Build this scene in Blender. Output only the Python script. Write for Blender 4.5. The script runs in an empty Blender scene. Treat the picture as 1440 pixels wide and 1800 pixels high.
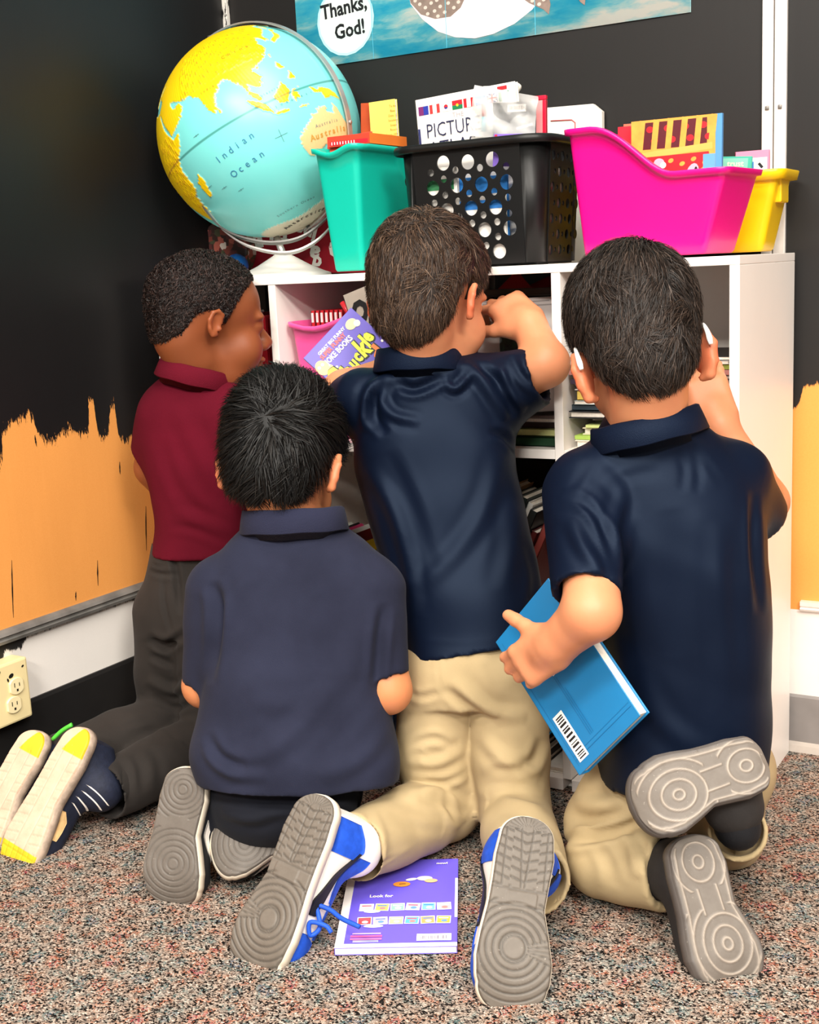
import bpy, bmesh, math, random
import numpy as np
from mathutils import Vector, Matrix

# ------------------------------------------------------------------ camera, world, lights, exposure
SC = bpy.context.scene
COL = SC.collection
camd = bpy.data.cameras.new('camera'); cam = bpy.data.objects.new('camera', camd); COL.objects.link(cam)
camd.sensor_fit = 'HORIZONTAL'; camd.sensor_width = 36.0; camd.lens = 54.905; camd.clip_start = .05
cr, cu, cf = Vector((0.86383,0.50165,-0.04618)), Vector((-0.05595,0.18631,0.98090)), Vector((-0.50068,0.84475,-0.18901))
cam.matrix_world = Matrix(((cr.x,cu.x,-cf.x,0.5510),(cr.y,cu.y,-cf.y,-1.9148),(cr.z,cu.z,-cf.z,0.9190),(0,0,0,1)))
SC.camera = cam
W = bpy.data.worlds.new('world'); SC.world = W; W.use_nodes = True
W.node_tree.nodes['Background'].inputs[0].default_value = (1.0, .97, .93, 1)
W.node_tree.nodes['Background'].inputs[1].default_value = .42
def area(name, loc, target, size, power, col=(1,.95,.87)):
    l = bpy.data.lights.new(name, 'AREA'); l.shape = 'RECTANGLE'; l.size, l.size_y = size; l.energy = power; l.color = col
    o = bpy.data.objects.new(name, l); COL.objects.link(o); o.location = loc
    o.rotation_euler = (Vector(target)-Vector(loc)).to_track_quat('-Z','Y').to_euler(); return o
area('ceiling_light', (0.9,-1.5,2.75), (0.9,-1.5,0), (1.2,.6), 42)
area('ceiling_light.001', (-0.3,-2.7,2.75), (-0.3,-2.7,0), (1.2,.6), 85)
area('ceiling_light.002', (-0.1,-.75,2.75), (-0.1,-.75,0), (1.2,.6), 20)
area('ceiling_light.003', (2.3,-2.7,2.75), (2.3,-2.7,0), (1.2,.6), 175)
area('rear_fill_light', (1.0,-4.4,2.75), (1.0,-4.4,0), (1.2,.6), 190)  # unseen fill lamp far behind the camera, added to brighten upright faces
SC.view_settings.view_transform = 'Standard'; SC.view_settings.look = 'None'
SC.view_settings.gamma = 1.0; SC.view_settings.use_curve_mapping = False
SC.view_settings.exposure = 0.32

# ------------------------------------------------------------------ helpers
rnd = random.Random(7); NR = np.random.default_rng(5)
def V(*a): return np.array(a if len(a) > 1 else a[0], float)
def unit(v): v = np.asarray(v, float); return v/np.linalg.norm(v)
def lin(h):
    h = h.lstrip('#'); c = [int(h[i:i+2],16)/255 for i in (0,2,4)]
    return tuple(x/12.92 if x <= .04045 else ((x+.055)/1.055)**2.4 for x in c)+(1,)
def nd(nt, t, **k):
    n = nt.nodes.new(t)
    for a, b in k.items(): setattr(n, a, b)
    return n
def lk(nt, a, b): nt.links.new(a, b)
def ramp(nt, fac, stops, interp='LINEAR'):
    n = nd(nt, 'ShaderNodeValToRGB'); r = n.color_ramp; r.interpolation = interp
    while len(r.elements) < len(stops): r.elements.new(.5)
    for e, (p, c) in zip(r.elements, stops): e.position = p; e.color = lin(c) if isinstance(c, str) else c
    lk(nt, fac, n.inputs[0]); return n.outputs[0]
def noise(nt, vec, scale, detail=3, rough=.5):
    n = nd(nt, 'ShaderNodeTexNoise'); n.inputs['Scale'].default_value = scale; n.inputs['Detail'].default_value = detail
    n.inputs['Roughness'].default_value = rough; lk(nt, vec, n.inputs['Vector']); return n.outputs['Fac']
def mapping(nt, vec, scale=(1,1,1)):
    n = nd(nt, 'ShaderNodeMapping'); n.inputs['Scale'].default_value = scale; lk(nt, vec, n.inputs['Vector']); return n.outputs[0]
def mth(nt, op, a, b=None, c=None):
    n = nd(nt, 'ShaderNodeMath', operation=op)
    for i, x in enumerate((a, b, c)):
        if x is None: continue
        if isinstance(x, (int, float)): n.inputs[i].default_value = x
        else: lk(nt, x, n.inputs[i])
    return n.outputs[0]
def mixc(nt, f, a, b):
    n = nd(nt, 'ShaderNodeMix', data_type='RGBA')
    if isinstance(f, (int, float)): n.inputs[0].default_value = f
    else: lk(nt, f, n.inputs[0])
    for i, x in ((6, a), (7, b)):
        if isinstance(x, str): n.inputs[i].default_value = lin(x)
        elif isinstance(x, tuple): n.inputs[i].default_value = x
        else: lk(nt, x, n.inputs[i])
    return n.outputs[2]
def newmat(name):
    m = bpy.data.materials.new(name); m.use_nodes = True; nt = m.node_tree
    b = nt.nodes['Principled BSDF']; g = nd(nt, 'ShaderNodeNewGeometry'); tc = nd(nt, 'ShaderNodeTexCoord')
    return m, nt, b, tc.outputs['Object'], g
def bump(nt, b, h, strength=.3, dist=.002):
    n = nd(nt, 'ShaderNodeBump'); n.inputs['Strength'].default_value = strength; n.inputs['Distance'].default_value = dist
    lk(nt, h, n.inputs['Height']); lk(nt, n.outputs[0], b.inputs['Normal'])
MATS = {}
def mat(col, rough=.55, spec=.5, var=0., vscale=30., bmp=0., bscale=400., sss=0., metal=0., trans=0., alpha=1., sheen=0., name=None):
    """plain procedural surface: colour with slight noise variation and fine relief"""
    key = (col, rough, spec, var, vscale, bmp, bscale, sss, metal, trans, alpha, sheen)
    if key in MATS: return MATS[key]
    m, nt, b, oc, g = newmat(name or 'surface')
    c = lin(col); b.inputs['Roughness'].default_value = rough; b.inputs['Specular IOR Level'].default_value = spec
    b.inputs['Metallic'].default_value = metal; b.inputs['Alpha'].default_value = alpha
    if trans: b.inputs['Transmission Weight'].default_value = trans
    if sheen: b.inputs['Sheen Weight'].default_value = sheen; b.inputs['Sheen Roughness'].default_value = .5
    if sss:
        b.inputs['Subsurface Weight'].default_value = sss; b.inputs['Subsurface Radius'].default_value = (.012,.005,.003); b.inputs['Subsurface Scale'].default_value = .5
    f = noise(nt, oc, vscale, 3)
    v = max(var, .015)
    lo = tuple(max(0, x*(1-v)) for x in c[:3])+(1,); hi = tuple(min(1, x*(1+v)) for x in c[:3])+(1,)
    lk(nt, ramp(nt, f, [(.3, lo), (.7, hi)]), b.inputs['Base Color'])
    if bmp: bump(nt, b, noise(nt, oc, bscale, 2), bmp, .001)
    MATS[key] = m; return m

def link(name, me, m=None, parent=None, loc=None):
    o = bpy.data.objects.new(name, me); COL.objects.link(o)
    if m is not None:
        for x in (m if isinstance(m, (list, tuple)) else [m]): me.materials.append(x)
    if parent is not None: o.parent = parent
    if loc is not None: o.location = loc
    return o
def wloc(o):
    p = Vector((0,0,0))
    while o is not None: p += o.location; o = o.parent
    return np.array(p)
def mesh(name, v, f, m=None, parent=None, smooth=True, mi=None, loc=None):
    """vertices in world coordinates; the object's origin is put at loc (top level) or at the parent's origin"""
    v = np.asarray(v, float).reshape(-1,3)
    org = wloc(parent) if parent is not None else np.array(loc if loc is not None else (0,0,0), float)
    me = bpy.data.meshes.new(name)
    if isinstance(f, np.ndarray) and f.ndim == 2:
        me.vertices.add(len(v)); me.vertices.foreach_set('co', (v-org).astype(np.float32).ravel())
        n, k = f.shape; me.loops.add(n*k); me.loops.foreach_set('vertex_index', f.astype(np.int32).ravel())
        me.polygons.add(n); me.polygons.foreach_set('loop_start', np.arange(0, n*k, k, dtype=np.int32)); me.update(calc_edges=True)
    else: me.from_pydata((v-org).tolist(), [], [list(map(int, x)) for x in f])
    if smooth: me.polygons.foreach_set('use_smooth', np.ones(len(me.polygons), bool))
    if mi is not None: me.polygons.foreach_set('material_index', np.asarray(mi, np.int32))
    me.validate(); me.update()
    return link(name, me, m, parent, None if parent is not None else Vector(org))
def tag(o, label=None, cat=None, group=None, kind=None):
    if label: o['label'] = label
    if cat: o['category'] = cat
    if group: o['group'] = group
    if kind: o['kind'] = kind
    return o
def empty(name, loc, label=None, cat=None, group=None):
    o = bpy.data.objects.new(name, None); o.empty_display_size = .02; COL.objects.link(o); o.location = Vector(loc); return tag(o, label, cat, group)
def bmbox(size, bev=.0, seg=2):
    bm = bmesh.new(); bmesh.ops.create_cube(bm, size=1.0); bmesh.ops.scale(bm, vec=size, verts=bm.verts)
    if bev > 0: bmesh.ops.bevel(bm, geom=bm.edges[:], offset=min(bev, min(size)*.45), segments=seg, affect='EDGES', profile=.6)
    return bm
def frame(x=None, y=None, z=None):
    """3x3 with given (approximate) axes; first given axes win"""
    if z is not None and x is not None: z = unit(z); x = unit(np.asarray(x)-z*np.dot(x, z)); y = np.cross(z, x)
    elif x is not None and y is not None: x = unit(x); y = unit(np.asarray(y)-x*np.dot(x, y)); z = np.cross(x, y)
    return np.stack([x, y, z], 1)
I3 = np.eye(3)
def rotz(a): return np.array([[math.cos(a),-math.sin(a),0],[math.sin(a),math.cos(a),0],[0,0,1]])
def roty(a): return np.array([[math.cos(a),0,math.sin(a)],[0,1,0],[-math.sin(a),0,math.cos(a)]])
def rotx(a): return np.array([[1,0,0],[0,math.cos(a),-math.sin(a)],[0,math.sin(a),math.cos(a)]])
def bmdata(bm):
    bm.verts.index_update(); v = np.array([q.co[:] for q in bm.verts]); f = [[q.index for q in p.verts] for p in bm.faces]; bm.free(); return v, f
def box(name, c, size, m, parent=None, R=I3, bev=.002, loc=None, smooth=False):
    v, f = bmdata(bmbox(size, bev)); o = mesh(name, v@np.asarray(R).T+np.asarray(c, float), f, m, parent, smooth, loc=c if (parent is None and loc is None) else loc)
    return o
def tube(pts, r, n=8, closed=False, cap=True):
    pts = np.asarray(pts, float); N = len(pts); r = np.broadcast_to(np.asarray(r, float), (N,))
    T = np.gradient(pts, axis=0) if not closed else np.roll(pts,-1,0)-np.roll(pts,1,0)
    T /= np.linalg.norm(T, axis=1)[:,None]
    ref = np.array([0,0,1.]) if abs(T[0][2]) < .9 else np.array([1.,0,0]); u = unit(np.cross(T[0], ref)); v = []
    for i in range(N):
        u = unit(u-T[i]*np.dot(u, T[i])); w = np.cross(T[i], u)
        for k in range(n):
            a = 2*math.pi*k/n; v.append(pts[i]+r[i]*(math.cos(a)*u+math.sin(a)*w))
    f = []
    for i in range(N if closed else N-1):
        j = (i+1) % N
        for k in range(n): f.append([i*n+k, i*n+(k+1)%n, j*n+(k+1)%n, j*n+k])
    if cap and not closed: f.append(list(range(n))[::-1]); f.append([(N-1)*n+k for k in range(n)])
    return np.array(v), f
def smoothpts(pts, n=6):
    """Catmull-Rom through the points"""
    P = np.asarray(pts, float); Q = np.vstack([2*P[0]-P[1], P, 2*P[-1]-P[-2]]); out = []
    for i in range(1, len(Q)-2):
        for t in np.linspace(0, 1, n, endpoint=False):
            a, b, c, d = Q[i-1:i+3]
            out.append(.5*((2*b)+(c-a)*t+(2*a-5*b+4*c-d)*t*t+(3*b-a-3*c+d)*t**3))
    out.append(P[-1]); return np.array(out)
def join(parts):
    vs, fs, mi, n = [], [], [], 0
    for p in parts:
        v, f = p[0], p[1]; k = p[2] if len(p) > 2 else 0
        vs.append(np.asarray(v, float)); fs += [[int(i)+n for i in q] for q in f]; mi += [k]*len(f); n += len(v)
    return np.vstack(vs), fs, mi
TXT = {}
def text2d(body, bold=0., shear=0.):
    """2D letter shapes, baseline at y = 0, cap height 1"""
    k = (body, bold, shear)
    if k in TXT: return TXT[k]
    c = bpy.data.curves.new('letters', 'FONT'); c.body = body; c.size = 1.0; c.offset = bold; c.resolution_u = 2; c.shear = shear
    o = bpy.data.objects.new('letters', c); COL.objects.link(o); dg = bpy.context.evaluated_depsgraph_get(); e = o.evaluated_get(dg); me = e.to_mesh()
    v = np.array([q.co[:2] for q in me.vertices])/.69; f = [list(p.vertices) for p in me.polygons]
    e.to_mesh_clear(); bpy.data.objects.remove(o); bpy.data.curves.remove(c)
    TXT[k] = (v, f); return v, f
class Sheet:
    """flat print on a plane: origin O (lower left), unit axes from U, V; lengths in metres"""
    def __init__(s, O, U, Vv, lift=.0006):
        s.O = V(O); s.u = unit(U); s.v = unit(V(Vv)-s.u*np.dot(V(Vv), s.u)); s.n = np.cross(s.u, s.v); s.w = np.linalg.norm(U); s.h = np.linalg.norm(Vv)
        s.lift = lift; s.parts = []; s.mats = []; s.k = 0
    def mi(s, m):
        if m not in s.mats: s.mats.append(m)
        return s.mats.index(m)
    def add(s, v2, f, m, up=0):
        v2 = np.asarray(v2, float); s.k += 1
        v = s.O+v2[:,:1]*s.u+v2[:,1:2]*s.v+s.n*(s.lift*(1+up)+s.k*.000012)
        s.parts.append((v, f, s.mi(m)))
    def rect(s, x0, y0, x1, y1, m, rot=0, up=0):
        c = V((x0+x1)/2, (y0+y1)/2); q = V([(x0,y0),(x1,y0),(x1,y1),(x0,y1)]).reshape(4,2)-c; a = math.radians(rot)
        s.add(q@np.array([[math.cos(a),math.sin(a)],[-math.sin(a),math.cos(a)]])+c, [[0,1,2,3]], m, up)
    def disc(s, x, y, rx, m, ry=None, n=20, rot=0, up=0):
        ry = ry or rx; t = np.linspace(0, 2*math.pi, n, endpoint=False); a = math.radians(rot)
        q = np.stack([rx*np.cos(t), ry*np.sin(t)], 1)@np.array([[math.cos(a),math.sin(a)],[-math.sin(a),math.cos(a)]])
        s.add(q+V(x, y), [list(range(n))], m, up)
    def poly(s, pts, m, up=0): s.add(pts, [list(range(len(pts)))], m, up)
    def text(s, body, x, y, h, m, rot=0, bold=0., align='l', wscale=1., up=1):
        v, f = text2d(body, bold)
        if len(v) == 0: return
        q = v*h*V(wscale, 1)
        if align == 'c': q = q-V((q[:,0].min()+q[:,0].max())/2, 0)
        a = math.radians(rot); q = q@np.array([[math.cos(a),math.sin(a)],[-math.sin(a),math.cos(a)]])
        s.add(q+V(x, y), f, m, up)
    def lines(s, x0, y0, x1, n, gap, h, m, jit=.3, rot=0):
        for i in range(n): s.rect(x0, y0-i*gap-h, x1-(x1-x0)*jit*rnd.random(), y0-i*gap, m, rot)
    def barcode(s, x0, y0, x1, y1, ink, vert=False):
        t = 0
        while t < 1:
            w = rnd.choice((.02,.03,.05)); e = min(t+w, .99)
            if vert: s.rect(x0, y0+(y1-y0)*t, x1, y0+(y1-y0)*e, ink)
            else: s.rect(x0+(x1-x0)*t, y0, x0+(x1-x0)*e, y1, ink)
            t = e+rnd.choice((.02,.03,.05))
    def build(s, name, parent):
        if not s.parts: return None
        v, f, mi = join(s.parts); return mesh(name, v, f, s.mats, parent, False, mi)

# ------------------------------------------------------------------ signed distance modelling
def smin(a, b, k):
    if k <= 0: return np.minimum(a, b)
    h = np.maximum(k-np.abs(a-b), 0)/k; return np.minimum(a, b)-h*h*k*.25
class Field:
    def __init__(s): s.ops = []
    def _add(s, fn, c, r, k, mode): s.ops.append((fn, V(c), float(r), k, mode)); return s
    def ball(s, c, r, k=.01, mode='add'):
        c = V(c); return s._add(lambda p: np.linalg.norm(p-c, axis=1)-r, c, r, k, mode)
    def ell(s, c, r, R=I3, k=.01, mode='add'):
        c = V(c); r = V(r); R = np.asarray(R)
        def fn(p):
            q = (p-c)@R; a = np.linalg.norm(q/r, axis=1); b = np.linalg.norm(q/(r*r), axis=1)+1e-9; return a*(a-1)/b
        return s._add(fn, c, r.max(), k, mode)
    def cone(s, a, b, ra, rb, k=.01, mode='add'):
        a = V(a); b = V(b); d = b-a; L = max(d@d, 1e-12)
        def fn(p):
            h = np.clip(((p-a)@d)/L, 0, 1); return np.linalg.norm(p-a-h[:,None]*d, axis=1)-(ra+(rb-ra)*h)
        return s._add(fn, (a+b)/2, math.sqrt(L)/2+max(ra, rb), k, mode)
    def chain(s, pts, rs, k=.01, mode='add'):
        for i in range(len(pts)-1): s.cone(pts[i], pts[i+1], rs[i], rs[i+1], k, mode)
        return s
    def box(s, c, half, R=I3, r=.0, k=.01, mode='add'):
        c = V(c); half = V(half)-r; R = np.asarray(R)
        def fn(p):
            q = np.abs((p-c)@R)-half; return np.linalg.norm(np.maximum(q, 0), axis=1)+np.minimum(q.max(1), 0)-r
        return s._add(fn, c, np.linalg.norm(half)+r*1.8, k, mode)
    def plane(s, c, n, k=.004):
        """keep the side the normal points away from"""
        c = V(c); n = unit(n); return s._add(lambda p: (p-c)@n, c, 1e9, k, 'int')
    def loft(s, st, k=.01, mode='add', n=2.3, cap=.0):
        """st: list of (L, R, b): silhouette points left and right and half thickness"""
        L = np.array([q[0] for q in st], float); Rr = np.array([q[1] for q in st], float); b = np.array([q[2] for q in st], float)
        c = (L+Rr)/2; z = unit(c[-1]-c[0]); x = (Rr-L).mean(0); x = unit(x-z*np.dot(x, z)); y = np.cross(z, x)
        t = (c-c[0])@z; a = np.abs((Rr-L)@x)/2; ox = (c-c[0])@x; oy = (c-c[0])@y
        m = len(t); tt = np.linspace(t[0], t[-1], 80)
        def sp(v):
            d = np.gradient(v, t); i = np.clip(np.searchsorted(t, tt)-1, 0, m-2); h = t[i+1]-t[i]; u = (tt-t[i])/h
            return (2*u**3-3*u**2+1)*v[i]+(u**3-2*u**2+u)*h*d[i]+(-2*u**3+3*u**2)*v[i+1]+(u**3-u**2)*h*d[i+1]
        A, B, OX, OY = sp(a), sp(b), sp(ox), sp(oy); c0 = c[0]
        def fn(p):
            q = p-c0; w = q@z; wc = np.clip(w, t[0], t[-1])
            aa = np.interp(wc, tt, A); bb = np.interp(wc, tt, B); qx = np.abs(q@x-np.interp(wc, tt, OX))/aa; qy = np.abs(q@y-np.interp(wc, tt, OY))/bb
            d = ((qx**n+qy**n)**(1/n)-1)*np.minimum(aa, bb); e = np.maximum(t[0]-w, w-t[-1])
            return np.where(e > 0, np.sqrt(np.maximum(d, 0)**2+e*e)+np.minimum(d, 0)*0, d) if cap else np.maximum(d, e)
        return s._add(fn, (c[0]+c[-1])/2, (t[-1]-t[0])/2+max(a.max(), b.max())*1.2, k, mode)
    def ev(s, p, bc=None):
        d = np.full(len(p), 9.0)
        for fn, c, r, k, mode in s.ops: d = s.comb(d, fn(p), k, mode)
        return d
    @staticmethod
    def comb(d, q, k, mode):
        if mode == 'add': return smin(d, q, k)
        if mode == 'sub': return -smin(-d, q, k)
        return -smin(-d, -q, k)
    def bounds(s):
        lo = np.full(3, 9.); hi = np.full(3, -9.)
        for fn, c, r, k, mode in s.ops:
            if mode == 'add': lo = np.minimum(lo, c-r); hi = np.maximum(hi, c+r)
        return lo, hi
    def mesh(s, h, smooth=2, B=10):
        lo, hi = s.bounds(); lo = lo-3*h; nb = np.ceil((hi+3*h-lo)/(B*h)).astype(int); N = nb*B
        g = np.stack(np.meshgrid(*[np.arange(n) for n in nb], indexing='ij'), -1).reshape(-1,3)
        ctr = lo+(g+.5)*B*h-.5*h; dc = s.ev(ctr); hd = B*h*.9
        keep = np.abs(dc) < hd*1.35+.012
        F = np.empty(tuple(nb)+(B,B,B), np.float32); F[:] = np.where(dc < 0, -1., 1.).reshape(tuple(nb)+(1,1,1))
        gk = g[keep]; ck = ctr[keep]; dk = dc[keep]
        off = np.stack(np.meshgrid(*[np.arange(B)]*3, indexing='ij'), -1).reshape(-1,3)*h
        P = (lo+gk*B*h)[:,None,:]+off[None]; D = np.full(P.shape[:2], 9.0)
        for fn, c, r, k, mode in s.ops:
            if mode == 'int': sel = np.ones(len(ck), bool)
            else: sel = (np.linalg.norm(ck-c, axis=1)-r) < (np.maximum(dk, 0)+2.2*hd+k+.01 if mode == 'add' else hd+k+.01)
            if not sel.any(): continue
            q = fn(P[sel].reshape(-1,3)).reshape(-1, B**3); D[sel] = s.comb(D[sel], q, k, mode)
        F[gk[:,0],gk[:,1],gk[:,2]] = D.reshape(-1,B,B,B)
        F = F.transpose(0,3,1,4,2,5).reshape(N)
        return surfnet(F, lo, h, smooth)
def surfnet(F, lo, h, smooth=2):
    S = F < 0; X, Y, Z = F.shape
    cnt = np.zeros((X-1,Y-1,Z-1), np.int8); cs = [(i,j,k) for i in (0,1) for j in (0,1) for k in (0,1)]
    for i,j,k in cs: cnt += S[i:X-1+i, j:Y-1+j, k:Z-1+k]
    act = (cnt > 0) & (cnt < 8); a = np.argwhere(act); idx = np.full(act.shape, -1, np.int32); idx[act] = np.arange(len(a))
    val = np.stack([F[a[:,0]+i, a[:,1]+j, a[:,2]+k] for i,j,k in cs], 1); pos = np.zeros((len(a),3)); w = np.zeros(len(a))
    for e1 in range(8):
        for e2 in range(e1+1, 8):
            if sum(abs(cs[e1][q]-cs[e2][q]) for q in range(3)) != 1: continue
            v1, v2 = val[:,e1], val[:,e2]; m = (v1 < 0) != (v2 < 0)
            t = np.where(m, v1/np.where(m, v1-v2, 1), 0); p = V(cs[e1])+t[:,None]*(V(cs[e2])-V(cs[e1])); pos += p*m[:,None]; w += m
    v = lo+(a+pos/w[:,None])*h; quads = []
    for ax in range(3):
        sl1 = [slice(None)]*3; sl2 = [slice(None)]*3; sl1[ax] = slice(0,-1); sl2[ax] = slice(1,None)
        A, Bm = S[tuple(sl1)], S[tuple(sl2)]; e = np.argwhere(A != Bm); b, c = (ax+1)%3, (ax+2)%3
        ok = (e[:,b] > 0) & (e[:,c] > 0) & (e[:,b] < F.shape[b]-1) & (e[:,c] < F.shape[c]-1); e = e[ok]
        q = []
        for db, dcc in ((-1,-1),(0,-1),(0,0),(-1,0)):
            z = e.copy(); z[:,b] += db; z[:,c] += dcc; q.append(idx[z[:,0],z[:,1],z[:,2]])
        q = np.stack(q, 1); ins = A[e[:,0],e[:,1],e[:,2]]; q[~ins] = q[~ins][:,::-1]; quads.append(q)
    f = np.vstack(quads); f = f[(f >= 0).all(1)]
    v = relax(v, f, smooth); return v, f
def relax(v, f, n=2, lam=.5):
    if n == 0: return v
    a = f.ravel(); b = np.roll(f, -1, 1).ravel(); deg = np.bincount(a, minlength=len(v))+np.bincount(b, minlength=len(v))
    for i in range(n):
        for l in (lam, -lam*.95):
            s = np.stack([np.bincount(a, v[b,q], len(v))+np.bincount(b, v[a,q], len(v)) for q in range(3)], 1)/np.maximum(deg, 1)[:,None]; v = v+l*(s-v)
    return v
def vnormals(v, f):
    n = np.cross(v[f[:,2]]-v[f[:,0]], v[f[:,3]]-v[f[:,1]]); o = np.zeros_like(v)
    for k in range(4):
        for q in range(3): o[:,q] += np.bincount(f[:,k], n[:,q], len(v))
    return o/(np.linalg.norm(o, axis=1)[:,None]+1e-12)
def S2(s, *P): return [((V(p)-s.O)@s.u, (V(p)-s.O)@s.v) for p in P]

# ------------------------------------------------------------------ the room
XL, YB = -1.203, .365
def paint_mat(name, top, low, amp, rough_top=.5):
    m, nt, b, oc, g = newmat(name)
    at = nd(nt, 'ShaderNodeAttribute'); at.attribute_name = 'edge'
    brush = noise(nt, mapping(nt, oc, (60,60,5)), 1.0, 4, .7); fine = noise(nt, mapping(nt, oc, (500,500,90)), 1.0, 2, .6)
    e = mth(nt, 'ADD', at.outputs['Fac'], mth(nt, 'MULTIPLY', mth(nt, 'SUBTRACT', brush, .5), amp))
    e = mth(nt, 'ADD', e, mth(nt, 'MULTIPLY', mth(nt, 'SUBTRACT', fine, .5), amp*.9)); blob = noise(nt, mapping(nt, oc, (34,34,11)), 1.0, 2, .5)
    e = mth(nt, 'ADD', e, mth(nt, 'MULTIPLY', mth(nt, 'SUBTRACT', blob, .5), amp*.8))
    k = nd(nt, 'ShaderNodeMapRange'); lk(nt, e, k.inputs[0]); k.inputs[1].default_value = -.0015; k.inputs[2].default_value = .0025; f = k.outputs[0]
    big = noise(nt, mapping(nt, oc, (7,7,3)), 1.0, 3); grain = noise(nt, oc, 420, 2); sw = noise(nt, mapping(nt, oc, (90,90,2)), 1.0, 3)
    lowc = mixc(nt, mth(nt, 'MULTIPLY', grain, .35), mixc(nt, big, low[0], low[1]), low[2])
    lowc = mixc(nt, mth(nt, 'MULTIPLY', sw, .25), lowc, low[1])
    scr = noise(nt, mapping(nt, oc, (38,38,4)), 1.0, 8, .8)
    scr2 = noise(nt, oc, 160, 2, .5)
    sp = mth(nt, 'MULTIPLY', mth(nt, 'GREATER_THAN', scr, .70), mth(nt, 'GREATER_THAN', scr2, .55))
    topc = mixc(nt, noise(nt, mapping(nt, oc, (5,5,2)), 1.0, 4), top[0], top[1]); topc = mixc(nt, mth(nt, 'MULTIPLY', sp, .35), topc, top[2])
    lk(nt, mixc(nt, f, lowc, topc), b.inputs['Base Color'])
    r = nd(nt, 'ShaderNodeMapRange'); lk(nt, f, r.inputs[0]); r.inputs[3].default_value = .65; r.inputs[4].default_value = rough_top; lk(nt, r.outputs[0], b.inputs['Roughness'])
    bump(nt, b, mth(nt, 'ADD', mth(nt, 'MULTIPLY', f, .5), mth(nt, 'MULTIPLY', sw, .3)), .35, .0012)
    b.inputs['Specular IOR Level'].default_value = .35
    return m
M_left = paint_mat('left_board_paint', ('#121112','#1b1a1b','#6a6560'), ('#f0a050','#d58a40','#fab66c'), .060, .42)
M_back = paint_mat('back_board_paint', ('#191817','#242120','#8b857c'), ('#f7a550','#e8953f','#ffba6a'), .018, .5)
M_lowl = paint_mat('left_wall_paint', ('#1a1919','#2a2828','#555'*1+'555'), ('#efe9e2','#e2dcd6','#f8f2ec'), .02, .5)
M_white = mat('#f3ece6', .5, .4, .05, 8, .15, 90)
def wall_grid(name, P0, du, L, z0, z1, n, edge, m, thick):
    """front face in columns carrying the height above the paint edge; a slab behind gives it thickness"""
    du = V(du); t = np.linspace(0, L, n); v = []; ed = []
    for z in (z0, z1):
        for a in t: p = V(P0)+du*a; v.append((p[0],p[1],z)); ed.append(z-edge(p))
    f = [[i, i+1, n+i+1, n+i] for i in range(n-1)]; k = len(v); nrm = V(thick)
    c = [V(P0)+du*a+nrm*s for a in (0, L) for s in (.0, 1)]; q = [(p[0],p[1],z) for z in (z0, z1) for p in c]
    v += q; ed += [0]*8; A = lambda *i: [k+j for j in i]
    f += [A(1,3,7,5), A(0,1,5,4), A(2,6,7,3), A(4,5,7,6), A(0,2,3,1)]
    o = mesh(name, v, f, m, None, False); o.data.attributes.new('edge','FLOAT','POINT').data.foreach_set('value', np.array(ed, np.float32))
    o['kind'] = 'structure'; return o
Lb = np.array([(-1.2030,-0.3721,0.6742), (-1.2030,-0.3311,0.6844), (-1.2030,-0.2931,0.6838), (-1.2030,-0.2855,0.6575), (-1.2030,-0.2745,0.6359), (-1.2030,-0.2546,0.6363), (-1.2030,-0.2390,0.6449), (-1.2030,-0.2052,0.6577), (-1.2030,-0.1834,0.6428), (-1.2030,-0.1656,0.6404), (-1.2030,-0.1571,0.6470), (-1.2030,-0.1487,0.6990), (-1.2030,-0.1272,0.6988), (-1.2030,-0.1326,0.6337), (-1.2030,-0.1073,0.6224), (-1.2030,-0.0906,0.6902), (-1.2030,-0.0783,0.6865), (-1.2030,-0.0833,0.6100), (-1.2030,-0.0657,0.6075), (-1.2030,-0.0413,0.6179), (-1.2030,-0.0259,0.6344), (-1.2030,-0.0100,0.6265), (-1.2030,0.0008,0.6040)])
def edge_left(p): return np.interp(p[1], Lb[:,1], Lb[:,2], left=.60+.02*math.sin(p[1]*31)+.015*math.sin(p[1]*83), right=Lb[-1,2])
Bb = np.array([(-0.0050,0.3650,0.6414), (0.0221,0.3650,0.6480), (0.0248,0.3650,0.6746), (0.0347,0.3650,0.6807), (0.0485,0.3650,0.6849), (0.0562,0.3650,0.6950)])
def edge_back(p):
    if p[0] < -.03: return .2
    return np.interp(p[0], Bb[:,0], Bb[:,2], right=.68+.015*math.sin(p[0]*37)+.01*math.sin(p[0]*91))
Lw = np.array([(-1.2030,-0.4267,0.2792), (-1.2030,-0.3794,0.2719), (-1.2030,-0.3606,0.2884), (-1.2030,-0.3413,0.2873), (-1.2030,-0.2566,0.2932), (-1.2030,-0.0582,0.2859)])
def edge_low(p): return np.interp(p[1], Lw[:,1], Lw[:,2], left=.25)
wall_grid('wall_left', (XL,-2.6,0), (0,1,0), 2.965, .30, 2.9, 740, edge_left, M_left, (-.06,0,0))
wall_grid('wall_left.001', (XL,-2.6,0), (0,1,0), 2.965, 0, .30, 240, edge_low, M_lowl, (-.06,0,0))
wall_grid('wall_back', (XL-.06,YB,0), (1,0,0), 4.2, .272, 2.9, 700, edge_back, M_back, (0,.06,0))
o = box('wall_back.001', (XL-.06+2.1, YB+.03, .136), (4.2,.06,.272), M_white, bev=0); o['kind'] = 'structure'

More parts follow.
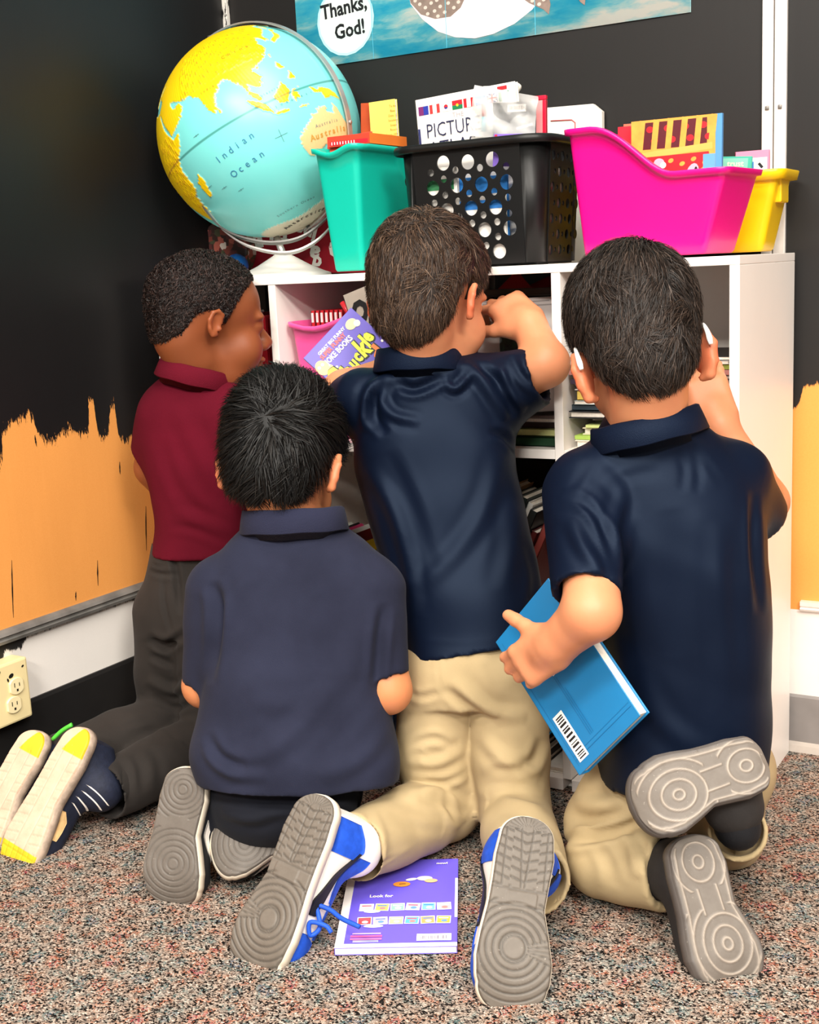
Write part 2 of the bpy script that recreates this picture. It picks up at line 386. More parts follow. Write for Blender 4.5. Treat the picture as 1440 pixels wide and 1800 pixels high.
def carpet():
    m, nt, b, oc, g = newmat('carpet')
    vo = nd(nt, 'ShaderNodeTexVoronoi'); vo.inputs['Scale'].default_value = 400
    wv = nd(nt, 'ShaderNodeVectorMath', operation='ADD'); nn = nd(nt, 'ShaderNodeTexNoise'); nn.inputs['Scale'].default_value = 330; lk(nt, oc, nn.inputs['Vector'])
    sc = nd(nt, 'ShaderNodeVectorMath', operation='SCALE'); lk(nt, nn.outputs['Color'], sc.inputs[0]); sc.inputs['Scale'].default_value = .0035
    lk(nt, oc, wv.inputs[0]); lk(nt, sc.outputs[0], wv.inputs[1]); lk(nt, wv.outputs[0], vo.inputs['Vector'])
    sx = nd(nt, 'ShaderNodeSeparateColor'); lk(nt, vo.outputs['Color'], sx.inputs[0])
    base = ramp(nt, sx.outputs[0], [(0,'#171412'),(.20,'#2b2624'),(.30,'#5d534d'),(.46,'#8f8076'),(.70,'#b5a497'),(.90,'#d2c2b3')], 'CONSTANT')
    hue = ramp(nt, noise(nt, oc, 26, 2, .55), [(.30,'#3f5f78'),(.40,'#5f8583'),(.47,'#a39486'),(.54,'#b08f78'),(.61,'#c4704c'),(.70,'#b0394f')])
    hf = mth(nt, 'MULTIPLY', mth(nt, 'GREATER_THAN', sx.outputs[1], .45), .5)
    base = mixc(nt, mth(nt, 'MULTIPLY', hf, mth(nt, 'GREATER_THAN', sx.outputs[0], .22)), base, hue)
    lk(nt, base, b.inputs['Base Color']); b.inputs['Roughness'].default_value = .95; b.inputs['Specular IOR Level'].default_value = .1
    h = mth(nt, 'SUBTRACT', 1.0, mth(nt, 'MULTIPLY', vo.outputs['Distance'], 1.0)); bump(nt, b, h, .9, .003)
    return m
# dark cracks in the orange boards of the left wall
M_crack = mat('#1a100a', .8, .2)
for pa, pb in (((-1.2025,-0.3787,0.4383), (-1.2025,-0.3891,0.3331)), ((-1.2025,-0.1663,0.3906), (-1.2025,-0.1714,0.3400)), ((-1.2025,-0.2310,0.3432), (-1.2025,-0.2333,0.3256)), ((-1.2025,-0.0165,0.4710), (-1.2025,-0.0263,0.3796)), ((-1.2025,-0.0805,0.5730), (-1.2025,-0.0821,0.5479)), ((-1.2025,-0.2932,0.6554), (-1.2025,-0.2920,0.6341))):
    n = 9; t = np.linspace(0, 1, n); pa, pb = V(pa), V(pb); v = []
    for k in t: q = pa+(pb-pa)*k; wd = .0016*(.3+math.sin(math.pi*k))*(.7+.6*rnd.random()); v += [(XL+.0004, q[1]-wd, q[2]), (XL+.0008, q[1], q[2]), (XL+.0004, q[1]+wd*.6, q[2])]
    mesh('crack', v, [f for i in range(n-1) for f in ([3*i,3*i+1,3*i+4,3*i+3],[3*i+1,3*i+2,3*i+5,3*i+4])], M_crack, COL.objects['wall_left'], False)
xs = np.linspace(XL-.06, 2.5, 60); ys = np.linspace(-2.6, YB+.06, 50)
gv = [(x,y,0) for y in ys for x in xs]; gf = [[j*60+i, j*60+i+1, (j+1)*60+i+1, (j+1)*60+i] for j in range(49) for i in range(59)]
o = mesh('floor', gv, gf, carpet(), None, False); o['kind'] = 'structure'
def struct(name, c, size, m, bev=.002): o = box(name, c, size, m, bev=bev); o['kind'] = 'structure'; return o
M_black = mat('#1b1a1a', .45, .4, .1, 20, .1, 60); M_rail = mat('#7b7874', .42, .5, .25, 25, .2, 60, metal=.3)
# left wall: metal ledge in three ribs, black rubber cove base
def profile_run(name, prof, axis, a0, a1, m):
    """extrude a closed outline along the wall; prof: (out, z) pairs; axis 'y' for the left wall, 'x' for the back wall"""
    v = []
    for a in (a0, a1):
        for d, z in prof: v.append((XL+d, a, z) if axis == 'y' else (a, YB-d, z))
    n = len(prof); f = [[i, (i+1)%n, n+(i+1)%n, n+i] for i in range(n)]+[list(range(n))[::-1], list(range(n, 2*n))]
    o = mesh(name, v, f, m, None, False)
    bm = bmesh.new(); bm.from_mesh(o.data); bmesh.ops.recalc_face_normals(bm, faces=bm.faces); bm.to_mesh(o.data); bm.free(); o['kind'] = 'structure'; return o
profile_run('trim_1', [(0,.294),(.012,.294),(.014,.300),(.010,.302),(.010,.306),(.014,.308),(.010,.313),(.004,.318),(0,.318)], 'y', -2.6, YB, M_rail)
profile_run('baseboard_left', [(0,0),(.020,0),(.018,.004),(.010,.012),(.007,.03),(.007,.165),(.004,.172),(0,.172)], 'y', -2.6, YB, M_black)
M_alu = mat('#e9e2dc', .35, .5, .06, 30, .1, 50, metal=.15)
profile_run('trim_2', [(0,.272),(.008,.272),(.010,.276),(.007,.279),(.010,.282),(.010,.290),(0,.291)], 'x', .03, 2.9, M_alu)
M_base = mat('#8c8683', .5, .4, .18, 12, .2, 40)
profile_run('baseboard_back', [(0,.016),(.006,.016),(.006,.104),(.003,.108),(0,.108)], 'x', -1.2, 2.9, M_base)
profile_run('trim_3', [(0,0),(.018,0),(.014,.012),(.006,.017),(0,.017)], 'x', -1.2, 2.9, mat('#bdb2a8', .6, .3, .1, 20))
M_screw = mat('#8d8983', .4, .5, metal=.6)
for i, (xa, xb) in enumerate(((-.0465,-.0275),(-.0255,-.0045))):
    o = struct('trim_%d' % (4+i), ((xa+xb)/2, YB-.004, 1.58), (xb-xa, .009, 2.62), M_alu, .0015)
    for z in (1.168, .62, 1.95):
        v, f = bmdata(bmbox((.007,.003,.007), .0015)); mesh('screw', v+V((xa+xb)/2, YB-.0095, z), f, M_screw, o)
m, nt, b, oc, g = newmat('peeling_trim'); f = mth(nt, 'GREATER_THAN', noise(nt, mapping(nt, oc, (90,90,14)), 1.0, 5, .7), .53)
lk(nt, mixc(nt, f, '#e8e2da', '#1d1b1b'), b.inputs['Base Color']); M_peel = m
struct('trim_6', (XL+.006, YB-.006, 1.6), (.012,.012,2.6), M_peel, .002)
box_ceiling = struct('ceiling', (.9,-2.4,2.93), (4.4,5.8,.05), mat('#f1eee8', .8, .2, .03, 6, .2, 60), 0)

# surface mounted socket box
r = empty('outlet_box', (-1.1800,-0.4246,0.1564), 'cream surface mounted double socket box with black paint specks on left wall', 'socket')
oz0, oz1 = (-1.1650,-0.4143,0.1551)[2], (-1.1650,-0.3908,0.2678)[2]; oy1 = (-1.1650,-0.4017,0.2182)[1]; oy0 = oy1-.10
M_cream = mat('#ecd9a4', .4, .5, .04, 20); M_dark = mat('#15130f', .5)
box('housing', ((XL-1.165)/2, (oy0+oy1)/2, (oz0+oz1)/2), (XL*-1-1.165, oy1-oy0, oz1-oz0), M_cream, r, bev=.004)
for c in ((-1.1650,-0.4334,0.2218), (-1.1650,-0.4432,0.1896)):
    n = 24; t = np.linspace(0, 2*math.pi, n, endpoint=False); yy = np.clip(.0185*np.cos(t), -.0155, .0155); zz = .0155*np.sin(t)
    v = [(d, c[1]+a*(1-(d > -1.162)*.06), c[2]+q*(1-(d > -1.162)*.06)) for d in (-1.1652,-1.1625,-1.1615) for a, q in zip(yy, zz)]
    f = [[k*n+i, k*n+(i+1)%n, (k+1)*n+(i+1)%n, (k+1)*n+i] for k in (0,1) for i in range(n)]+[[2*n+i for i in range(n)]]
    s = mesh('socket', v, f, mat('#efdfb0', .35, .5, .02), r, False)
    q = [([(-1.1611,c[1]+a,c[2]+e),(-1.1611,c[1]+a+w,c[2]+e),(-1.1611,c[1]+a+w,c[2]+e+h),(-1.1611,c[1]+a,c[2]+e+h)], [[0,1,2,3]]) for a,e,w,h in ((-.0065,-.001,.0018,.008),(.0045,-.001,.0018,.0065),(-.002,-.0095,.0042,.0045))]
    v, f, mi = join(q); mesh('slot', v, f, M_dark, s, False)
sh = Sheet((-1.165,oy0,oz0), (0,oy1-oy0,0), (0,0,oz1-oz0))
for x, y, a, e in ((.06,.088,.006,.004),(.088,.098,.003,.002),(.052,.082,.002,.004),(.03,.1,.008,.004)): sh.disc(x, y, a, M_dark, e, 10, 20)
sh.build('paint_specks', r)

# ------------------------------------------------------------------ bookshelf
SW, SD, SH, ST = 1.148, .345, .92, .016; PT = SW/4; ZR = (.6133, .3067)
M_shelf = mat('#f8f1ea', .38, .45, .02, 6, .05, 40)
shelf = empty('bookshelf', (-SW/2, SD/2, 0), 'white four column cube bookcase standing against the black wall', 'bookcase')
def sbox(name, x0, x1, y0, y1, z0, z1, bev=.0012): return box(name, ((x0+x1)/2,(y0+y1)/2,(z0+z1)/2), (x1-x0,y1-y0,z1-z0), M_shelf, shelf, bev=bev)
sbox('top_board', -SW, ST, 0, SD, SH-.014, SH)
sbox('side_panel', 0, ST, 0, SD, 0, SH-.0142); sbox('side_panel', -SW, -SW+ST, 0, SD, 0, SH-.0142)
for k in (1,2,3): sbox('divider', -PT*k-ST/2, -PT*k+ST/2, .001, SD-.002, .026, SH-.0142)
def cell(k): return (-PT*(k+1)+(ST/2 if k < 3 else ST)+.0003, -PT*k-(ST/2 if k else 0)-.0003)
for k in range(4):
    x0, x1 = cell(k)
    for z in ZR: sbox('shelf_board', x0, x1, .001, SD-.002, z-ST, z)
    sbox('bottom_board', x0, x1, .001, SD-.002, .004, .026)
x0, x1 = cell(0); sbox('back_panel', x0, x1, SD-.008, SD-.003, .03, SH-.015)
x0, x1 = cell(0); sbox('kick_board', -SW+ST+.0005, -.0005, .03, .04, 0, .0038)

# ------------------------------------------------------------------ poster on the black board
def water():
    m, nt, b, oc, g = newmat('poster_water'); vo = nd(nt, 'ShaderNodeTexVoronoi', feature='SMOOTH_F1'); vo.inputs['Scale'].default_value = 1
    nn = nd(nt, 'ShaderNodeTexNoise'); nn.inputs['Scale'].default_value = 9; lk(nt, oc, nn.inputs['Vector']); vm = nd(nt, 'ShaderNodeVectorMath', operation='MULTIPLY_ADD')
    lk(nt, nn.outputs['Color'], vm.inputs[0]); vm.inputs[1].default_value = (.05,.05,.03); lk(nt, oc, vm.inputs[2])
    w = noise(nt, mapping(nt, vm.outputs[0], (6,6,24)), 1.0, 5, .62); w2 = noise(nt, mapping(nt, vm.outputs[0], (3,3,7)), 1.0, 3)
    c = ramp(nt, mth(nt, 'ADD', mth(nt, 'MULTIPLY', w, .85), mth(nt, 'MULTIPLY', w2, .28)), [(.32,'#22a6da'),(.43,'#34bfe8'),(.52,'#62d4ec'),(.59,'#b4ecf2'),(.67,'#f2fbf4')])
    lk(nt, c, b.inputs['Base Color']); b.inputs['Roughness'].default_value = .4; return m
r = empty('poster', (-.6,YB,1.345), 'blue undersea wall poster with whale shark and thanks bubble on black board', 'poster')
px0, px1, pz0, pz1 = -1.018, -.174, 1.345, 1.90
n = 49; xs = np.linspace(px0, px1, n); dv = .0025+.0012*np.abs(np.sin((xs-px0)/.211*math.pi))
v = [(x, YB-d-e, z) for e in (0,-.0015) for z in (pz0, pz1) for x, d in zip(xs, dv)]
f = [[i, i+1, n+i+1, n+i] for i in range(n-1)]+[[3*n+i, 3*n+i+1, 2*n+i+1, 2*n+i] for i in range(n-1)]+[[2*n+i, 2*n+i+1, i+1, i] for i in range(n-1)]
mesh('paper', v, f, water(), r, True)
sh = Sheet((px0,YB-.0042,pz0), (px1-px0,0,0), (0,0,pz1-pz0), .0001)
def pp(*a): return S2(sh, *a)
M_ink = mat('#111317', .5)
cx, cy = pp((-0.8954,0.3610,1.4279))[0]
sh.disc(cx, cy, .069, mat('#bfeef0', .4)); sh.disc(cx, cy, .064, mat('#e2f7ef', .4, .5, .05, 20)); sh.disc(cx-.012, cy+.012, .04, mat('#f2fbf4', .4))
sh.text('Thanks,', cx-.002, cy+.012, .027, M_ink, 4, .03, 'c', .92); sh.text('God!', cx+.010, cy-.032, .027, M_ink, 4, .03, 'c', .92)
belly = pp((-0.7476,0.3610,1.4731), (-0.7404,0.3610,1.4370), (-0.7161,0.3610,1.4060), (-0.6815,0.3610,1.3781), (-0.6442,0.3610,1.3627), (-0.6009,0.3610,1.3551), (-0.5603,0.3610,1.3583), (-0.5153,0.3610,1.3709), (-0.4793,0.3610,1.3905), (-0.4495,0.3610,1.4165), (-0.4197,0.3610,1.4598), (-0.5755,0.3610,1.5344), (-0.7253,0.3610,1.5276))
sh.poly(belly, mat('#f0dde2', .45, .5, .06, 10))
M_hide = mat('#8d7a70', .5, .5, .2, 60); M_dot = mat('#d9c8bd', .5)
head = pp((-0.7463,0.3610,1.4729), (-0.7403,0.3610,1.4391), (-0.7182,0.3610,1.4148), (-0.6867,0.3610,1.4021), (-0.6525,0.3610,1.4017), (-0.6294,0.3610,1.4153), (-0.6187,0.3610,1.4325), (-0.6114,0.3610,1.4892), (-0.7253,0.3610,1.5276)); sh.poly(head, M_hide)
fin = pp((-0.5135,0.3610,1.4257), (-0.4848,0.3610,1.4034), (-0.4560,0.3610,1.3883), (-0.4447,0.3610,1.3777), (-0.4408,0.3610,1.3952), (-0.4469,0.3610,1.4242), (-0.4833,0.3610,1.4495)); sh.poly(fin, M_hide)
sh.poly(pp((-0.3926,0.3610,1.4084), (-0.3817,0.3610,1.3910), (-0.3729,0.3610,1.3838), (-0.3704,0.3610,1.3993), (-0.3768,0.3610,1.4140)), M_hide)
for p in ((-0.7198,0.3610,1.4341),(-0.7074,0.3610,1.4261),(-0.6942,0.3610,1.4327),(-0.6873,0.3610,1.4170),(-0.6743,0.3610,1.4236),(-0.6647,0.3610,1.4118),(-0.6564,0.3610,1.4274),(-0.6443,0.3610,1.4173),(-0.7028,0.3610,1.4138),(-0.7298,0.3610,1.4419),(-0.6339,0.3610,1.4263),(-0.6802,0.3610,1.4065),(-0.4776,0.3610,1.4064),(-0.4639,0.3610,1.3985),(-0.4544,0.3610,1.4052),(-0.6813,0.3610,1.4361)):
    q = pp(p)[0]; sh.disc(q[0], q[1], .0042, M_dot, .0034, 8)
for x in (px0+.186, px0+.355, px0+.545): sh.rect(x-px0-.0006, 0, x-px0+.0006, pz1-pz0, mat('#5cc4de', .4))
sh.build('print', r)

# ------------------------------------------------------------------ globe
GC, GR = V(-.9776,.1552,1.1978), .1985
GM = np.array([[-.7903,.4627,-.4017],[-.4426,-.8844,-.1480],[-.4237,.0609,.9037]])
gl = empty('globe', (GC[0], GC[1], SH), 'large aqua and yellow raised relief globe on a white stand on top of the bookcase', 'globe')
LAND = {
 'asia': [(30,32),(36,36),(41,29),(46,38),(47,30),(60,28),(68,40),(68,60),(73,72),(76,100),(73,130),(70,160),(67,178),(60,163),(52,157),(59,152),(54,137),(47,138),(42,131),(39,128),(35,129.5),(34.5,126.5),(38,125),(40,121.5),(37,122),(34,120),(30,122),(26,119.5),(22.5,114),(21,110),(19,106),(14,109),(10.5,107),(9,105),(12,101.5),(13.2,100.2),(9,99.5),(6,102.5),(1.5,104),(3.5,101),(8,98.3),(13.5,97.5),(16,96),(16.5,94.3),(21,92),(22,90),(21.5,87.5),(19.5,85),(16,81.5),(13,80.3),(10,79.9),(8,77.5),(12,75),(17,73.2),(21,72.5),(22.5,69),(25,66.5),(25.5,60),(27,56.5),(30,50),(30,48),(26,50.2),(24,52),(26,56.4),(22.5,59.8),(18.5,57),(15,51),(12.7,44),(16,42.7),(21,39),(28,35)],
 'africa': [(31,32),(31,25),(33,20),(33,11),(37,10),(36,-2),(34,-7),(28,-13),(21,-17),(14.5,-17.5),(7,-12),(4.5,-8),(5,1),(4,8),(-1,9),(-6,12),(-12,13.5),(-18,12),(-28,16),(-34.5,19),(-34,25),(-29,32),(-25,33),(-20,35),(-16,40),(-10,40),(-4,39.5),(1,43),(5,48),(11.8,51),(10.5,44),(13,43),(18,38),(24,35.5),(29,33)],
 'europe': [(36,-9),(43,-9),(48,-4),(51,3),(54,9),(55,20),(60,25),(66,24),(60,17),(56,13),(59,6),(64,10),(71,25),(68,42),(55,45),(46,38),(45,30),(41,28),(37,23),(44,13),(38,16),(44,8),(37,-1)],
 'australia': [(-11,142.5),(-17,141),(-15,136),(-12,136.5),(-12,131),(-15,129),(-14,126.5),(-18,122),(-21,116),(-24,113.5),(-28,114),(-32,115.7),(-35,118),(-33.5,123),(-31.5,131),(-35,136),(-33,138),(-38,141),(-38.8,146.5),(-37,150),(-32,152.7),(-25,153),(-20,148.5),(-15,145.3)],
 'tasmania': [(-40.7,145),(-40.8,148.2),(-43.5,147),(-42.5,145.3)], 'nz1': [(-34.5,173),(-37,176),(-38,178.4),(-41.5,175.3),(-39.3,174)], 'nz2': [(-40.6,172.7),(-42,174),(-46.5,169.5),(-45.8,166.6)],
 'madagascar': [(-12,49.3),(-16,50.3),(-25,47),(-25,44),(-20,44.2),(-16,44.5)], 'ceylon': [(9.7,80.2),(8,81.3),(6.3,81.5),(6.3,80.2)],
 'sumatra': [(5.6,95.3),(4.5,98),(0,103.5),(-5.8,105.8),(-3,101.5),(2,97.5)], 'java': [(-6.5,105.3),(-6.5,111),(-7.6,114.5),(-8.6,114.3),(-7.9,108)], 'borneo': [(7,117),(4,118.5),(1,119),(-3.8,116),(-3,111),(1.5,109.2),(3,112.5)],
 'celebes': [(1.5,125),(.3,120.5),(-1,123),(-5,123),(-3,121.5),(-5.5,119.7),(-1,119.2),(1.2,121)], 'guinea': [(-.5,131),(-1.5,134),(-3.3,135),(-2,138),(-4,144),(-6.5,147.5),(-10.5,150.5),(-8,144),(-8.5,138.5),(-5,137.5),(-4,133)],
 'luzon': [(18.5,121),(17,122.3),(13.5,124),(14,120.5),(16,120)], 'mindanao': [(9.5,126),(6,126),(7,122),(11,125)], 'timor': [(-8.3,127),(-9.5,124),(-8.5,119),(-8.2,123)],
 'japan': [(31,130.6),(33.5,130),(35.5,133),(37.5,137),(41.3,140.2),(45.4,142),(43.3,145.5),(41.8,141),(37,141),(35,139.8),(33.5,135.8)], 'sakhalin': [(46,142),(54,142.4),(49,144)], 'taiwan': [(25,121.5),(22,120.8),(23.5,120.1)], 'hainan': [(20,110.8),(18.3,109.5),(19.3,108.7)],
 'america': [(71,-156),(69,-135),(68,-110),(62,-93),(52,-80),(62,-77),(58,-64),(47,-60),(45,-67),(40,-74),(35,-76),(30,-81),(25,-80.5),(30,-84),(30,-94),(22,-97.5),(18,-94),(21.5,-87),(15,-84),(9,-80),(8,-78),(15,-95),(20,-105.5),(31,-113),(23,-110),(34,-120),(40,-124),(48,-124),(58,-136),(60,-148),(55,-162),(63,-164)],
 'southamerica': [(11,-74),(10,-62),(4,-51),(-5,-35.5),(-13,-39),(-23,-42),(-33,-53),(-39,-61),(-52,-69),(-55,-68),(-45,-74),(-18,-70.5),(-5,-81),(1,-79.5)], 'greenland': [(60,-44),(70,-22),(82,-20),(82,-55),(76,-68),(68,-53)]}
NLA, NLO = 300, 600
la = np.linspace(90, -90, NLA); lo = np.linspace(-180, 180, NLO, endpoint=False); LA, LO = np.meshgrid(la, lo, indexing='ij')
wob = 1.1*np.sin(LA*1.9+LO*.7)*np.sin(LO*1.7-LA*.6)+.6*np.sin(LA*4.3+1)*np.sin(LO*4.9)
def inpoly(P, la, lo):
    ins = np.zeros(la.shape, bool); n = len(P)
    for i in range(n):
        (a1,b1),(a2,b2) = P[i], P[(i+1)%n]
        c = (a1 > la) != (a2 > la); x = b1+(la-a1)/((a2-a1) or 1e-9)*(b2-b1); ins ^= c & (lo < x)
    return ins
colg = np.zeros((NLA, NLO, 4), np.float32); colg[:] = lin('#7fe2df'); hgt = np.zeros((NLA, NLO))
for k, P in LAND.items():
    big = k in ('asia','africa','australia','europe','america','southamerica','greenland'); s = 1.0 if big else .35
    a = inpoly(P, LA+wob*.5*s, LO+np.roll(wob, 37, 1)*.5*s); colg[a] = lin('#f2cf92' if k in ('australia','tasmania') else '#fbd40e'); hgt[a] = 1
ice = LA < -66+3.5*np.sin(np.radians(LO*3))+wob; colg[ice] = lin('#e6ddc4'); hgt[ice] = .8
rel = .5+.5*np.sin(LA*.9+2*np.sin(LO*.31))*np.sin(LO*.8+1.5*np.sin(LA*.23)); rel2 = .5+.5*np.sin(LA*2.3+LO*1.1)*np.sin(LO*2.1-LA*1.7)
mnt = ((LA > 25) & (LA < 55) & (LO > 60) & (LO < 125)) | ((LO > 25) & (LO < 45) & (LA < 15) & (LA > -34))
hh = hgt*(.0012+.0006*rel2)+hgt*mnt*.0022*rel*rel2
tint = (hgt > .9) & (LO > -20) & (rel2*rel > .42) & mnt; colg[tint] = lin('#dfa81a')
for q in range(0, 1): pass
eq = (np.abs(LA) < .32); colg[eq & (hgt == 0)] = lin('#4d9d97'); colg[eq & (hgt > 0)] = lin('#c79a22')
d = np.stack([np.cos(np.radians(LA))*np.cos(np.radians(LO)), np.cos(np.radians(LA))*np.sin(np.radians(LO)), np.sin(np.radians(LA))], -1)
gv = (GC+(GR+hh)[...,None]*(d@GM.T)).reshape(-1,3)
i, j = np.meshgrid(np.arange(NLA-1), np.arange(NLO), indexing='ij'); j2 = (j+1) % NLO
gf = np.stack([i*NLO+j, (i+1)*NLO+j, (i+1)*NLO+j2, i*NLO+j2], -1).reshape(-1,4)
m, nt, b, oc, g = newmat('globe_print'); vc = nd(nt, 'ShaderNodeVertexColor'); vc.layer_name = 'map'; lk(nt, vc.outputs[0], b.inputs['Base Color']); b.inputs['Roughness'].default_value = .33
ball = mesh('globe_ball', gv, gf, m, gl); ball.data.color_attributes.new('map', 'FLOAT_COLOR', 'POINT').data.foreach_set('color', colg.ravel())
def globe_text(parts, body, lat, lon, h, spread, slope=0., mi=0, letter_gap=None, bold=0.):
    """wrap lettering round the ball: each letter on its own spot along the line"""
    for k, ch in enumerate(body):
        if ch == ' ': continue
        t2, f = text2d(ch, bold); q = t2*h; q = q-V((q[:,0].min()+q[:,0].max())/2, 0)
        ln, lt = lon+spread*(k-(len(body)-1)/2), lat+slope*(k-(len(body)-1)/2)
        o_ = V(math.cos(math.radians(lt))*math.cos(math.radians(ln)), math.cos(math.radians(lt))*math.sin(math.radians(ln)), math.sin(math.radians(lt)))
        e = unit(np.cross((0,0,1), o_)); nn = np.cross(o_, e); a = math.atan2(slope, spread*math.cos(math.radians(lt))); e, nn = e*math.cos(a)+nn*math.sin(a), nn*math.cos(a)-e*math.sin(a)
        p = o_*GR+q[:,:1]*e+q[:,1:]*nn; p = p/np.linalg.norm(p, axis=1)[:,None]*(GR+(.0028 if mi == 2 else .0012 if body[0] not in 'A' else .0022)); parts.append((GC+p@GM.T, f, mi))
INKS = [mat('#2f7fa8', .5), mat('#4f7f86', .5), mat('#8a6a10', .5), mat('#cf9c44', .5), mat('#4a4436', .5)]
def map_name(*a, **k):
    parts = []; globe_text(parts, *a, **k); v, f, mi = join(parts); mesh('map_lettering', v, f, INKS[mi[0]], ball, False)
map_name('Indian', -13.5, 78, .0125, 4.6, .35, 0); map_name('Ocean', -24, 79.5, .0125, 5.0, .35, 0)
map_name('Australia', -21.5, 134, .0062, 2.0, 0, 1); map_name('Australia', -27, 134.5, .0105, 3.3, 0, 3, bold=.03)
map_name('China', 34, 104, .0075, 4.2, 0, 2); map_name('India', 21, 79, .005, 2, 0, 2)
map_name('Antarctica', -74, 96, .0105, 9.5, 0, 4, bold=.02); map_name('Southern Ocean', -60, 92, .006, 3.4, 0, 1)
map_name('Indonesia', -4.3, 121, .005, 3.2, .1, 1); map_name('Malaysia', 4, 108, .0042, 1.6, .1, 1)
for (lt, ln) in ((-18,104),(4,62),(-26,58),(-32,66),(-21,50)):
    parts = []; o_ = V(math.cos(math.radians(lt))*math.cos(math.radians(ln)), math.cos(math.radians(lt))*math.sin(math.radians(ln)), math.sin(math.radians(lt))); e = unit(np.cross((0,0,1), o_)); nn = np.cross(o_, e)
    for A, Bv, L in ((e, nn, .013 if ln == 104 else .007), (nn, e, .012 if ln == 104 else .002)):
        p = np.array([o_*(GR+.0012)+A*x+Bv*y for x, y in ((-L,-.0004),(L,-.0004),(L,.0004),(-L,.0004))]); parts.append((GC+p@GM.T, [[0,1,2,3]], 1))
    v, f, mi = join(parts); mesh('map_mark', v, f, INKS[1], ball, False)
M_ring = mat('#b9b5b2', .3, .5, .03, 20, metal=.55); M_ringd = mat('#6a6866', .35, .5, metal=.6)
ax = GM[:,2]; toh = V((-0.7703,0.1504,1.2688))-GC; side = unit(toh-ax*(toh@ax))
def band(pts, nrm, w, t):
    """flat strip: nrm = outward directions, w = width across, t = thickness"""
    pts = np.asarray(pts); T = np.gradient(pts, axis=0); T /= np.linalg.norm(T, axis=1)[:,None]; Bn = np.cross(T, nrm); v = []
    for p, n_, b_ in zip(pts, nrm, Bn): v += [p-b_*w/2, p+b_*w/2, p+b_*w/2+n_*t, p-b_*w/2+n_*t]
    N = len(pts); f = [[4*i+k, 4*i+(k+1)%4, 4*i+4+(k+1)%4, 4*i+4+k] for i in range(N-1) for k in range(4)]+[[3,2,1,0],[4*N-4,4*N-3,4*N-2,4*N-1]]
    return np.array(v), f
th = np.linspace(-.05, math.pi+.05, 70); nr = np.cos(th)[:,None]*ax+np.sin(th)[:,None]*side
v, f = band(GC+nr*(GR+.006), nr, .013, .003); mesh('meridian_ring', v, f, M_ring, gl, False)
for s in (1,-1):
    v, f = tube([GC+ax*s*(GR-.002), GC+ax*s*(GR+.012)], .004, 10); mesh('axis_pin', v, f, M_ringd, gl)
p = GC+(GR+.0085)*unit(V((-0.7572,0.1547,1.2002))-GC); p = GC+(GR+.009)*unit((p-GC)-np.cross(ax,side)*((p-GC)@np.cross(ax,side))); v, f = tube([p, p+unit(p-GC)*.003], .004, 10); mesh('rivet', v, f, M_ring, gl)
for nm, mm, pts in (('cradle_ring', M_ringd, ((-1.0381,0.0308,1.0724),(-1.0019,0.0105,1.0442),(-0.9586,-0.0059,1.0152),(-0.9081,-0.0044,0.9937),(-0.8588,0.0167,0.9839),(-0.8184,0.0483,0.9921),(-0.7933,0.0941,1.0242),(-0.7853,0.1364,1.0601))),
                    ('stand_ring', M_ring, ((-1.0447,0.0389,1.0731),(-1.0013,0.0163,1.0422),(-0.9559,0.0000,1.0078),(-0.8999,-0.0029,0.9788),(-0.8383,0.0185,0.9642),(-0.8009,0.0493,0.9767),(-0.7805,0.0928,1.0110),(-0.7777,0.1403,1.0576)))):
    q = smoothpts(pts, 6); out = unit(V(0,0,-1))*np.ones((len(q),1))*.6+np.array([unit(x-GC) for x in q]); out /= np.linalg.norm(out, axis=1)[:,None]
    v, f = band(q, out, .011, .0035); mesh(nm, v, f, mm, gl, False)
bx_, by_ = (-0.9270,0.1350,0.9386)[0], .135; prof = [(.0,.050),(.008,.049),(.022,.040),(.055,.022),(.088,.008),(.098,.005),(.100,.0)]
n = 40; v = [(bx_+rr*math.cos(2*math.pi*k/n), by_+rr*.82*math.sin(2*math.pi*k/n), SH+z) for rr, z in prof for k in range(n)]
f = [[a*n+k, (a+1)*n+k, (a+1)*n+(k+1)%n, a*n+(k+1)%n] for a in range(len(prof)-1) for k in range(n)]; mesh('stand_base', v, f, mat('#dcd5cf', .4, .5, .03, 12), gl)
v, f = tube([(bx_, by_, SH+.046), (GC[0]*.5+bx_*.5, GC[1], GC[2]-GR-.004)], .007, 10); mesh('stand_post', v, f, M_ring, gl)
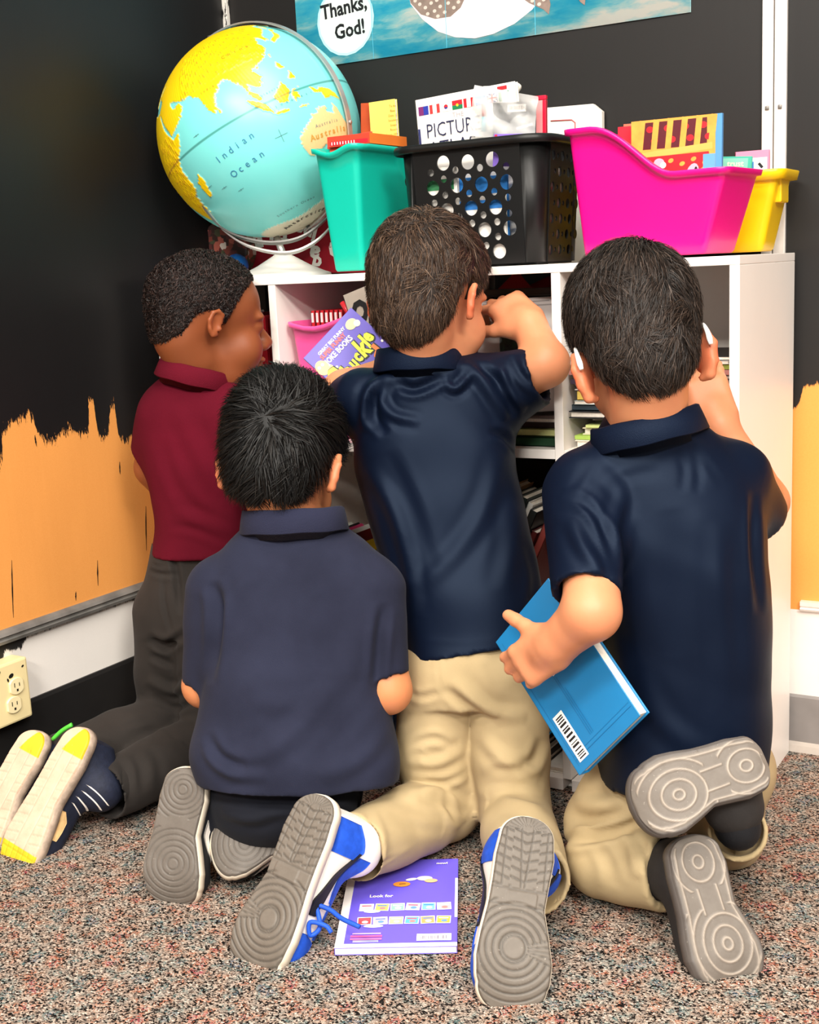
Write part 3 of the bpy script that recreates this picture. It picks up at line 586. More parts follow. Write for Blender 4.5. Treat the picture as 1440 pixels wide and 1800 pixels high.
# ------------------------------------------------------------------ books, bins and other things
M_page = mat('#efe6d8', .8, .2, .08, 200); M_paper = mat('#f6efe6', .6, .3, .02, 10); M_blk = mat('#141414', .45, .5, .05)
def book(name, O, U, Vv, th, cover, label, cat='book', group=None, spine='u0', pages=None, root=None, soft=False):
    """O lower-left corner of the front cover, U and V its edges; the body lies behind the front face"""
    O, U, Vv = V(O), V(U), V(Vv); w, h = np.linalg.norm(U), np.linalg.norm(Vv); u = unit(U); v_ = unit(Vv-u*np.dot(Vv, u)); n = np.cross(u, v_); R = np.stack([u, v_, n], 1)
    c = O+u*w/2+v_*h/2-n*th/2
    r = empty(name, c-(0,0,0), label, cat, group)
    ct = .0007 if soft else .0018; ins = 0.0008 if soft else .003
    def lb(cx, cy, cz, sx, sy, sz, bev=.0004): v, f = bmdata(bmbox((sx, sy, sz), bev, 1)); return (v+V(cx, cy, cz))@R.T+O, f
    q = [lb(w/2, h/2, -ct/2, w, h, ct), lb(w/2, h/2, -th+ct/2, w, h, ct)]
    sp = {'u0': (ct/2, h/2, ct, h), 'u1': (w-ct/2, h/2, ct, h), 'v0': (w/2, ct/2, w, ct), 'v1': (w/2, h-ct/2, w, ct)}[spine]
    q.append(lb(sp[0], sp[1], -th/2, sp[2], sp[3], th))
    a, b, _ = join(q); mesh('cover', a, b, cover, r, False)
    x0, x1, y0, y1 = ins, w-ins, ins, h-ins
    if spine == 'u0': x0 = ct
    if spine == 'u1': x1 = w-ct
    if spine == 'v0': y0 = ct
    if spine == 'v1': y1 = h-ct
    a, b = lb((x0+x1)/2, (y0+y1)/2, -th/2, x1-x0, y1-y0, th-2*ct-.0002); mesh('pages', a, b, pages or M_page, r, False)
    return r
def rrect(L, Wd, r, nl=24, nw=8, nc=5):
    """rounded rectangle outline, counter-clockwise from above: points and outward normals"""
    P, N = [], []
    def seg(a, b, n, nrm):
        for t in np.linspace(0, 1, n, endpoint=False)[1:]: P.append(V(a)+(V(b)-V(a))*t); N.append(V(nrm))
    def arc(cx, cy, a0):
        for t in np.linspace(0, math.pi/2, nc+1): P.append(V(cx+r*math.cos(a0+t), cy+r*math.sin(a0+t))); N.append(V(math.cos(a0+t), math.sin(a0+t)))
    arc(L-r, r, -math.pi/2); seg((L, r), (L, Wd-r), nw, (1,0)); arc(L-r, Wd-r, 0); seg((L-r, Wd), (r, Wd), nl, (0,1)); arc(r, Wd-r, math.pi/2); seg((0, Wd-r), (0, r), nw, (-1,0)); arc(r, r, math.pi); seg((r, 0), (L-r, 0), nl, (0,-1))
    return np.array(P), np.array(N)
def tub(name, org, ang, L, Wd, H, inset, rim, m, parent, r=.014, lip=.008, wall=.0028, loc=None, skirt=.006):
    """open plastic tub: x along L, y across Wd; rim(x, y) gives its height; walls taper by inset = (x0, x1, y) at the floor"""
    P, N = rrect(L, Wd, r); zr = np.array([rim(*p) for p in P]); prof = [(0,0,-.004),(.0,.004,0)]+[(k/6,0,0) for k in range(1,6)]+[(1,-.004-skirt,0),(1,-.003-skirt,lip),(1,-.001,lip),(1,0,lip-.001),(1,0,-wall)]+[(k/6,0,-wall) for k in (5,3,1)]+[(0,.004,-wall-.003)]
    Rz = rotz(ang); v = []; n = len(P)
    for fz, dz, off in prof:
        for p, nn, z in zip(P, N, zr):
            zz = fz*z+dz; k = 1-max(zz, 0)/H; q = p+nn*off
            x = q[0]+(inset[0]*(1-q[0]/L)-inset[1]*(q[0]/L))*k; y = q[1]+inset[2]*(1-2*q[1]/Wd)*k; v.append(Rz@V(x, y, zz)+V(org))
    f = [[a*n+k, a*n+(k+1)%n, (a+1)*n+(k+1)%n, (a+1)*n+k] for a in range(len(prof)-1) for k in range(n)]
    f.append([k for k in range(n)][::-1]); f.append([(len(prof)-1)*n+k for k in range(n)])
    return mesh(name, v, f, m, parent, True, loc=loc)
def sstep(t): t = np.clip(t, 0, 1); return t*t*(3-2*t)
def plastic(c): return mat(c, .32, .5, .02, 8, .04, 300)
TOP = SH+.0004
# teal bin: tall back towards the room
r = empty('book_bin', (*(-0.7133,0.0500,0.9171)[:2], TOP), 'teal plastic book bin between the globe and the black basket', 'bin', 'plastic book bins on top of the bookcase')
tx0 = (-0.7640,0.0320,1.1292)[0]; tx1 = (-0.6691,0.0320,1.1243)[0]; tw = tx1-tx0
tub('tub', (tx0+.006, .236, TOP+.004), -math.pi/2, .225, tw, .225, (.02,.025,.016), lambda x, y: .14+.08*sstep((x-.01)/.08)+(.006*math.cos(2*math.pi*y/tw+.6)-.006 if x > .2 else 0), plastic('#0fc0a8'), r, r=.012)
# magenta bin: long side towards the room, low end to the right
mx0 = (-0.2786,0.0600,1.1308)[0]
r = empty('book_bin', (mx0+.13, .1, TOP), 'bright magenta plastic book bin with swooping rim on top of the bookcase', 'bin', 'plastic book bins on top of the bookcase')
tub('tub', (mx0, .040, TOP+.004), -.10, .292, .155, .205, (.020,.062,.014), lambda x, y: .128+.080*(1-sstep((x-.045)/.155)), plastic('#ee0a86'), r, r=.012)
# yellow bin behind it
yx0, yx1 = (-0.3239,0.2400,1.0415)[0], (0.0177,0.2400,1.0450)[0]; yz = (-0.0183,0.2200,1.0561)[2]-TOP
r = empty('storage_tub', ((yx0+yx1)/2, .26, TOP), 'yellow plastic tub with handle lip behind the magenta bin', 'bin')
tub('tub', (yx0, .222, TOP+.004), 0, yx1-yx0, .105, yz, (.02,.03,.012), lambda x, y: yz-.004, plastic('#f6c90a'), r, r=.012, lip=.012, skirt=.012)
box('handle', (yx1-.010, .274, TOP+yz-.03), (.016,.05,.045), plastic('#f6c90a'), r, bev=.003)

# black basket with round holes
bk = empty('basket', ((-0.4786,0.1000,0.9227)[0], .14, TOP), 'black plastic basket with round holes filled with books on top of the bookcase', 'basket')
M_bk = mat('#121212', .42, .35, .02, 8, .04, 300)
bx0, bx1 = (-0.6021,0.0300,1.1224)[0], (-0.3181,0.0300,1.1252)[0]; bH = (-0.4453,0.0300,1.1295)[2]-TOP; by0 = .030; bD = .200
def hole_plate(name, O, U, Vv, holes, th, m, parent):
    """plate with real holes: a filled 2D curve, given thickness"""
    O = V(O); w, h = np.linalg.norm(U), np.linalg.norm(Vv); u = unit(U); v_ = unit(V(Vv)-u*np.dot(Vv, u)); n = np.cross(u, v_)
    c = bpy.data.curves.new(name, 'CURVE'); c.dimensions = '2D'; c.fill_mode = 'BOTH'; c.extrude = th/2
    def sp(P):
        s = c.splines.new('POLY'); s.points.add(len(P)-1); s.use_cyclic_u = True
        for q, p in zip(s.points, P): q.co = (p[0], p[1], 0, 1)
    sp([(0,0),(w,0),(w,h),(0,h)])
    for x, y, rx, ry in holes: sp([(x+rx*math.cos(a), y+ry*math.sin(a)) for a in np.linspace(0, 2*math.pi, 24, endpoint=False)])
    o = bpy.data.objects.new(name, c); COL.objects.link(o); e = o.evaluated_get(bpy.context.evaluated_depsgraph_get()); me = e.to_mesh()
    v = np.array([q.co[:] for q in me.vertices]); f = [list(p.vertices) for p in me.polygons]; e.to_mesh_clear(); bpy.data.objects.remove(o); bpy.data.curves.remove(c)
    return mesh(name, O+v[:,:1]*u+v[:,1:2]*v_+v[:,2:]*n, f, m, parent, False)
# holes of the front panel, read as (x, z) on its face
H_big = [(-0.5029,0.0330,1.0982),(-0.4558,0.0330,1.0962),(-0.4096,0.0330,1.0970),(-0.5261,0.0330,1.0582),(-0.4793,0.0330,1.0596),(-0.4325,0.0330,1.0580),(-0.3856,0.0330,1.0583),(-0.5010,0.0330,1.0193),(-0.4546,0.0330,1.0201),(-0.4082,0.0330,1.0190),(-0.4770,0.0330,0.9835),(-0.4311,0.0330,0.9828),(-0.3840,0.0330,0.9830),(-0.4056,0.0330,0.9456),(-0.4522,0.0330,0.9459),(-0.5184,0.0330,0.9819),(-0.4988,0.0330,0.9442)]
H_sm = [(-0.5282,0.0330,1.0841),(-0.5042,0.0330,1.0718),(-0.4803,0.0330,1.0851),(-0.4569,0.0330,1.0711),(-0.4336,0.0330,1.0851),(-0.4095,0.0330,1.0712),(-0.3847,0.0330,1.0840),(-0.5250,0.0330,1.0333),(-0.5032,0.0330,1.0452),(-0.4793,0.0330,1.0331),(-0.4569,0.0330,1.0448),(-0.4324,0.0330,1.0328),(-0.4094,0.0330,1.0443),(-0.3844,0.0330,1.0332),(-0.5251,0.0330,1.0073),(-0.5010,0.0330,0.9944),(-0.4782,0.0330,1.0074),(-0.4546,0.0330,0.9946),(-0.4323,0.0330,1.0074),(-0.4070,0.0330,0.9946),(-0.3842,0.0330,1.0072),(-0.4534,0.0330,0.9698),(-0.4300,0.0330,0.9562),(-0.4068,0.0330,0.9702)]
fx0, fx1 = bx0+.038, bx1-.040
hl = [(p[0]-fx0, p[2]-TOP-.004, .0125, .0125) for p in H_big]+[(p[0]-fx0, p[2]-TOP-.004, .0062, .0062) for p in H_sm]
hl = [q for q in hl if q[2]+.002 < q[0] < fx1-fx0-q[2]-.002]
tilt = .012
hole_plate('front_panel', (fx0, by0+tilt, TOP+.004), (fx1-fx0,0,0), (0,-tilt,bH-.008), hl, .003, M_bk, bk)
def corner_strip(name, x0, x1, yb, zt, flip):
    """smooth rounded corner post between two panels"""
    v = []; t = np.linspace(0, math.pi/2, 9); s = -1 if flip else 1
    for fz, ins in ((0,tilt),(1,0)):
        for off in (0, .003):
            for a in t: v.append(((x0 if flip else x1)-(0)+0*s+0 + (-(1-math.sin(a)) if not flip else (1-math.sin(a)))*0 , 0, 0))
    return v
def side_wall(name, pts, parent):
    """wall following a plan line (x, y), slightly tapering to the floor, 3 mm thick"""
    P = np.array(pts, float); T = np.gradient(P, axis=0); T /= np.linalg.norm(T, axis=1)[:,None]; Nn = np.stack([T[:,1], -T[:,0]], 1); v = []; n = len(P)
    for off in (0, -.003):
        for z, k in ((0, -tilt), (bH-.004, 0)):
            for p, nn in zip(P, Nn): q = p+nn*(off+k); v.append((q[0], q[1], TOP+.004+z))
    f = []
    for i in range(n-1): f += [[i, i+1, n+i+1, n+i], [3*n+i, 3*n+i+1, 2*n+i+1, 2*n+i], [n+i, n+i+1, 3*n+i+1, 3*n+i], [2*n+i, 2*n+i+1, i+1, i]]
    f += [[0, n, 3*n, 2*n], [2*n-1, n-1, 3*n-1, 4*n-1]]
    return mesh(name, v, f, M_bk, parent, True)
rc = .034; A = np.linspace(0, math.pi/2, 8)
side_wall('corner_wall', [(bx0+.006, by0+.07)]+[(bx0+.006+rc-rc*math.cos(a), by0+rc-rc*math.sin(a)) for a in A]+[(fx0+.001, by0)], bk)
side_wall('corner_wall', [(fx1-.001, by0)]+[(bx1-.006-rc+rc*math.sin(a), by0+rc-rc*math.cos(a)) for a in A]+[(bx1-.006, by0+.050)], bk)
hs = [(.012+.019*i+(.009 if j % 2 else 0), .02+.026*j, .0075 if (i+j) % 2 == 0 else .004, .0085 if (i+j) % 2 == 0 else .0045) for i in range(6) for j in range(7)]
hole_plate('side_panel', (bx1-.006-tilt, by0+.049, TOP+.004), (0,bD-.10,0), (tilt,0,bH-.008), hs, .003, M_bk, bk)
hole_plate('side_panel', (bx0+.006+tilt, by0+.049+bD-.10, TOP+.004), (0,-(bD-.10),0), (-tilt,0,bH-.008), hs, .003, M_bk, bk)
side_wall('corner_wall', [(bx1-.006, by0+.049+bD-.10)]+[(bx1-.006-rc+rc*math.cos(a), by0+bD-rc+rc*math.sin(a)) for a in A]+[(bx1-.08, by0+bD)], bk)
side_wall('corner_wall', [(bx0+.08, by0+bD)]+[(bx0+.006+rc-rc*math.sin(a), by0+bD-rc+rc*math.cos(a)) for a in A]+[(bx0+.006, by0+.049+bD-.10)], bk)
hole_plate('back_panel', (bx1-.079, by0+bD-tilt, TOP+.004), (-(bx1-bx0-.158),0,0), (0,tilt,bH-.008), [(.02+.03*i, .03+.035*j, .009, .009) for i in range(4) for j in range(5)], .003, M_bk, bk)
box('floor_panel', ((bx0+bx1)/2, by0+bD/2, TOP+.003), (bx1-bx0-.05, bD-.05, .004), M_bk, bk)
P, N = rrect(bx1-bx0, bD, .038); n = len(P); v = []
for off, z in ((.008,-.012),(.012,-.010),(.012,-.002),(.009,.002),(-.004,.002),(-.005,-.004),(.006,-.006)): v += [(bx0+p[0]+q[0]*off, by0+p[1]+q[1]*off, TOP+bH+z) for p, q in zip(P, N)]
mesh('rim', v, [[a*n+k, a*n+(k+1)%n, ((a+1)%7)*n+(k+1)%n, ((a+1)%7)*n+k] for a in range(7) for k in range(n)], M_bk, bk)

# what stands in the basket
def upright(name, TL, TR, zb, th, cover, label, cat='book', group=None, spine='u0', soft=False):
    """book standing in a bin: top corners given, bottom at zb straight below along its own tilt"""
    TL, TR = V(TL), V(TR); U = TR-TL; u = unit(U); up = unit(V(0,0.0,1)-u*u[2]); h = (TL[2]-zb)/up[2]-abs(U[2]); h = max(h, .03)
    return book(name, TL-up*h, U, up*h, th, cover, label, cat, group, spine, soft=soft), Sheet(TL-up*h, U, up*h)
FL = TOP+.012
M_cream2 = mat('#f3ecd2', .5); M_nv = mat('#2b2f63', .5); M_red = mat('#d5222c', .45); M_grn = mat('#1d7d4b', .5); M_wht = mat('#fbf6ee', .5); M_sky = mat('#3f86d6', .5)
r, s = upright('atlas_book', (-0.5842,0.0850,1.2140), (-0.3891,0.0850,1.2248), FL, .012, mat('#f7f2ea', .4, .5, .02), 'white picture atlas with a row of flags in the black basket', 'book', 'books in the black basket')
W_, H_ = s.w, s.h
for i, (a, b2) in enumerate((('#7a2a6a','#2b3aa0'),('#d93a3a','#fbf6ee'),('#fbf6ee','#fbf6ee'),('#c8202c','#1d7d4b'),('#d5222c','#fbf6ee'),('#3f86d6','#fbf6ee'),('#233a8c','#fbf6ee'),('#1d7d4b','#fbf6ee'))):
    x = .006+i*.0225; s.rect(x, H_-.028, x+.020, H_-.013, mat(a, .4))
    if i in (1, 4, 7): s.rect(x+.006, H_-.028, x+.014, H_-.013, mat(b2, .4))
    if i in (3,): s.rect(x, H_-.028, x+.020, H_-.021, mat(b2, .4)); s.disc(x+.01, H_-.021, .0025, mat('#f2c72a', .4))
    if i == 0: s.rect(x+.01, H_-.028, x+.020, H_-.013, mat(b2, .4))
    if i == 2: s.disc(x+.01, H_-.0205, .004, M_red); s.disc(x+.01, H_-.0225, .003, mat('#24408c', .4), .0017)
    if i == 5: s.rect(x, H_-.023, x+.020, H_-.018, M_wht)
    if i == 6:
        for rr_ in (36,-36): s.rect(x-.001, H_-.022, x+.021, H_-.019, M_wht, rr_)
        s.rect(x+.008, H_-.028, x+.012, H_-.013, M_wht); s.rect(x, H_-.0225, x+.020, H_-.0185, M_wht); s.rect(x+.009, H_-.028, x+.011, H_-.013, M_red); s.rect(x, H_-.0215, x+.020, H_-.0195, M_red)
s.rect(.162, H_-.010, .180, H_-.004, M_red)
s.rect(.002, .0, .0065, H_-.05, M_nv); s.rect(.002, .03, .006, .05, M_red); s.rect(.002, .06, .006, .075, M_grn)
s.text('THE', .072, H_-.040, .0080, mat('#b9b0b4', .5), 0, 0, 'l', 1.1); s.text('PICTURE', .018, H_-.068, .024, mat('#1e2147', .5), 0, -.008, 'l', .80); s.text('ATLAS', .020, H_-.099, .024, mat('#1e2147', .5), 0, -.008, 'l', .95)
s.build('cover_print', r)
r, s = upright('paperback_book', (-0.7412,0.1850,1.2351), (-0.6835,0.1850,1.2362), TOP+.07, .008, mat('#f0dc6a', .5, .4, .05, 20), 'yellow paperback with small list of words standing in the teal bin', 'book', 'paperbacks in the teal bin', soft=True)
for i, t in enumerate(('To be','Blue','Dots 10','Sunshine','Soups','Rivers','Seven Hills')): s.text(t, .052 if len(t) < 9 else .048, s.h-.014-.0085*i, .0042, mat('#8d7f33', .5), 0, 0, 'c', 1)
s.build('cover_print', r)
r, s = upright('paperback_book', (-0.7670,0.1980,1.2378), (-0.6963,0.1980,1.2336), TOP+.07, .008, mat('#b84a22', .5, .4, .1, 30), 'rust red paperback edge behind the yellow paperback', 'book', 'paperbacks in the teal bin', soft=True)
# clear bag with a dark card and a felt pen inside
M_bag = mat('#f4f4f2', .22, .5, .02, 10, .5, 60, alpha=.34)
def crumple(name, TL, TR, BL, BR, m, parent, amp=.006, seed=1, n=22, loc=None):
    g = np.random.default_rng(seed); u, w = np.meshgrid(np.linspace(0,1,n), np.linspace(0,1,n), indexing='ij'); TL, TR, BL, BR = map(V, (TL,TR,BL,BR))
    p = ((1-u)*(1-w))[...,None]*TL+(u*(1-w))[...,None]*TR+((1-u)*w)[...,None]*BL+(u*w)[...,None]*BR; nn = unit(np.cross(TR-TL, TL-BL)); d = np.zeros_like(u)
    for k in range(7):
        a = g.uniform(0, 6.3); fr = g.uniform(1, 4); d += np.abs(np.sin(fr*math.pi*(u*math.cos(a)+w*math.sin(a))+g.uniform(0,6)))*g.uniform(.3,1)
    d = (d-d.mean())*amp; fr_ = p+d[...,None]*nn; bk_ = p+d[...,None]*nn*.6-nn*(.008*np.sin(math.pi*u)*np.sin(math.pi*np.clip(w*1.2,0,1)))[...,None]-nn*.0008
    v = np.vstack([fr_.reshape(-1,3), bk_.reshape(-1,3)]); f = []
    for q, o_ in ((0,0),(1,n*n)):
        for i in range(n-1):
            for j in range(n-1): a = [o_+i*n+j, o_+(i+1)*n+j, o_+(i+1)*n+j+1, o_+i*n+j+1]; f.append(a[::-1] if q == 0 else a)
    return mesh(name, v, f, m, parent, True, loc=loc)
r = empty('plastic_bag', (-0.3919,0.0850,1.1402), 'clear plastic bag holding a dark card with barcode leaning in the black basket', 'bag')
crumple('film', (-0.4516,0.0600,1.2228), (-0.3369,0.0600,1.1922), (-0.4712,0.0640,1.1414), (-0.3458,0.0640,1.1254), M_bag, r, .0035, 3)
q = V((-0.4283,0.0690,1.1917)), V((-0.3483,0.0690,1.1870)), V((-0.4270,0.0710,1.1378)); s = Sheet(q[2], (q[1]-q[0]), q[0]-q[2])
v, f = bmdata(bmbox((s.w, s.h, .002), .0004)); mesh('card', (v+V(s.w/2, s.h/2, -.001))@np.stack([s.u,s.v,s.n],1).T+s.O, f, mat('#3c4144', .5, .5, .6, 120), r, False)
s.rect(.028, s.h-.016, .062, s.h-.004, M_wht); s.barcode(.031, s.h-.013, .059, s.h-.006, mat('#8a8580', .5)); s.rect(.045, .012, .075, .016, M_wht, 12); s.build('card_print', r)
v, f = tube([(-0.4414,0.0700,1.1717), (-0.4416,0.0700,1.1931)], .004, 10); mesh('pen_cap', v, f, mat('#d64a3c', .4), r); v, f = tube([(-0.4439,0.0710,1.1469), (-0.4419,0.0710,1.1709)], .0045, 10); mesh('pen_barrel', v, f, mat('#3fb6c9', .4), r)
r = empty('plastic_bag', (-0.4028,0.1600,1.2273), 'second clear bag, rolled behind the dark card with a twisted end', 'bag')
crumple('film', (-0.4655,0.1200,1.2283), (-0.4110,0.1200,1.2261), (-0.4776,0.1200,1.1476), (-0.4193,0.1200,1.1423), M_bag, r, .003, 8)
v, f = tube(smoothpts([(-0.4155,0.1220,1.2174), (-0.4057,0.1200,1.2255), (-0.3953,0.1180,1.2195), (-0.4029,0.1200,1.2112)], 5), [.003]*15+[.0035], 6); mesh('twisted_end', v, f, mat('#d9d4c8', .4, alpha=.8), r)
r = empty('card_sleeve', (-0.3457,0.1000,1.1508), 'pink translucent card sleeve standing in the right end of the black basket', 'folder')
o_, u_, v_ = V((-0.3663,0.1000,1.1296)), V((-0.3411,0.1000,1.1291))-V((-0.3663,0.1000,1.1296)), V((-0.3540,0.1000,1.1903))-V((-0.3663,0.1000,1.1296)); s = Sheet(o_, u_, v_)
v, f = bmdata(bmbox((s.w, s.h, .006), .001)); R_ = np.stack([s.u,s.v,s.n],1); mesh('sleeve', (v+V(s.w/2, s.h/2, -.003))@R_.T+s.O, f, mat('#f39a9a', .3, .5), r, False)
v, f = bmdata(bmbox((.006, s.h*1.0, .008), .001)); mesh('slide_binder', (v+V(s.w-.003, s.h*.5, -.003))@R_.T+s.O, f, mat('#e01c3c', .3), r, False)
v, f = bmdata(bmbox((s.w, .007, .008), .001)); mesh('slide_binder', (v+V(s.w*.5, s.h+.004, -.003))@R_.T+s.O, f, mat('#e01c3c', .3), r, False)
r = empty('document_case', (-0.3914,0.3450,1.1628), 'white plastic document case with red line standing behind the black basket', 'case')
q = [(-0.4521,0.3450,1.1456), (-0.4457,0.3450,1.2092), (-0.3543,0.3450,1.2069), (-0.3367,0.3450,1.1920), (-0.3379,0.3450,1.1254)]
v = np.array(q+[V(a)+V(0,.012,0) for a in q]); v[[0,4,5,9],2] = TOP; f = [[4,3,2,1,0],[5,6,7,8,9]]+[[i,(i+1)%5,5+(i+1)%5,5+i] for i in range(5)]; mesh('shell', v, f, mat('#fbf6ec', .35, .5, .02), r, False)
v, f = tube([(-0.4389,0.3440,1.1847), (-0.3963,0.3440,1.1826), (-0.3895,0.3440,1.1769), (-0.3901,0.3440,1.1524)], .0011, 6); mesh('red_line', v, f, mat('#e25a5a', .5), r)
r, s = upright('folder', (-0.4124,0.0460,1.1386), (-0.3292,0.0460,1.1318), TOP+bH-.05, .004, mat('#8f6fd8', .4, .5, .05), 'purple card folder just above the rim of the black basket', 'folder', None, soft=True)
s.rect(.002, s.h-.008, .007, s.h-.001, mat('#c3324c', .5)); s.build('tab', r)
# pale books seen through the holes
for i, (xa, xb, hh_, cc, lb_) in enumerate(((.040,.116,.170,'#fbf6ee','white book seen through the left holes of the black basket'),(.120,.206,.120,'#fbf6ee','white book seen through the right holes of the black basket'),(.070,.206,.150,'#2f86d8','blue booklet seen above the white ones through the basket holes'))):
    yy = by0+tilt+(.005,.005,.016)[i]
    r = book('storybook', (bx0+xa, yy, FL), (xb-xa,0,0), (0,0,hh_-.01), (.008,.008,.006)[i], mat(cc, .5), lb_, 'book', 'books in the black basket')
    s = Sheet((bx0+xa, yy, FL), (xb-xa,0,0), (0,0,hh_-.01))
    if i == 0: s.disc(.03, .098, .012, M_ink, .010); s.disc(.03, .098, .0108, mat('#f4ede4', .5), .0088); s.rect(.035, .02, .06, .04, mat('#4f9be0', .5)); s.rect(0, .122, .07, .14, mat('#3c8a58', .5))
    if i == 1: s.rect(.012, .028, .028, .05, mat('#e03a52', .5)); s.rect(.03, .005, .05, .018, mat('#e8a04a', .5)); s.rect(0, .085, .082, .10, mat('#2f7fd0', .5))
    s.build('cover_print', r)
r = book('storybook', (bx1-.006-tilt-.008, by0+.055, FL), (0,bD-.11,0), (0,0,.150), .008, mat('#f6eee6', .5), 'white book seen through the side holes of the black basket', 'book', 'books in the black basket'); s = Sheet((bx1-.006-tilt-.008, by0+.055, FL), (0,bD-.11,0), (0,0,.150))
for i in range(7): s.rect(.008+.011*(i % 4), .02+.028*(i//2), .022+.011*(i % 4), .034+.028*(i//2), mat(('#e8803a','#4f9be0','#e89aa0','#2b3a6a')[i % 4], .5))
s.build('cover_print', r)
# teal bin contents
r = book('workbook', (-0.7603,0.0600,1.1314), V((-0.6680,0.0660,1.1378))-V((-0.7603,0.0600,1.1314)), (0,.012,.032), .01, mat('#e2452c', .5), 'red workbook lying in the top of the teal bin', 'book', spine='u0')
r = empty('card_box', (-0.7344,0.1000,1.1455), 'red and orange card box sticking out of the teal bin', 'box')
c0 = V((-0.7542,0.0560,1.1447)); c1 = V((-0.6633,0.0560,1.1525)); c2 = V((-0.6590,0.1800,1.1559))
q = [c0, c1, c2, c2-c1+c0]; q = [(a[0],a[1],TOP+.2445) for a in q]; v = np.array([V(a)-V(0,0,.018) for a in q]+q); f = [[4,5,6,7],[3,2,1,0],[0,1,5,4],[1,2,6,5],[2,3,7,6],[3,0,4,7]]
mesh('carton', v, f, [mat('#e8402a', .5), mat('#f07a28', .5), mat('#f6ede2', .5)], r, False, [1,0,0,1,0,0])
s = Sheet(v[0], v[1]-v[0], V(0,0,.018)); s.rect(.006, .002, s.w-.004, .009, mat('#d01c30', .5)); [s.rect(.009+.006*i, .003, .011+.006*i, .008, M_wht) for i in range(9)]; s.build('front_print', r)
# magenta bin contents: picture book with striped crib and toys
MF = TOP+.045
r, s = upright('picture_book', (-0.1916,0.1050,1.1410), (-0.0396,0.0980,1.1395), MF, .006, mat('#5b9bd0', .4), 'glossy picture book with wooden bars and red polka dot cover in the magenta bin', 'book', 'books in the magenta bin', 'u1', True)
w_, h_ = s.w, s.h; M_or = mat('#e9a548', .5, .4, .12, 60); M_dk = mat('#5a1420', .5); M_rd = mat('#d3202c', .45); M_pk = mat('#efb0c4', .5)
s.rect(.0, .0, w_*.93, h_, M_or); s.rect(.018, h_-.046, w_*.84, h_-.004, M_dk)
for i in range(4):
    for j in range(2): s.disc(.032+.03*i+.008*j, h_-.015-.018*j, .006, M_rd, .005)
for i in range(6): s.rect(.012+.024*i, h_-.050, .022+.024*i, h_+0, M_or, -6)
s.rect(.004, h_-.057, w_*.90, h_-.047, mat('#f0b45a', .5), 4); s.poly([(.008,h_-.062),(.05,h_-.085),(.10,h_-.092),(w_*.88,h_-.072),(w_*.86,h_-.056),(.02,h_-.058)], M_rd)
for i in range(6): s.disc(.03+.019*i, h_-.066-.006*(i % 2), .0048, M_or, .0034, 12, 20)
s.poly([(.02,h_-.13),(.03,h_-.095),(.06,h_-.092),(.10,h_-.096),(.128,h_-.10),(.125,h_-.13)], mat('#a9c4ea', .5)); s.disc(.072, h_-.103, .022, mat('#c97f3e', .5, .4, .2, 80), .016); s.disc(.078, h_-.106, .012, mat('#e6bc8a', .5), .008); s.disc(.078, h_-.1035, .003, M_ink)
s.disc(.104, h_-.088, .010, M_pk, .016, 14, -20); s.disc(.110, h_-.082, .0024, M_ink, .004); s.disc(.048, h_-.068, .009, M_pk, .007); s.disc(.055, h_-.072, .005, M_wht)
s.rect(w_*.80, h_-.118, w_*.93, h_-.06, mat('#66a6d6', .5)); s.rect(w_*.83, h_-.112, w_*.92, h_-.084, M_wht); s.disc(w_*.875, h_-.097, .005, M_or); s.build('cover_print', r)
for j, (a, b_, c_, lb_) in enumerate((((-0.2228,0.1250,1.1373), (-0.1101,0.1180,1.1350), '#d8283a', 'red booklet standing behind the polka dot picture book'), ((-0.2165,0.1350,1.1420), (-0.0760,0.1280,1.1377), '#e8745a', 'coral booklet standing behind the red booklet in the magenta bin'))):
    upright('booklet', a, b_, MF, .006, mat(c_, .45), lb_, 'book', 'books in the magenta bin', 'u0', True)
# yellow tub contents
r, s = upright('card_pack', (-0.0662,0.2620,1.0915), (-0.0088,0.2620,1.0912), TOP+.09, .008, mat('#f28fae', .4), 'pink card pack standing in the yellow tub', 'card')
s.rect(s.w*.42, s.h-.034, s.w*.95, s.h-.012, M_wht); s.rect(s.w*.46, s.h-.03, s.w*.56, s.h-.018, M_sky); s.rect(s.w*.72, s.h-.03, s.w*.80, s.h-.02, M_ink, 40); s.build('card_print', r)
r, s = upright('card_pack', (-0.0850,0.2400,1.0845), (-0.0313,0.2400,1.0809), TOP+.09, .006, mat('#46b7a0', .4), 'teal rounded card with pale trust lettering in the yellow tub', 'card')
s.rect(.004, s.h-.020, s.w-.006, s.h-.003, mat('#7fcdb8', .4)); s.text('trust', s.w*.5, s.h-.016, .009, mat('#f4ead0', .4), 0, .02, 'c', 1.1); s.build('card_print', r)
# behind the globe: red bag with white letters, round printed tin, blue ball
r = empty('tote_bag', (-0.9961,0.3000,0.9735), 'dark red bag with big white letters lying behind the globe stand', 'bag')
q = [(-1.1463,0.2850,0.9325), (-1.1558,0.2850,0.9813), (-1.1279,0.2850,1.0182), (-1.0249,0.2850,1.0312), (-0.9228,0.2850,1.0481), (-0.8268,0.2850,1.0331), (-0.8202,0.2850,0.9197)]
q = [(a[0], a[1], max(a[2], TOP)) for a in q]; nq = len(q); back = [(a[0], a[1]+.05, a[2] if a[2] < TOP+.01 else a[2]-.008) for a in q]
mesh('fabric', q+back, [list(range(nq))[::-1], list(range(nq, 2*nq))]+[[i, (i+1)%nq, nq+(i+1)%nq, nq+i] for i in range(nq)], mat('#a01226', .6, .3, .15, 25, .2, 200), r, False)
s = Sheet((-1.1229,0.2840,0.9268), (.24,0,0), (0,0,.1))
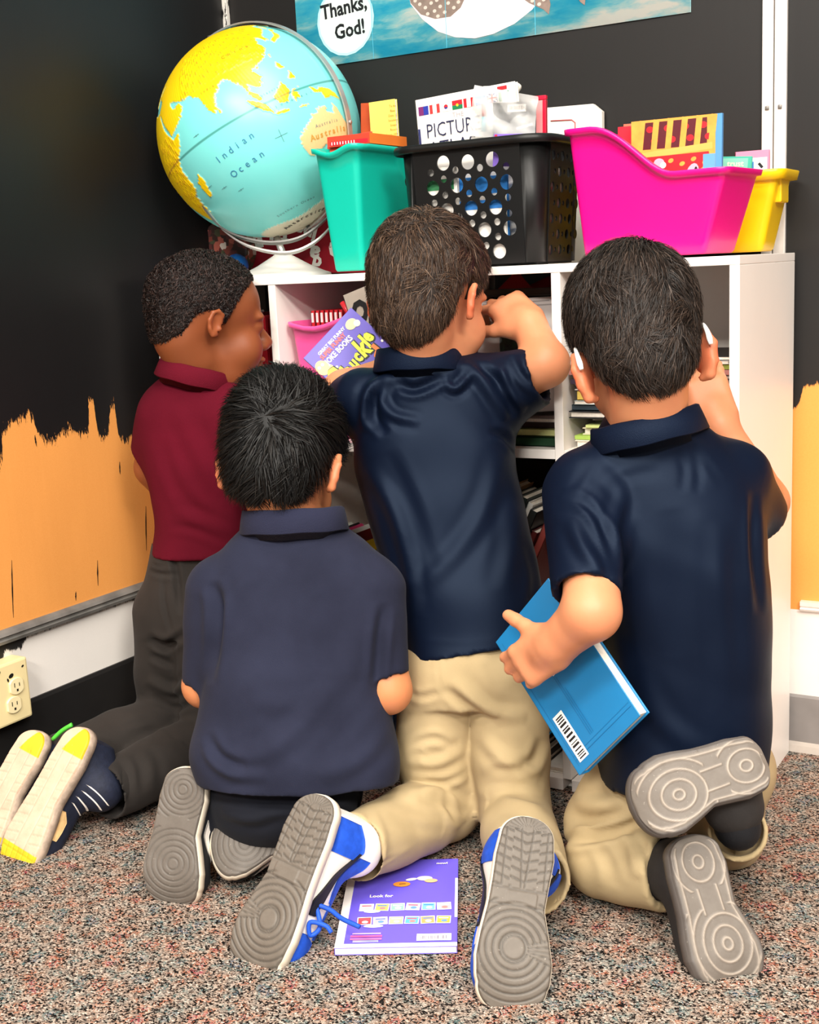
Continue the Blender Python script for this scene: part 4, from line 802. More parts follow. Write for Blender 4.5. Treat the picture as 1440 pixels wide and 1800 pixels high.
for t, P, h, ro, ws in (('e', (-0.8958,0.2840,0.9825), .040, 168, 1.2), ('a', (-0.9485,0.2840,0.9783), .034, 160, 1.2), ('ing', (-0.9667,0.2840,1.0232), .030, 158, 1.1), ('tu', (-1.0370,0.2840,1.0179), .034, 170, 1.15), ('p', (-1.1035,0.2840,1.0097), .040, 190, 1.2), ('d', (-0.9428,0.2840,0.9571), .028, 160, 1.1)):
    s.parts = []; a, b_ = S2(s, P)[0]; s.text(t, a, b_, h, M_wht, ro, .045, 'c', ws); s.build('letter', r)
r = empty('round_tin', (-1.2148,0.3000,0.9962), 'round tin printed with a busy brown collage behind the globe', 'tin')
c = V((-1.1653,0.2500,0.9820)); rr_ = .062; c[2] = TOP+rr_; n = 36; v = [(c[0]+rr_*k_*math.cos(2*math.pi*i/n), yy, c[2]+rr_*k_*math.sin(2*math.pi*i/n)) for yy, k_ in ((.250,.94),(.252,1),(.285,1),(.287,.94)) for i in range(n)]
f = [[a*n+i, a*n+(i+1)%n, (a+1)*n+(i+1)%n, (a+1)*n+i] for a in range(3) for i in range(n)]+[list(range(n)), list(range(3*n,4*n))[::-1]]
m, nt, b, oc, g = newmat('collage'); vo = nd(nt, 'ShaderNodeTexVoronoi', distance='CHEBYCHEV'); vo.inputs['Scale'].default_value = 75; lk(nt, oc, vo.inputs['Vector']); sx = nd(nt, 'ShaderNodeSeparateColor'); lk(nt, vo.outputs['Color'], sx.inputs[0])
lk(nt, ramp(nt, sx.outputs[0], [(0,'#3a2420'),(.25,'#7a3a30'),(.45,'#a8584a'),(.6,'#4a4a34'),(.72,'#d8c8bc'),(.82,'#5a2a2a')], 'CONSTANT'), b.inputs['Base Color']); mesh('body', v, f, m, r, False)
sph = []
for i in range(9):
    for j in range(16): a, b_ = math.pi*i/8, 2*math.pi*j/16; sph.append((math.sin(a)*math.cos(b_), math.sin(a)*math.sin(b_), math.cos(a)))
sf = [[i*16+j, i*16+(j+1)%16, (i+1)*16+(j+1)%16, (i+1)*16+j] for i in range(8) for j in range(16)]
c = V((-1.1123,0.2250,0.9797)); rad = .026; c[2] = TOP+rad
o = mesh('plastic_ball', np.array(sph)*rad+c, [q[::-1] for q in sf], mat('#1d5fae', .2, .6, .1, 20), None, True, loc=c); tag(o, 'small glossy blue plastic ball behind the globe stand', 'ball')

# ------------------------------------------------------------------ inside the shelves
def standing(k, zf, x0, n, hs, ths, cols, label, group, y0=.045, dep=.16, lean=0, cat='book'):
    """row of books side by side on a board; spines to the room"""
    x = x0
    for i in range(n):
        th = ths[i % len(ths)]; h = hs[i % len(hs)]; R = roty(math.radians(lean)); 
        up = R@V(0,0,1); out = V(0,1,0); O = V(x+th, y0+.004*(i % 3), zf+.0006+(abs(math.sin(math.radians(lean)))*th if lean > 0 else 0))
        book('book', O, out*dep, up*h, th/max(.2, abs(math.cos(math.radians(lean)))) if 0 else th, mat(cols[i % len(cols)], .45, .5, .06), label[i], cat, group, 'u0'); x += th/math.cos(math.radians(lean))+.0006
x0, x1 = cell(3)
standing(3, ZR[0], x0+.136, 6, [.235,.23,.24,.228], [.019,.021,.018], ['#8a1220','#a31622','#7a0f1c'], [f'red hardback spine in the left top cell, {w} from the divider' for w in ('sixth','fifth','fourth','third','second','nearest one')], 'red hardbacks in the left top cell', y0=.02, dep=.2)
standing(3, ZR[0], x0+.004, 6, [.22,.21,.23], [.022,.018], ['#4a3a30','#2b3350','#5a2430','#24423a'], [f'dark hardback in the left top cell, {w} from the wall side' for w in ('first','second','third','fourth','fifth','sixth')], 'dark hardbacks in the left top cell', y0=.04, dep=.2)
# pink bin in the second top cell
x0, x1 = cell(2); pkx0, pkx1 = (-0.8392,0.0200,0.8344)[0], (-0.7214,0.0200,0.8383)[0]+.088; pkH = (-0.8234,0.0200,0.8362)[2]-ZR[0]
r = empty('book_bin', ((pkx0+pkx1)/2, .12, ZR[0]), 'pink plastic book bin inside the second top cell of the bookcase', 'bin')
tub('tub', (max(pkx0, x0+.012), .25, ZR[0]+.0044), -math.pi/2, .23, min(pkx1-pkx0, x1-x0-.03), pkH, (.01,.02,.018), lambda x, y: pkH-.004-(.010*math.sin(2*math.pi*y/(pkx1-pkx0)) if x > .2 else 0), plastic('#f45aa0'), r, r=.012)
bx = max(pkx0, x0+.012)+.016
for i in range(7):
    book('workbook', (bx+.006+.0105*(i+1), .06, ZR[0]+.090), (0,.13,0), (0,0,pkH-.072), .0095, mat('#c8202c', .45), f'red workbook spine standing in the pink bin, {("first","second","third","fourth","fifth","sixth","seventh","eighth","ninth")[i]} from the left', 'book', 'red workbooks in the pink bin', 'u0')
    s = Sheet((bx+.006+.0105*i+.0012, .06, ZR[0]+.018), (.0075,0,0), (0,0,pkH)); s.rect(.001, pkH-.022, .0062, pkH-.004, mat('#f4dede', .5)); o = s.build('spine_label', [q for q in COL.objects if q.name.startswith('workbook')][-1])
# grey book with huge black letters leaning in the same cell
o_ = V((-0.6592,0.0010,0.7382)); u_ = V((-0.5934,0.0010,0.7585))-o_; v_ = V((-0.6943,0.0010,0.8742))-o_
r = book('picture_book', o_, u_*.85, unit(v_-unit(u_)*np.dot(v_,unit(u_)))*.150, .010, mat('#a59a8e', .5, .4, .05), 'grey picture book with huge black letters leaning behind the joke book', 'book', spine='u0'); s = Sheet(o_, u_*.85, unit(v_-unit(u_)*np.dot(v_,unit(u_)))*.150)
s.text('OLD', .004, .100, .036, M_ink, -18, .06, 'l', .8); s.text('HAT', .004, .054, .036, M_ink, -18, .06, 'l', .8); s.text('SEA', .004, .010, .036, M_ink, -18, .06, 'l', .8); s.build('cover_print', r)
v, f = tube([(-0.7247,0.0300,0.8688), (-0.7077,0.0300,0.8436)], .005, 8); o = mesh('marker_pen', v, f, mat('#d8323c', .35), None, True, loc=(-0.7169,0.0300,0.8552)); tag(o, 'red marker pen lying against the grey picture book', 'pen')
# letter tray with red folders in the third top cell
x0, x1 = cell(1); tz = (-0.4134,0.1000,0.8699)[2]
r = empty('letter_tray', ((x0+x1)/2, .17, ZR[0]), 'black letter tray on legs inside the third top cell', 'tray')
box('tray', ((x0+x1)/2, .215, tz), (x1-x0-.006, .23, .005), M_blk, r); box('rim', ((x0+x1)/2, .102, tz+.006), (x1-x0-.006, .004, .010), M_blk, r)
for sx_ in (x0+.007, x1-.007):
    for yy in (.268, .315): box('leg', (sx_, yy, (tz-.003+ZR[0])/2), (.006,.006,tz-.003-ZR[0]-.0004), M_blk, r)
for i, (TLp, TRp) in enumerate((((-0.4637,0.1300,0.8753), (-0.3832,0.1300,0.8777)), ((-0.4409,0.1700,0.8772), (-0.3736,0.1700,0.8780)))):
    TLp, TRp = V(TLp), V(TRp); c = (TLp+TRp)/2; c[2] = tz+.0035; rr_ = empty('paper_folder', c, ('dark red paper folder with pointed corner standing in the letter tray','second dark red folder leaning flatter at the right of the letter tray')[i], 'folder', 'red folders in the letter tray')
    h = (.038,.026)[i]; a, b_ = TLp[0], TRp[0]; v = [(a,c[1],c[2]),(b_+.02*i,c[1],c[2]),((a*.55+b_*.45)+.03*i,c[1]+.02,c[2]+h),(a,c[1]+.004,c[2]),(b_+.02*i,c[1]+.004,c[2]),((a*.55+b_*.45)+.03*i,c[1]+.024,c[2]+h)]
    mesh('sheet', v, [[0,1,2],[5,4,3],[0,3,4,1],[1,4,5,2],[2,5,3,0]], mat('#8e1420', .5), rr_, False)
# stacks of flat books
def stack(x0, x1, zf, items, group, y0=.03, dep=.2):
    z = zf+.0006
    for th, col, dx, dw, dy, lb_, pg in items:
        r = book('book', (x0+dx, y0+dy, z+th), (x1-x0-dx-dw,0,0), (0,dep,0), th, mat(col, .45, .5, .08, 40), lb_, 'book', group, 'v0' if not pg else 'v1', soft=th < .009); z += th+.0006
    return z
x0, x1 = cell(1)
stack(x0, x1, ZR[0], ((.016,'#173d22',.12,.012,0,'dark green hardback with yellow figures, bottom of the pile in the third top cell',0),(.013,'#cdd08a',.125,.006,.006,'yellow green hardback lying on the dark green one',0),(.010,'#3a2a26',.10,.004,.012,'brown book lying on the yellow green one',0),(.007,'#8a8482',.11,.003,.004,'thin grey book, topmost of the pile in the third top cell',1)), 'pile of books in the third top cell')
o = box('card_box', (x1-.032, .175, ZR[0]+.083), (.050,.13,.062), mat('#51626c', .5, .4, .1, 20), None, bev=.002); tag(o, 'grey blue card box standing on the pile in the third top cell', 'box')
q = COL.objects['book'] if 0 else None
x0, x1 = cell(0)
stack(x0, x1, ZR[0], ((.014,'#f0e6d0',.012,.01,0,'cream folder bundle, lowest of the pile in the right top cell',1),(.007,'#a9c85a',.010,.012,.004,'light green folder in the right top cell pile',0),(.012,'#f0e2c4',.022,.008,.01,'cream paper bundle above the light green folder',1),(.005,'#cfd98a',.03,.02,.004,'pale yellow green folder with a cut tab',0),(.010,'#f2e6d8',.02,.02,.06,'pale card folder above the yellow green one',1),
    (.012,'#16181c',.002,.004,0,'black hardback with white pages in the right top cell',1),(.010,'#2c3c46',.006,.006,.004,'dark slate book lying on the black hardback',0),(.006,'#b8c4c4',.012,.01,.0,'thin pale grey book in the right top cell pile',1),(.016,'#e9c65c',.016,.02,.004,'yellow book with rounded spine in the right top cell pile',0),(.010,'#efe8e2',.012,.01,.004,'white booklet lying on the yellow book',1),
    (.008,'#4a3c50',.006,.006,.0,'dark plum booklet in the right top cell pile',0),(.006,'#23242a',.01,.004,.004,'thin black booklet near the top of the right top cell pile',1),(.008,'#c98a84',.004,.004,0,'dusty pink book below the green one in the right top cell',0),(.008,'#9db04e',.006,.004,.004,'olive green book near the top of the right top cell pile',0),(.005,'#efe9e4',.004,.006,0,'white booklet second from the top of the right top cell pile',1),(.006,'#1b1a1c',.004,.004,.003,'black booklet with white edge, topmost of the right top cell pile',1)), 'pile of books in the right top cell', y0=.02)
# middle row, third column: books leaning to the right
x0, x1 = cell(1)
cl = ['#c49a72','#1b1a1a','#e6d9a2','#c9a62c','#23312f','#e8e6e0','#1e2222','#5a1a1a','#8a3a34']; lbs = ['tan','black','cream','mustard yellow','dark green','white','charcoal','dark red','rust']
x = x0+.030; a = math.radians(25); up = V(math.sin(a), 0, math.cos(a))
for i, (c_, l_) in enumerate(zip(cl, lbs)):
    th = .012 if i % 2 else .014; h = .235-.012*(i % 4)-(.03 if i > 6 else 0)
    book('book', V(x+th*math.cos(a), .022+.006*(i % 3), ZR[1]+.0008), V(0,1,0)*.17, up*h, th, mat(c_, .45, .5, .08), f'{l_} book leaning right in the third middle cell', 'book', 'leaning books in the third middle cell', 'u0'); x += th/math.cos(a)+.0012
# middle row, second column: books leaning to the left
x0, x1 = cell(2); a = math.radians(50); up = V(-math.sin(a), 0, math.cos(a)); x = x1-.004
for i, (c_, l_) in enumerate((('#8c9490','grey'),('#8a2440','magenta edged'),('#1c2a1c','very dark green'),('#b89a1e','mustard'),('#5a1410','dark maroon'),('#c9c9c2','pale grey'),('#c43a6a','bright magenta'),('#1a1a1c','black'),('#dfe4d8','white'))):
    th = (.010,.008,.009)[i % 3]; h = min(.165, .085+.019*i); pit = th/math.cos(a)+.0012
    book('book', V(x, .015+.010*(i % 2)+.004*i, ZR[1]+.0008+th*math.sin(a)), V(0,1,0)*.14, up*h, th, mat(c_, .45, .5, .08), f'{l_} book leaning left in the second middle cell', 'book', 'leaning books in the second middle cell', 'u0'); x -= pit
# bottom row
x0, x1 = cell(1)
stack(x0+.10, x1, .0262, ((.010,'#efe9e0',.05,.006,.0,'white paper bundle at the bottom right of the third column',1),(.012,'#2a2622',.03,.04,.004,'dark brown book lying on the white paper bundle',1),(.010,'#e2dcd4',.04,.05,.002,'white edged book lying in the bottom cell',1),(.012,'#171517',.03,.05,.004,'black book in the bottom cell pile',1),(.010,'#7a1c24',.03,.055,.0,'crimson book in the bottom cell pile',0),(.012,'#1f9ad0',.02,.045,.0,'bright blue book, topmost in the bottom cell pile',0)), 'pile of books in the bottom third cell', y0=.02)
standing(1, .0262, x0+.02, 5, [.20,.22,.19], [.016,.02], ['#12443c','#4a1c14','#5a4418','#1c2c3c','#3a2a44'], [f'dark book standing in the bottom third cell, {w} from the left' for w in ('first','second','third','fourth','fifth')], 'dark books standing in the bottom third cell', y0=.04, dep=.16)
x0, x1 = cell(2)
standing(2, .0262, x0+.06, 6, [.22,.2,.23], [.018,.022], ['#7a2430','#24487a','#3c5a34','#8a7a3c'], [f'worn book standing in the bottom second cell, {w} from the left' for w in ('first','second','third','fourth','fifth','sixth')], 'worn books standing in the bottom second cell', y0=.04, dep=.16)

# ------------------------------------------------------------------ purple joke book held up by the boy in the middle
q0, q1, q2 = V((-0.7013,-0.1367,0.7804)), V((-0.6405,-0.0706,0.8621)), V((-0.5763,-0.0569,0.7791))
U = q1-q0; Dn = q2-q1; Dn = unit(Dn-unit(U)*np.dot(Dn, unit(U)))*.185; O = q0+Dn
M_pur = mat('#5a4bb8', .35, .5, .03, 15)
r = book('joke_book', O, U, -Dn, .008, M_pur, 'purple joke book with yellow and orange title held before the pink bin', 'book', spine='u0', soft=True, pages=M_paper); s = Sheet(O, U, -Dn); w_, h_ = s.w, s.h
M_yl = mat('#e2ee2c', .4); M_og = mat('#f07820', .4); M_lil = mat('#7a6ad2', .4)
s.text('GREAT BIG FUNNY', .022, h_-.018, .0055, M_wht, 0, .03, 'l', .95); s.text('SUPER FUNNY', .020, h_-.027, .0075, mat('#e85a5a', .4), 0, .04, 'l', .85); s.text('JOKE BOOKS', .021, h_-.0395, .0095, M_wht, 0, .03, 'l', .78)
for ch, x, y, h, ro in (('C',.004,h_-.085,.034,10),('h',.030,h_-.084,.026,5),('u',.046,h_-.079,.022,0),('c',.060,h_-.076,.022,0),('k',.072,h_-.076,.032,-4),('l',.090,h_-.072,.028,0),('e',.098,h_-.066,.024,8)):
    s.text(ch, x+.001, y-.001, h, M_ink, ro, .085, 'l', .75); s.text(ch, x, y, h, M_yl, ro, .045, 'l', .75)
for ch, x, y, h, ro in (('S',.006,h_-.120,.034,6),('q',.030,h_-.118,.026,2),('u',.048,h_-.116,.026,0),('a',.066,h_-.112,.027,0),('d',.084,h_-.108,.034,4)):
    s.text(ch, x+.001, y-.001, h, M_ink, ro, .085, 'l', .8); s.text(ch, x, y, h, M_og, ro, .045, 'l', .8)
s.disc(.100, h_-.020, .011, mat('#efe6a0', .4), .009); s.disc(.108, h_-.026, .006, M_cream2); s.disc(.010, h_-.036, .012, mat('#f0bc84', .4), .014); s.disc(.016, h_-.046, .009, mat('#f0bc84', .4)); s.disc(.006, h_-.032, .0028, M_wht); s.disc(.014, h_-.032, .0028, M_wht)
for x, y in ((.028,.132),(.062,.052),(.112,.07),(.115,.106)): s.disc(x, y, .0024, M_wht)
s.build('cover_print', r)
# page book held by the same boy
q0, q1, q3 = V((-0.4662,0.0623,0.8622)), V((-0.3285,0.1233,0.8654)), V((-0.4531,0.0171,0.6675)); U = q1-q0; Dn = q3-q0; Dn = Dn-unit(U)*np.dot(Dn, unit(U)); O = q0+Dn
r = book('picture_book', O, U, -Dn, .007, mat('#d8d0cc', .45, .4, .02), 'pale grey book with print and a dark green leafy photo held above an elbow', 'book', spine='u1', soft=True); s = Sheet(O, U, -Dn); w_, h_ = s.w, s.h
M_tx = mat('#a39b98', .5)
s.lines(.012, h_-.006, w_-.012, 2, .007, .002, M_tx, .1); s.lines(.016, h_-.026, w_*.5, 5, .006, .0018, M_tx, .25)
g_ = mat('#16301c', .35, .5, .9, 160); cx_, cy_ = w_*.47, h_*.42; q = []
for (sx_, sy_, a0) in ((1,1,0),(-1,1,90),(-1,-1,180),(1,-1,270)):
    for t in np.linspace(0, 90, 6): q.append((cx_+sx_*(.032-.014)+.014*math.cos(math.radians(a0+t)), cy_+sy_*(.058-.014)+.014*math.sin(math.radians(a0+t))))
s.poly(q, g_); s.build('cover_print', r)

# ------------------------------------------------------------------ purple book on the floor
a, b_, c_ = V((-0.3635,-0.6298,0.0120)), V((-0.2141,-0.5517,0.0120)), V((-0.3411,-0.3262,0.0120)); U = b_-a; Vv = c_-b_
Vv = Vv-unit(U)*np.dot(Vv, unit(U)); M_pv = mat('#6f5fe0', .35, .5, .03, 12)
r = book('joke_book', a, U, Vv, .0105, M_pv, 'purple paperback lying back cover up on the carpet under a khaki trouser leg', 'book', spine='u0', soft=True, pages=M_paper); s = Sheet(a, U, Vv); w_, h_ = s.w, s.h
s.rect(0, 0, .012, h_, M_wht); s.rect(0, 0, w_, .010, M_wht); s.rect(w_-.004, h_*.3, w_, h_*.75, M_wht)
s.text('Look for', .038, h_*.535, .0075, M_wht, 0, .03, 'l', .9)
tc_ = ['#f4dfe6','#f0c56a','#8fd6b4','#b8c6ee','#7ac8e0','#f2b8c4','#e84a4e','#f0b4b8','#f4c29a','#5fb4e4','#eea668','#f0b84a']
for i in range(12):
    x = w_*.155+w_*.134*(i % 6); y = h_*(.385 if i < 6 else .235); ro = (0,-3,2,-5,0,3,2,4,0,-3,4,-2)[i]; M_ = mat(tc_[i], .4)
    s.rect(x-.0003, y-.0003, x+.0203, y+.0205, M_wht, ro); s.rect(x+.001, y+.001, x+.019, y+.019, M_, ro); s.rect(x+.003, y+.013, x+.017, y+.016, mat(('#d85a6a','#4a86c8','#f4f0e8')[i % 3], .4), ro); s.disc(x+.011, y+.007, .0045, mat(('#f6e2c4','#e88a8a','#fbf6ee','#6a9ad8')[i % 4], .4), .0035)
s.disc(.045, h_*.375, .012, M_wht, .004); s.disc(.05, h_*.215, .014, M_wht, .004)
s.disc(.084, h_*.685, .013, mat('#f09a38', .4), .008); s.rect(.080, h_*.683, .090, h_*.69, M_ink, 6); s.disc(.098, h_*.74, .009, M_wht, .004, 12, 15); s.disc(.118, h_*.75, .012, mat('#f6e8dc', .4), .007); s.disc(.128, h_*.72, .010, mat('#f2b88c', .4), .006)
s.text('now!', .135, h_*.92, .006, M_wht, 0, .03, 'l', 1)
s.rect(.022, .034, .062, .037, mat('#f2b8d8', .4)); s.rect(.02, .026, .064, .031, mat('#f060a0', .4)); s.rect(.02, .019, .064, .0235, mat('#e878b0', .4)); s.lines(.024, .017, .06, 2, .003, .0012, M_wht, .1)
s.rect(w_-.056, .014, w_-.008, .032, M_wht); s.barcode(w_-.05, .018, w_-.014, .027, mat('#8a8298', .5)); s.build('back_print', r)
# ------------------------------------------------------------------ people: shared builders
FH = unit(V(cf.x, cf.y, 0)); RH = unit(V(cr.x, cr.y, 0)); ZU = V(0,0,1); CF, CR, CU = V(*cf), V(*cr), V(*cu)
def facing(yaw, pitch=0, roll=0):
    """axes (right, forward, up) as columns: yaw to the right of the view of the shelf, pitch down, roll to the right"""
    y, p, q = (math.radians(a) for a in (yaw, pitch, roll)); f = (FH*math.cos(y)+RH*math.sin(y))*math.cos(p)-ZU*math.sin(p)
    x = unit(np.cross(f, ZU)); u = np.cross(x, f); return np.stack([x*math.cos(q)-u*math.sin(q), f, u*math.cos(q)+x*math.sin(q)], 1)
HL_A = [0, 35, 60, 72, 82, 92, 100, 112, 124, 140, 160, 180]
def hairline(dz=0., nape=0.):
    z = np.array([.074,.070,.050,.030,.004,-.004,.022,.020,-.022,-.052,-.068,-.072])+dz; z[8:] += nape; return z
class Head:
    def __init__(s, c, R, k=1.1, es=.76, eo=(0,0)): s.c, s.R, s.k, s.es, s.eo = V(c), R, k, es, eo
    def w(s, *p): return s.c+s.R@(V(*p)*s.k)
    def loc(s, P): return ((P-s.c)@s.R)/s.k
    def skull(s, F, t=0., kk=.02):
        k = s.k
        for c, r in (((0,-.012,.045),(.072,.090,.076)), ((0,.034,.032),(.060,.054,.060)), ((0,-.046,-.008),(.056,.050,.062))): F.ell(s.w(*c), (V(*r)+t)*k, s.R, kk)
    def face(s, F, ear=(18,18)):
        k = s.k; s.skull(F)
        E = lambda c, r, kk=.012, mode='add', R=None: F.ell(s.w(*c), V(*r)*k, s.R if R is None else s.R@R, kk, mode)
        E((0,.036,-.036),(.054,.050,.072),.02); E((0,.038,-.082),(.038,.042,.030),.02); F.ball(s.w(0,.072,-.094), .017*k, .015)
        for a in (1,-1):
            E((.034*a,.056,-.036),(.026,.026,.030),.02); E((.031*a,.090,.003),(.015,.009,.009),.014,'sub'); E((.030*a,.076,.018),(.022,.010,.007),.014)
            F.ball(s.w(.031*a,.0735,.002), .0135*k, .003)
            E((.0115*a,.093,-.033),(.0085,.010,.0075),.006); F.chain([s.w((.031+.013*q)*a,.0845-.016*q*q,.0015+.0085*(1-q*q)) for q in (-1,-.4,.4,1)], [v*k for v in (.0018,.0026,.0026,.0018)], .003)
        F.cone(s.w(0,.080,.010), s.w(0,.103,-.025), .0075*k, .0125*k, .012)
        E((0,.089,-.055),(.022,.0115,.0068),.004); E((0,.088,-.0675),(.019,.0115,.0075),.004); E((0,.099,-.0612),(.026,.010,.0012),.0015,'sub')
        for i, a in enumerate((1,-1)):
            T = rotz(a*math.radians(ear[i]))@rotx(math.radians(-12)); o = V(.070*a,-.012,-.012)+V(-s.eo[2]*a if len(s.eo) > 2 else 0,s.eo[0],s.eo[1])
            P = lambda *q: s.w(*(o+T@(V(*q)*s.es)))
            k = s.k*s.es; F.ell(P(.006*a,-.014,0), V(.0058,.019,.030)*k, s.R@T, .006)
            rim = [(.004*a,.006,.008),(.008*a,.002,.026),(.011*a,-.012,.033),(.013*a,-.026,.026),(.013*a,-.032,.006),(.011*a,-.025,-.014),(.007*a,-.013,-.027),(.003*a,-.002,-.026)]
            F.chain([P(*q) for q in rim], [v*k for v in (.003,.0042,.0046,.0048,.0046,.0046,.0062,.005)], .004)
            F.ell(P(.013*a,-.011,-.003), V(.0055,.0105,.015)*k, s.R@T, .004, 'sub'); F.ball(P(.009*a,.002,-.010), .0042*k, .004); k = s.k
    def cap(s, t, dz=0., nape=0.):
        F = Field(); s.skull(F, t, .024); hz = hairline(dz, nape)
        def cut(P):
            q = s.loc(P); a = np.degrees(np.arctan2(np.abs(q[:,0]), q[:,1])); return (np.interp(a, HL_A, hz)-q[:,2])*s.k*.8
        F._add(cut, s.c, 1e9, .010, 'int'); return F, cut
def hair(head, root, m, t=.006, L=.02, n=14000, lift=.35, swirl=.5, whorl=(.01,-.055,.105), dz=0., nape=0., wid=.0011, curl=0., seed=1, skin=None, jit=.35, clump=0):
    F, cut = head.cap(t, dz, nape); v, f = F.mesh(.0045, 2); g = np.random.default_rng(seed)
    nrm = vnormals(v, f); out = ((v-head.c)*nrm).sum(1) > 0
    if not out.mean() > .5: f = f[:,::-1]; nrm = -nrm
    # sample roots
    fc = v[f].mean(1); fn = nrm[f].mean(1); fn /= np.linalg.norm(fn, axis=1)[:,None]; ok = (cut(fc) < .001) & (((fc-head.c)*fn).sum(1) > .02)
    ar = np.linalg.norm(np.cross(v[f[:,2]]-v[f[:,0]], v[f[:,3]]-v[f[:,1]]), axis=1)*ok; idx = g.choice(len(f), n, p=ar/ar.sum())
    w = g.random((n,2)); A = v[f[idx]]; p = ((1-w[:,:1])*(1-w[:,1:]))*A[:,0]+(w[:,:1]*(1-w[:,1:]))*A[:,1]+(w[:,:1]*w[:,1:])*A[:,2]+((1-w[:,:1])*w[:,1:])*A[:,3]; nn = fn[idx]
    wh = head.w(*whorl) if len(whorl) == 3 else V(whorl[3:]); d = p-wh; d -= nn*(d*nn).sum(1)[:,None]; dist = np.linalg.norm(d, axis=1); d /= dist[:,None]+1e-6
    sw = np.cross(nn, d); k = swirl*np.exp(-dist/.05); d = d+sw*k[:,None]; fwd = head.R[:,1]; top = np.clip(((p-head.c)@head.R[:,2])/.1, 0, 1)
    if clump:
        cc = g.normal(size=(clump,3)); cc = head.c+cc/np.linalg.norm(cc, axis=1)[:,None]*.1; cd = g.normal(size=(clump,3))*.5
        j = ((p[:,None,:]-cc[None])**2).sum(2).argmin(1); d = d+cd[j]*.9
    d = d+g.normal(size=d.shape)*jit; d -= nn*(d*nn).sum(1)[:,None]; d /= np.linalg.norm(d, axis=1)[:,None]+1e-6
    Ls = L*(.6+.8*g.random(n))*np.clip(.45+.55*np.clip(-cut(p)/.03, 0, 1), .3, 1); lf = lift*(.5+g.random(n))*np.clip(1.3-.6*np.clip(dist/.12, 0, 1), .4, 1.3)
    S = 4; P = [p-nn*.001]; cur = d+nn*lf[:,None]; cur /= np.linalg.norm(cur, axis=1)[:,None]
    ph = g.uniform(0, 6.28, n); sd = np.cross(d, nn)
    for i in range(1, S):
        step = cur
        if curl: step = cur+curl*(sd*np.sin(ph+i*2.2)[:,None]+nn*np.cos(ph+i*2.2)[:,None])
        P.append(P[-1]+step*(Ls/(S-1))[:,None]); cur = cur-nn*(lf*.55)[:,None]-ZU*.12; cur /= np.linalg.norm(cur, axis=1)[:,None]
    ws = [wid, wid*.95, wid*.7, wid*.15]; sd = np.cross(P[-1]-P[0], nn); sd /= np.linalg.norm(sd, axis=1)[:,None]+1e-9; sd = sd+nn*(g.normal(size=n)*.55)[:,None]; sd /= np.linalg.norm(sd, axis=1)[:,None]; vv = np.empty((n, S*2, 3))
    for i in range(S): vv[:,2*i] = P[i]-sd*ws[i]/2; vv[:,2*i+1] = P[i]+sd*ws[i]/2
    b = np.arange(n)[:,None]*S*2; ff = np.concatenate([b+V(2*i,2*i+1,2*i+3,2*i+2).astype(int) for i in range(S-1)], 0)
    nv = len(v); o = mesh('hair', np.vstack([v, vv.reshape(-1,3)]), np.vstack([f, ff+nv]).astype(int), m, root, True)
    tone = g.beta(1.6, 2.4, n); col = np.zeros((nv+n*S*2, 4), np.float32); col[:,3] = 1; col[:nv,:3] = .12; col[nv:,:3] = np.repeat(tone, S*2)[:,None]
    o.data.color_attributes.new('tone', 'FLOAT_COLOR', 'POINT').data.foreach_set('color', col.ravel()); return o
def hairmat(a, b_, c_, rough=.42, spec=.35):
    m, nt, b, oc, g = newmat('hair'); vc = nd(nt, 'ShaderNodeVertexColor'); vc.layer_name = 'tone'
    lk(nt, ramp(nt, vc.outputs[0], [(.05, a), (.45, b_), (.95, c_)]), b.inputs['Base Color']); b.inputs['Roughness'].default_value = rough; b.inputs['Specular IOR Level'].default_value = spec; return m
def hand(F, wrist, d, pn, k=1.1, side=1, curl=(.6,.6,.65,.7), spread=.10, thumb=(.5,.35), wr=.023):
    """d: direction of the palm, pn: palm side normal, side: +1 thumb on the d x pn side"""
    d = unit(d); pn = unit(V(pn)-d*np.dot(pn, d)); b = np.cross(d, pn)*side; w = V(wrist); R = np.stack([b, d, pn], 1)
    F.cone(w, w+d*.02*k, wr, .020*k, .015); F.box(w+d*.036*k, V(.031,.034,.0115)*k, R, .011*k, .014)
    F.ell(w+d*.026*k+b*.018*k+pn*.006*k, V(.015,.026,.013)*k, R, .012)
    lens = ((.026,.018,.016),(.029,.020,.017),(.027,.019,.016),(.021,.014,.014)); rad = (.0074,.0077,.0073,.0064)
    for i in range(4):
        off = (.0225-.015*i); p = w+d*(.066-.004*abs(i-1)**1.5*.8)*k+b*off*k; a = spread*(1.2-i*.8); di = unit(d*math.cos(a)+b*math.sin(a)); ang = curl[i]*.75
        for j in range(3):
            dd = di*math.cos(ang)+pn*math.sin(ang); q = p+dd*lens[i][j]*k; r0 = rad[i]*k*(1-.07*j); F.cone(p, q, r0, r0*.93, .004 if j else .007); p = q; ang += curl[i]*(1.0 if j == 0 else .7)
    p = w+d*.020*k+b*.026*k+pn*.004*k; a, c = thumb; dd = unit(d*math.cos(a)+b*math.sin(a)+pn*.25); q = p+dd*.022*k; F.cone(p, q, .0108*k, .0096*k, .010)
    for j in range(2):
        dd = unit(dd-b*c+pn*c*.35); p, q = q, q+dd*(.017-.003*j)*k; F.cone(p, q, .0094*k*(1-.05*j), .0086*k*(1-.06*j), .004)
